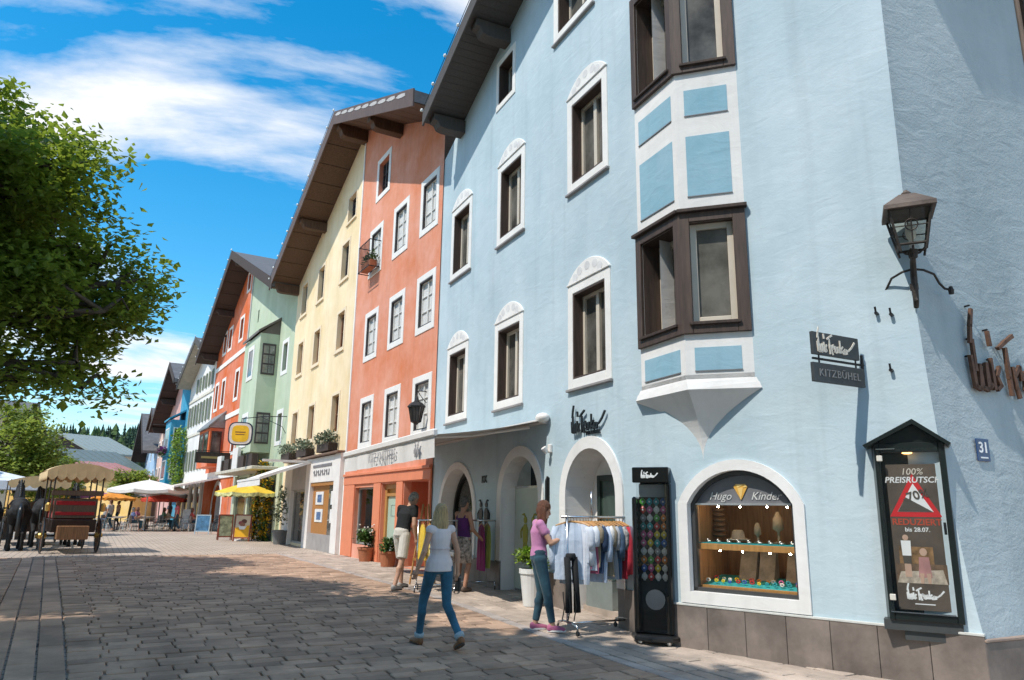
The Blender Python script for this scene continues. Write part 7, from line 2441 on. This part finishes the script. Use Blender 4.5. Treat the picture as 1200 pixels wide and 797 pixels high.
# ------------------------------------------------------------------ pavement boards
def a_board(px, py, w, h, face, label, framem, rot=0.0, extra=None, dirv=(0.88, -0.48)):
    p = on_ground(px, py)
    d = Matrix.Rotation(rot, 3, 'Z') @ Vector((*dirv, 0))
    F = Frame(p, -d)                                       # front towards the viewer
    r = thing('pavement_board', p, label, 'sign')
    M = Matrix.Translation((0, 0, p.z)) @ Matrix.Rotation(R_(6), 4, 'X')
    MB().ring(-w / 2, w / 2, .12, h, .05, -.02, .02).build('frame', framem, r, F, M=M)
    for x in (-w / 2 + .03, w / 2 - .03):
        MB().box(x - .025, x + .025, -.02, .02, -.01, .12).build('leg', framem, r, F, M=M)
        MB().tube([(x, -.38, p.z), (x, -.12, p.z + h - .05)], .016, 5).build('stay', framem, r, F)
    o = MB().box(-w / 2 + .05, w / 2 - .05, -.012, .012, .17, h - .05).build('panel', face, r, F, M=M)
    if extra: extra(o, F, M, w, h)
    return r


def ice_print(o, F, M, w, h):
    m = MB()
    m.prism([(-w / 2 + .06, .18), (w / 2 - .06, .18), (w / 2 - .06, .18 + h * .34), (-w / 2 + .06, .18 + h * .44)], .013, .015, 0)
    for (x, z, rr, mi) in ((-.05, h * .74, .12, 1), (.09, h * .68, .10, 2), (0.0, h * .62, .11, 3)):
        m.prism([(x + rr * math.cos(t), z + rr * .8 * math.sin(t)) for t in [6.283 * q / 12 for q in range(12)]], .0155 + mi * .001, .0165 + mi * .001, mi)
    m.prism([(-.18, h * .56), (.18, h * .56), (.10, h * .44), (-.10, h * .44)], .0215, .0225, 4)
    m.build('print', [mat('print_yellow', (.8, .42, .01), .5), mat('print_choc', (.14, .05, .03), .5), mat('print_berry', (.35, .08, .08), .5), mat('print_rust', (.3, .13, .07), .5), PW_], o, F, M=M)


WOODR = wood('red_brown_frame', (.26, .05, .02), rough=.5)
a_board(282, 634.5, .72, 1.12, mat('pale_board_face', (.66, .55, .40), .5, var=.1), 'ice cream board with a yellow lower half in a red frame', WOODR, extra=ice_print)
a_board(263, 633, .62, 1.10, mat('green_grey_board_face', (.36, .38, .24), .5, var=.5, vscale=4), 'second red framed board left of the ice cream board', WOODR, rot=.5)
a_board(236, 626, .78, 1.0, mat('blue_board_face', (.07, .19, .33), .5, var=.4, vscale=4), 'blue pavement board with a pale frame', mat('pale_blue_frame', (.4, .48, .52), .5))
a_board(218, 622, .7, 1.25, mat('white_board_face', (.74, .72, .70), .5, var=.15, vscale=6), 'white pavement board beside the cafe terrace', SFW)

# yellow hanging sign on the green house, dark sign on the red one
hs_u, hs_z = 2.3, 4.75
r = thing('hanging_sign', VF.w(2.3, 1.2, 4.2), 'round cornered yellow sign with a white border on an iron arm', 'sign')
YC = VF.hit(300.5, 509)
SGF = Frame(VF.w(1.9, 1.55), Vector((-0.95, 0.3, 0)))
rc = lambda w_, h_, q: [(math.copysign(abs(math.cos(t)) ** .55, math.cos(t)) * w_, 4.62 + math.copysign(abs(math.sin(t)) ** .55, math.sin(t)) * h_) for t in [6.2832 * k / 28 for k in range(28)]]
MB().prism(rc(.52, .52, 0), -.08, .08).build('rim', mat('navy_rim', (.03, .035, .06), .5), r, SGF)
MB().prism(rc(.47, .47, 0), .081, .09).build('border', mat('rose_white_border', (.7, .6, .56), .6), r, SGF)
MB().prism(rc(.36, .37, 0), .091, .10).build('field', mat('sign_yellow', (.82, .45, .01), .5), r, SGF)
MB().box(-.22, .22, .101, .105, 4.66, 4.71).box(-.18, .2, .101, .105, 4.56, 4.60).build('lettering', mat('brown_print', (.25, .1, .02), .6), r, SGF)
m = MB().tube([tuple(VF.w(0.2, 0.0, 5.35)), tuple(VF.w(1.0, 0.9, 5.35)), tuple(SGF.w(.0, 0, 5.3)), tuple(SGF.w(0, 0, 5.14))], .02, 5).tube([tuple(VF.w(0.2, 0.0, 4.6)), tuple(VF.w(.3, .15, 4.9)), tuple(VF.w(1.0, .9, 5.33))], .014, 5)
m.build('arm', IRON, r)
r = thing('hanging_sign', VF.w(12.5, 1.0, 3.6), 'long dark brown sign projecting from the red wall', 'sign')
SG2 = Frame(VF.w(11.0, 0.3), Vector((-1, 0, 0)))
MB().box(-.1, 1.7, -.05, .05, 3.75, 4.35).build('board', DARKWOOD, r, SG2)
MB().ring(-.1, 1.7, 3.75, 4.35, .05, .05, .07).build('frame', BLACK, r, SG2)
MB().box(.2, 1.4, .051, .056, 4.0, 4.12).build('lettering', mat('dull_gold', (.3, .22, .08), .6), r, SG2)
MB().tube([(-.3, 0, 4.42), (1.7, 0, 4.42)], .02, 5).build('arm', IRON, r, SG2)

# yellow flower garland round the green house's door
r = thing('flower_garland', VF.w(2.2, .3, 0), 'arch of yellow flowers round a doorway of the green house', 'flowers')
m = MB(); rg = random.Random(15)
pth = []
for k in range(34):
    t = k / 33
    if t < .4: q = (1.15, .35, 2.5 * t / .4)
    elif t < .6: q = (1.15 + 1.9 * (t - .4) / .2, .35, 2.5 + .75 * math.sin(math.pi * (t - .4) / .2))
    else: q = (3.05, .35, 2.5 * (1 - t) / .4)
    pth.append(q)
    bush(m, q, .24, 40, .16, rg, mi=1 if (k % 3 == 0) else 0); bush(m, q, .26, 26, .13, rg, mi=1)
m.build('blossom', [PETY, LEAFG], r, VF, fix=False)
MB().tube(pth, .05, 6).build('frame', DARKWOOD, r, VF)
MB().poly([(1.3, .03, 0), (2.9, .03, 0), (2.9, .03, 2.6), (1.3, .03, 2.6)]).build('doorway', DIM, gr, VF, fix=False)

# ------------------------------------------------------------------ cafe terrace
CHM = mat('wicker_grey', (.28, .27, .26), .7, var=.3, vscale=20)
def chair(loc, rot, label, first=[None]):
    if first[0] is None:
        r = thing('cafe_chair', (0, 0, 0), label, 'chair', 'chairs on the cafe terrace')
        o = MB().box(-.22, .22, -.22, .22, .43, .47).build('seat', CHM, None, bevel=.01); o.parent = r
        o = MB().prism([(-.22, .5), (.22, .5), (.2, .88), (-.2, .88)], -.24, -.20).build('backrest', CHM, None, bevel=.01); o.parent = r
        for sx in (-1, 1):
            for sy in (-1, 1):
                o = MB().tube([(sx * .2, sy * .2, .44), (sx * .22, sy * .23, 0)], .015, 5).build('leg', STEEL, None); o.parent = r
            o = MB().tube([(sx * .23, -.22, .66), (sx * .24, .1, .66), (sx * .23, .2, .46)], .014, 5).build('arm', STEEL, None); o.parent = r
        first[0] = r
    else:
        r = copy_tree(first[0], None, label)
    r.location = loc; r.rotation_euler = (0, 0, rot)
    return r


def table(loc, label, first=[None]):
    if first[0] is None:
        r = thing('cafe_table', (0, 0, 0), label, 'table', 'tables on the cafe terrace')
        o = MB().lathe([(.38, .72), (.40, .73), (.40, .75), (.38, .755)], 18).build('top', mat('table_top', (.4, .34, .28), .5), None); o.parent = r
        o = MB().tube([(0, 0, .03), (0, 0, .72)], .03, 8).build('column', IRON, None); o.parent = r
        o = MB().lathe([(.24, 0), (.24, .02), (.05, .05)], 12).build('foot', IRON, None); o.parent = r
        first[0] = r
    else:
        r = copy_tree(first[0], None, label)
    r.location = loc
    return r


def sitter(loc, rot, top, label, hairm, standing=False, seed=0):
    r = thing('person', (0, 0, 0), label, 'person', 'guests on the cafe terrace' if not standing else 'people down the street')
    F = Fig(1.70, female=seed % 2 == 0)
    J = F.J
    if not standing:
        for a in J:
            if a[:4] not in ('hand', 'toe_') and a[:2] not in ('kn', 'an'): J[a] = J[a] - V3(0, .12, .42)
        for i, q in ((-1, 'l'), (1, 'r')):
            J['kn_' + q] = V3(i * .12, .34, .50); J['an_' + q] = V3(i * .12, .32, .085); J['el_' + q] = J['sh_' + q] + V3(i * .05, .08, -.27); J['wr_' + q] = V3(i * .14, .26, .76); J['hand_' + q] = V3(0, 1, 0)
    else:
        J['kn_l'] += V3(0, .12, 0); J['an_l'] += V3(0, .2, 0); J['an_r'] += V3(0, -.18, .03)
    F.body(r, voxel=.016)
    F.torso_cloth('top', cloth('guest_top_%d' % seed, top), r, ease=.018, sleeve=.5, voxel=.018)
    F.leg_cloth('trousers', DENIMD if seed % 3 else MATS['white_shorts'], r, to=.95, ease=.014, voxel=.018)
    F.hair(hairm, r, length=.16 if seed % 2 == 0 else 0)
    r.location = loc; r.rotation_euler = (0, 0, rot)
    return r


rg = random.Random(40)
cx0, cy0 = c0_.x, c0_.y
side_w = ['far left', 'left', 'middle', 'right', 'far right']
tops = [(.6, .6, .58), (.1, .14, .3), (.5, .08, .06), (.25, .25, .25), (.15, .3, .2), (.6, .45, .3), (.4, .12, .2), (.55, .55, .6)]
tops_n = ['white', 'navy', 'red', 'grey', 'green', 'tan', 'rose', 'pale blue']
nS = 0
for ri in range(3):
    for ci in range(5):
        tx, ty = cx0 - 3.1 + ci * 1.55 + .2 * ri, cy0 - 1.2 + ri * 2.3
        rowl = ('front', 'middle', 'back')[ri]
        table((tx, ty, 0), 'round cafe table in the %s row, %s' % (rowl, side_w[ci]))
        for q in range(2):
            an = rg.uniform(-.5, .5) + math.pi * q
            chair((tx + .62 * math.cos(an), ty + .62 * math.sin(an), 0), an + math.pi / 2, '%s grey wicker chair of the %s %s row cafe table' % (('right', 'left')[q], side_w[ci], rowl))
            if (ri * 10 + ci * 2 + q) % 4 == 1 and nS < 8:
                sitter((tx + .58 * math.cos(an), ty + .58 * math.sin(an), 0.03), an + math.pi / 2, tops[nS], 'seated guest in a %s top at the %s %s row cafe table' % (tops_n[nS], side_w[ci], rowl), HGREY if nS % 2 else HAUB, seed=nS)
                nS += 1
for k, (px, py, c, lab) in enumerate(((205, 623, (.5, .1, .12), 'person in a red top standing by the white board'), (126, 622, (.5, .5, .5), 'person in grey standing right of the carriage'), (196, 620, (.1, .1, .12), 'person in dark clothes beside the cafe terrace'), (136, 617, (.6, .4, .3), 'person in a tan top far down the street'))):
    sitter(on_ground(px, py), rg.uniform(0, 6), c, lab, HAUB, standing=True, seed=10 + k)

# ------------------------------------------------------------------ carriage and horses
cc_ = on_ground(81, 649)
CF = Frame(cc_, (0.993, 0.12))                            # x to the right, y away from the viewer
hw = 0.74
ca = thing('horse_carriage', CF.w(0), 'dark open horse carriage with red seats and a scalloped beige canopy', 'carriage')
CARW = wood('varnished_brown', (.10, .045, .02), rough=.3); CARD = wood('dark_carriage_paint', (.035, .02, .014), rough=.3)
REDC = cloth('red_upholstery', (.36, .015, .02))
WOODB = wood('trunk_oak', (.24, .11, .04), rough=.5)
def wheel(x, y, rad):
    w_ = MB()
    M = Matrix.Translation((x, y, rad)) @ Matrix.Rotation(R_(90), 4, 'Y')
    pth = [tuple(M @ Vector((rad * .96 * math.cos(6.2832 * k / 24), rad * .96 * math.sin(6.2832 * k / 24), 0))) for k in range(25)]
    o = MB().tube(pth, rad * .05, 6, caps=False).build('wheel', BLACK, ca, CF)
    s = MB()
    for k in range(12):
        an = 6.2832 * k / 12
        s.tube([tuple(M @ Vector((0, 0, 0))), tuple(M @ Vector((rad * .95 * math.cos(an), rad * .95 * math.sin(an), 0)))], .02, 5)
    s.build('spokes', CARW, o, CF)
    MB().lathe([(.07, -.10), (.09, -.05), (.09, .05), (.05, .12)], 10, M=M).build('hub', mat('brass', (.5, .33, .1), .3, metal=.8), o, CF)
wheel(-hw, 0.35, .52); wheel(hw, 0.35, .52); wheel(-hw + .1, 2.9, .42); wheel(hw - .1, 2.9, .42)
MB().tube([(-hw, .35, .52), (hw, .35, .52)], .03, 6).build('axle', IRON, ca, CF)
MB().tube([(-hw + .1, 2.9, .42), (hw - .1, 2.9, .42)], .03, 6).build('axle', IRON, ca, CF)
MB().prism([(-.1, .62), (3.1, .62), (3.3, .85), (3.3, 1.0), (-.15, 1.0)], -hw + .15, hw - .15, axis='x').build('body', CARD, ca, CF, bevel=.02)
MB().box(-hw + .30, hw - .35, -.42, -.02, .42, .82).build('trunk', WOODB, ca, CF, bevel=.02)
for k in range(3):
    yy = .1 + k * 1.05
    s = MB().box(-hw + .18, hw - .18, yy + .05, yy + .55, 1.0, 1.2).build('seat', REDC, ca, CF, bevel=.04)
    b = MB().box(-hw + .16, hw - .16, yy - .07, yy + .05, 1.02, 1.62 + .0 * k).build('seat_back', CARW, ca, CF, bevel=.02)
    MB().box(-hw + .22, hw - .22, yy - .11, yy - .072, 1.42, 1.54).build('red_trim', REDC, b, CF, bevel=.01)
    MB().box(-hw + .22, hw - .22, yy - .10, yy - .072, 1.12, 1.22).build('red_trim', REDC, b, CF, bevel=.01)
MB().box(-hw + .05, hw - .05, -.16, -.08, 1.70, 1.85).build('rear_rail', CARW, ca, CF, bevel=.01)
for x in (-hw + .1, hw - .1):
    for yy in (-.1, 1.3, 2.7):
        MB().tube([(x, yy, .9), (x, yy, 2.42)], .025, 6).build('post', CARD, ca, CF)
CAN = mat('beige_canopy', (.66, .48, .26), .9, var=.1)
m = MB()
NX, NY = 12, 8
y_a, y_b, xw = -.3, 2.9, hw + .14
def cz(i, j): return 2.42 + .24 * math.sin(math.pi * i / NX) ** .7 + .03 * math.sin(math.pi * j / NY)
for i in range(NX):
    for j in range(NY):
        X = lambda a: -xw + 2 * xw * a / NX
        Y = lambda b: y_a + (y_b - y_a) * b / NY
        m.poly([(X(i), Y(j), cz(i, j)), (X(i + 1), Y(j), cz(i + 1, j)), (X(i + 1), Y(j + 1), cz(i + 1, j + 1)), (X(i), Y(j + 1), cz(i, j + 1))])
m.build('canopy', CAN, ca, CF, smooth=True, fix=False)
m = MB()
for (fixed, a, b, n_, horiz) in ((y_a, -xw, xw, 7, True), (y_b, -xw, xw, 7, True), (-xw, y_a, y_b, 11, False), (xw, y_a, y_b, 11, False)):
    for k in range(n_ * 6):
        t0, t1 = k / (n_ * 6), (k + 1) / (n_ * 6)
        p0_, p1_ = a + (b - a) * t0, a + (b - a) * t1
        top = lambda t: 2.42 + (.24 * math.sin(math.pi * t) ** .7 if horiz and 0 < t < 1 else 0)
        d = lambda t: (2.42 if horiz else 2.42) - .16 - .11 * abs(math.sin(math.pi * n_ * t))
        if horiz: m.poly([(p0_, fixed, top(t0)), (p1_, fixed, top(t1)), (p1_, fixed - .02, d(t1)), (p0_, fixed - .02, d(t0))])
        else: m.poly([(fixed, p0_, 2.42), (fixed, p1_, 2.42), (fixed, p1_, d(t1)), (fixed, p0_, d(t0))])
m.build('scalloped_valance', CAN, ca, CF, fix=False)
for x in (-hw + .0, hw):
    MB().lathe([(.04, -.12), (.07, -.1), (.08, .08), (.04, .14)], 8, (x * .98, -.05, 1.35)).build('carriage_lamp', MATS['brass'], ca, CF)
MB().tube([(0, 3.2, .6), (0, 6.2, .9)], .035, 6).build('drawbar', CARW, ca, CF)


def horse(u, y, label):
    r = thing('horse', CF.w(u, y), label, 'horse', 'horses before the carriage')
    m = MB()
    B = lambda x, yy, z: Vector((x, yy, z))
    path = [(B(0, -.55, 1.25), .24, .30), (B(0, -.35, 1.30), .29, .34), (B(0, 0, 1.22), .28, .34), (B(0, .4, 1.20), .27, .36), (B(0, .75, 1.28), .22, .32), (B(0, .9, 1.35), .14, .22)]
    for (c_, rx, rz) in path:
        m.ell(c_, rx, .30, rz, n=12)
    cap_mb(m, B(0, .8, 1.4), B(0, 1.25, 1.95), .2, .13); cap_mb(m, B(0, 1.22, 1.98), B(0, 1.62, 1.72), .13, .075); m.ell(B(.07, 1.2, 2.15), .03, .03, .09, n=8); m.ell(B(-.07, 1.2, 2.15), .03, .03, .09, n=8)
    for s in (-1, 1):
        cap_mb(m, B(s * .16, -.5, 1.15), B(s * .17, -.38, .80), .19, .12); cap_mb(m, B(s * .17, -.38, .80), B(s * .17, -.62, .52), .11, .065); cap_mb(m, B(s * .17, -.62, .52), B(s * .17, -.58, .12), .06, .05); cap_mb(m, B(s * .17, -.58, .12), B(s * .17, -.54, .05), .065, .075)
        cap_mb(m, B(s * .15, .65, 1.0), B(s * .16, .68, .58), .13, .075); cap_mb(m, B(s * .16, .68, .58), B(s * .16, .66, .12), .06, .05); cap_mb(m, B(s * .16, .66, .12), B(s * .16, .70, .05), .065, .07)
    b = fuse(m, 'body', mat('black_horse_coat', (.010, .009, .009), .8, var=.3), None, .022, 4)
    b.matrix_world = Matrix.Identity(4)
    b.data.transform(CF.M.to_3x3().to_4x4()); b.parent = r
    m = MB(); m.tube([(0, -.80, 1.42), (0, -.95, 1.2), (0, -.93, .7), (0, -.9, .45)], [.06, .09, .08, .03], 8)
    o = m.build('tail', BLACK, None, smooth=True, M=CF.M.to_3x3().to_4x4()); o.parent = r
    m = MB()
    for k in range(9):
        t = k / 8; m.ell((0, .82 + .42 * t, 1.62 + .5 * t), .045, .07, .13, n=6)
    o = m.build('mane', BLACK, None, smooth=True, M=CF.M.to_3x3().to_4x4()); o.parent = r
    m = MB()
    pth = [(math.cos(6.28 * k / 16) * .30, .62 + .0, 1.24 + math.sin(6.28 * k / 16) * .38) for k in range(17)]
    m.tube(pth, .03, 6); m.tube([(.29, .6, 1.25), (.31, 0, 1.2), (.27, -.6, 1.1)], .018, 5); m.tube([(-.29, .6, 1.25), (-.31, 0, 1.2), (-.27, -.6, 1.1)], .018, 5)
    o = m.build('harness', mat('harness_leather', (.05, .025, .015), .4), None, M=CF.M.to_3x3().to_4x4()); o.parent = r
    return r


horse(-.55, 4.9, 'black horse on the left of the pair before the carriage')
horse(.55, 4.9, 'black horse on the right of the pair before the carriage')
# a second waiting team left of the carriage
h3 = horse(-1.30, 2.6, 'black horse standing left of the carriage, seen from behind')
h4 = horse(-2.05, 2.9, 'black horse at the left edge beside another, seen from behind')
p = CF.w(-2.6, 2.2)
# second carriage canopy in front
r = thing('carriage_canopy', CF.w(-1.5, 6.5), 'second beige scalloped canopy of a carriage farther on', 'carriage')
CX = Matrix.Translation((0.55, 0, 0)) @ Matrix.Diagonal((0.8, 1, .97, 1))
m = MB()
for i in range(NX):
    m.poly([(-2.7 + i * 2.4 / NX, 5.4, 2.3 + .2 * math.sin(math.pi * i / NX)), (-2.7 + (i + 1) * 2.4 / NX, 5.4, 2.3 + .2 * math.sin(math.pi * (i + 1) / NX)), (-2.7 + (i + 1) * 2.4 / NX, 8.2, 2.3 + .2 * math.sin(math.pi * (i + 1) / NX)), (-2.7 + i * 2.4 / NX, 8.2, 2.3 + .2 * math.sin(math.pi * i / NX))])
for k in range(36):
    t0, t1 = k / 36, (k + 1) / 36
    m.poly([(-2.7 + 2.4 * t0, 5.4, 2.3 + .2 * math.sin(math.pi * t0)), (-2.7 + 2.4 * t1, 5.4, 2.3 + .2 * math.sin(math.pi * t1)), (-2.7 + 2.4 * t1, 5.38, 2.14 - .1 * abs(math.sin(6 * math.pi * t1))), (-2.7 + 2.4 * t0, 5.38, 2.14 - .1 * abs(math.sin(6 * math.pi * t0)))])
m.build('canopy', CAN, r, CF, fix=False, M=CX)
for x in (-2.6, -.4):
    for yy in (5.5, 8.1):
        MB().tube([(x, yy, .7), (x, yy, 2.35)], .025, 6).build('post', CARD, r, CF, M=CX)
MB().prism([(5.3, .5), (8.4, .5), (8.5, 1.0), (5.2, 1.0)], -2.6, -.4, axis='x').build('body', CARD, r, CF, M=CX)
MB().box(-2.5, -.5, 5.3, 5.45, 1.0, 1.55).build('seat_back', CARW, r, CF, M=CX)
for x in (-2.65, -.35):
    for yy in (5.7, 8.0):
        pth = [(x, yy + .45 * math.cos(6.2832 * k / 20), .46 + .45 * math.sin(6.2832 * k / 20)) for k in range(21)]
        s = MB().tube(pth, .03, 6, caps=False)
        for k in range(5):
            an = 3.1416 * k / 5
            s.tube([(x, yy + .44 * math.cos(an), .46 + .44 * math.sin(an)), (x, yy - .44 * math.cos(an), .46 - .44 * math.sin(an))], .015, 4)
        s.build('wheel', BLACK, r, CF, M=CX)

# ------------------------------------------------------------------ market canopy at the left edge
mp_ = on_ground(12, 633)
MKF = Frame((mp_.x, mp_.y), (1, 0.05))
r = thing('market_canopy', mp_, 'white market canopy on pale posts at the left edge', 'canopy')
m = MB()
x0, x1, y0, y1 = -3.2, .9, 0.0, 3.2
cx_, cy_ = (x0 + x1) / 2, (y0 + y1) / 2
for (a, b) in (((x0, y0), (x1, y0)), ((x1, y0), (x1, y1)), ((x1, y1), (x0, y1)), ((x0, y1), (x0, y0))):
    m.poly([(a[0], a[1], 2.35), (b[0], b[1], 2.35), (cx_ + (b[0] - cx_) * .1, cy_ + (b[1] - cy_) * .1, 2.8), (cx_ + (a[0] - cx_) * .1, cy_ + (a[1] - cy_) * .1, 2.8)])
    m.poly([(a[0], a[1], 2.35), (b[0], b[1], 2.35), (b[0], b[1], 2.0), (a[0], a[1], 2.0)])
m.build('cover', mat('white_tarpaulin', (.70, .74, .80), .7), r, MKF, fix=False)
for x in (x0 + .05, x1 - .05, x1 - .8):
    for yy in (y0 + .05, y1 - .05):
        MB().tube([(x, yy, 0), (x, yy, 2.36)], .03, 6).build('post', SFW, r, MKF)
r = thing('market_stall', MKF.w(-1, 1), 'dark market stall of greenery and crates under the white canopy', 'stall')
MB().box(-3.0, .5, .6, 1.5, .0, .85).build('counter', DARKWOOD, r, MKF, bevel=.02)
m = MB(); rg = random.Random(88)
for k in range(22):
    bush(m, (rg.uniform(-2.9, .4), rg.uniform(.7, 1.4), 1.05), .3, 40, .16, rg)
m.build('greenery', LEAFG, r, MKF, fix=False)
for k in range(5):
    MB().box(-2.9 + k * .68, -2.4 + k * .68, .45, .75, .86, 1.05).build('crate', OCHRE, r, MKF)

# trailing petunias and a flag on the turquoise house
r = thing('flower_box', TF.w(ob0 + .5, 1.2, 5.3), 'trailing purple petunias on the turquoise oriel', 'flower box')
MB().box(ob0 + .1, ob1 - .1, 1.1, 1.35, 5.42, 5.62).build('trough', DARKWOOD, r, TF)
m = MB(); rg = random.Random(61)
for k in range(14):
    bush(m, (ob0 + .2 + k * (ob1 - ob0 - .4) / 13, 1.25, 5.62 + rg.uniform(-.25, .12)), .28, 40, .16, rg, mi=k % 2)
m.build('blossom', [mat('purple_petal', (.22, .03, .22), .7, var=.3), LEAFG], r, TF, fix=False)
# sparrow-sized wall fittings by the awning
r = thing('wall_spotlight', LF.w(-1.95, 0, 2.3), 'small white spotlight on the blue wall below the awning end', 'lamp')
MB().box(-2.0, -1.9, 0.0, .05, 2.42, 2.56).build('mount', SFW, r, LF, bevel=.01)
MB().lathe([(.03, -.06), (.045, -.04), (.05, .05)], 10, M=Matrix.Translation((-1.95, .12, 2.46)) @ Matrix.Rotation(R_(-40), 4, 'X')).build('head', SFW, r, LF)
r = thing('door_bell_plate', LF.w(-1.86, 0, 1.6), 'narrow black metal handle plate on the wall beside the glass door', 'plate')
MB().tube([(-1.86, .03, 1.52), (-1.86, .05, 1.6), (-1.86, .05, 1.95), (-1.86, .02, 2.02)], .022, 6).build('handle', IRON, r, LF)
MB().box(-1.9, -1.82, 0, .02, 1.55, 2.0).build('plate', IRON, r, LF)
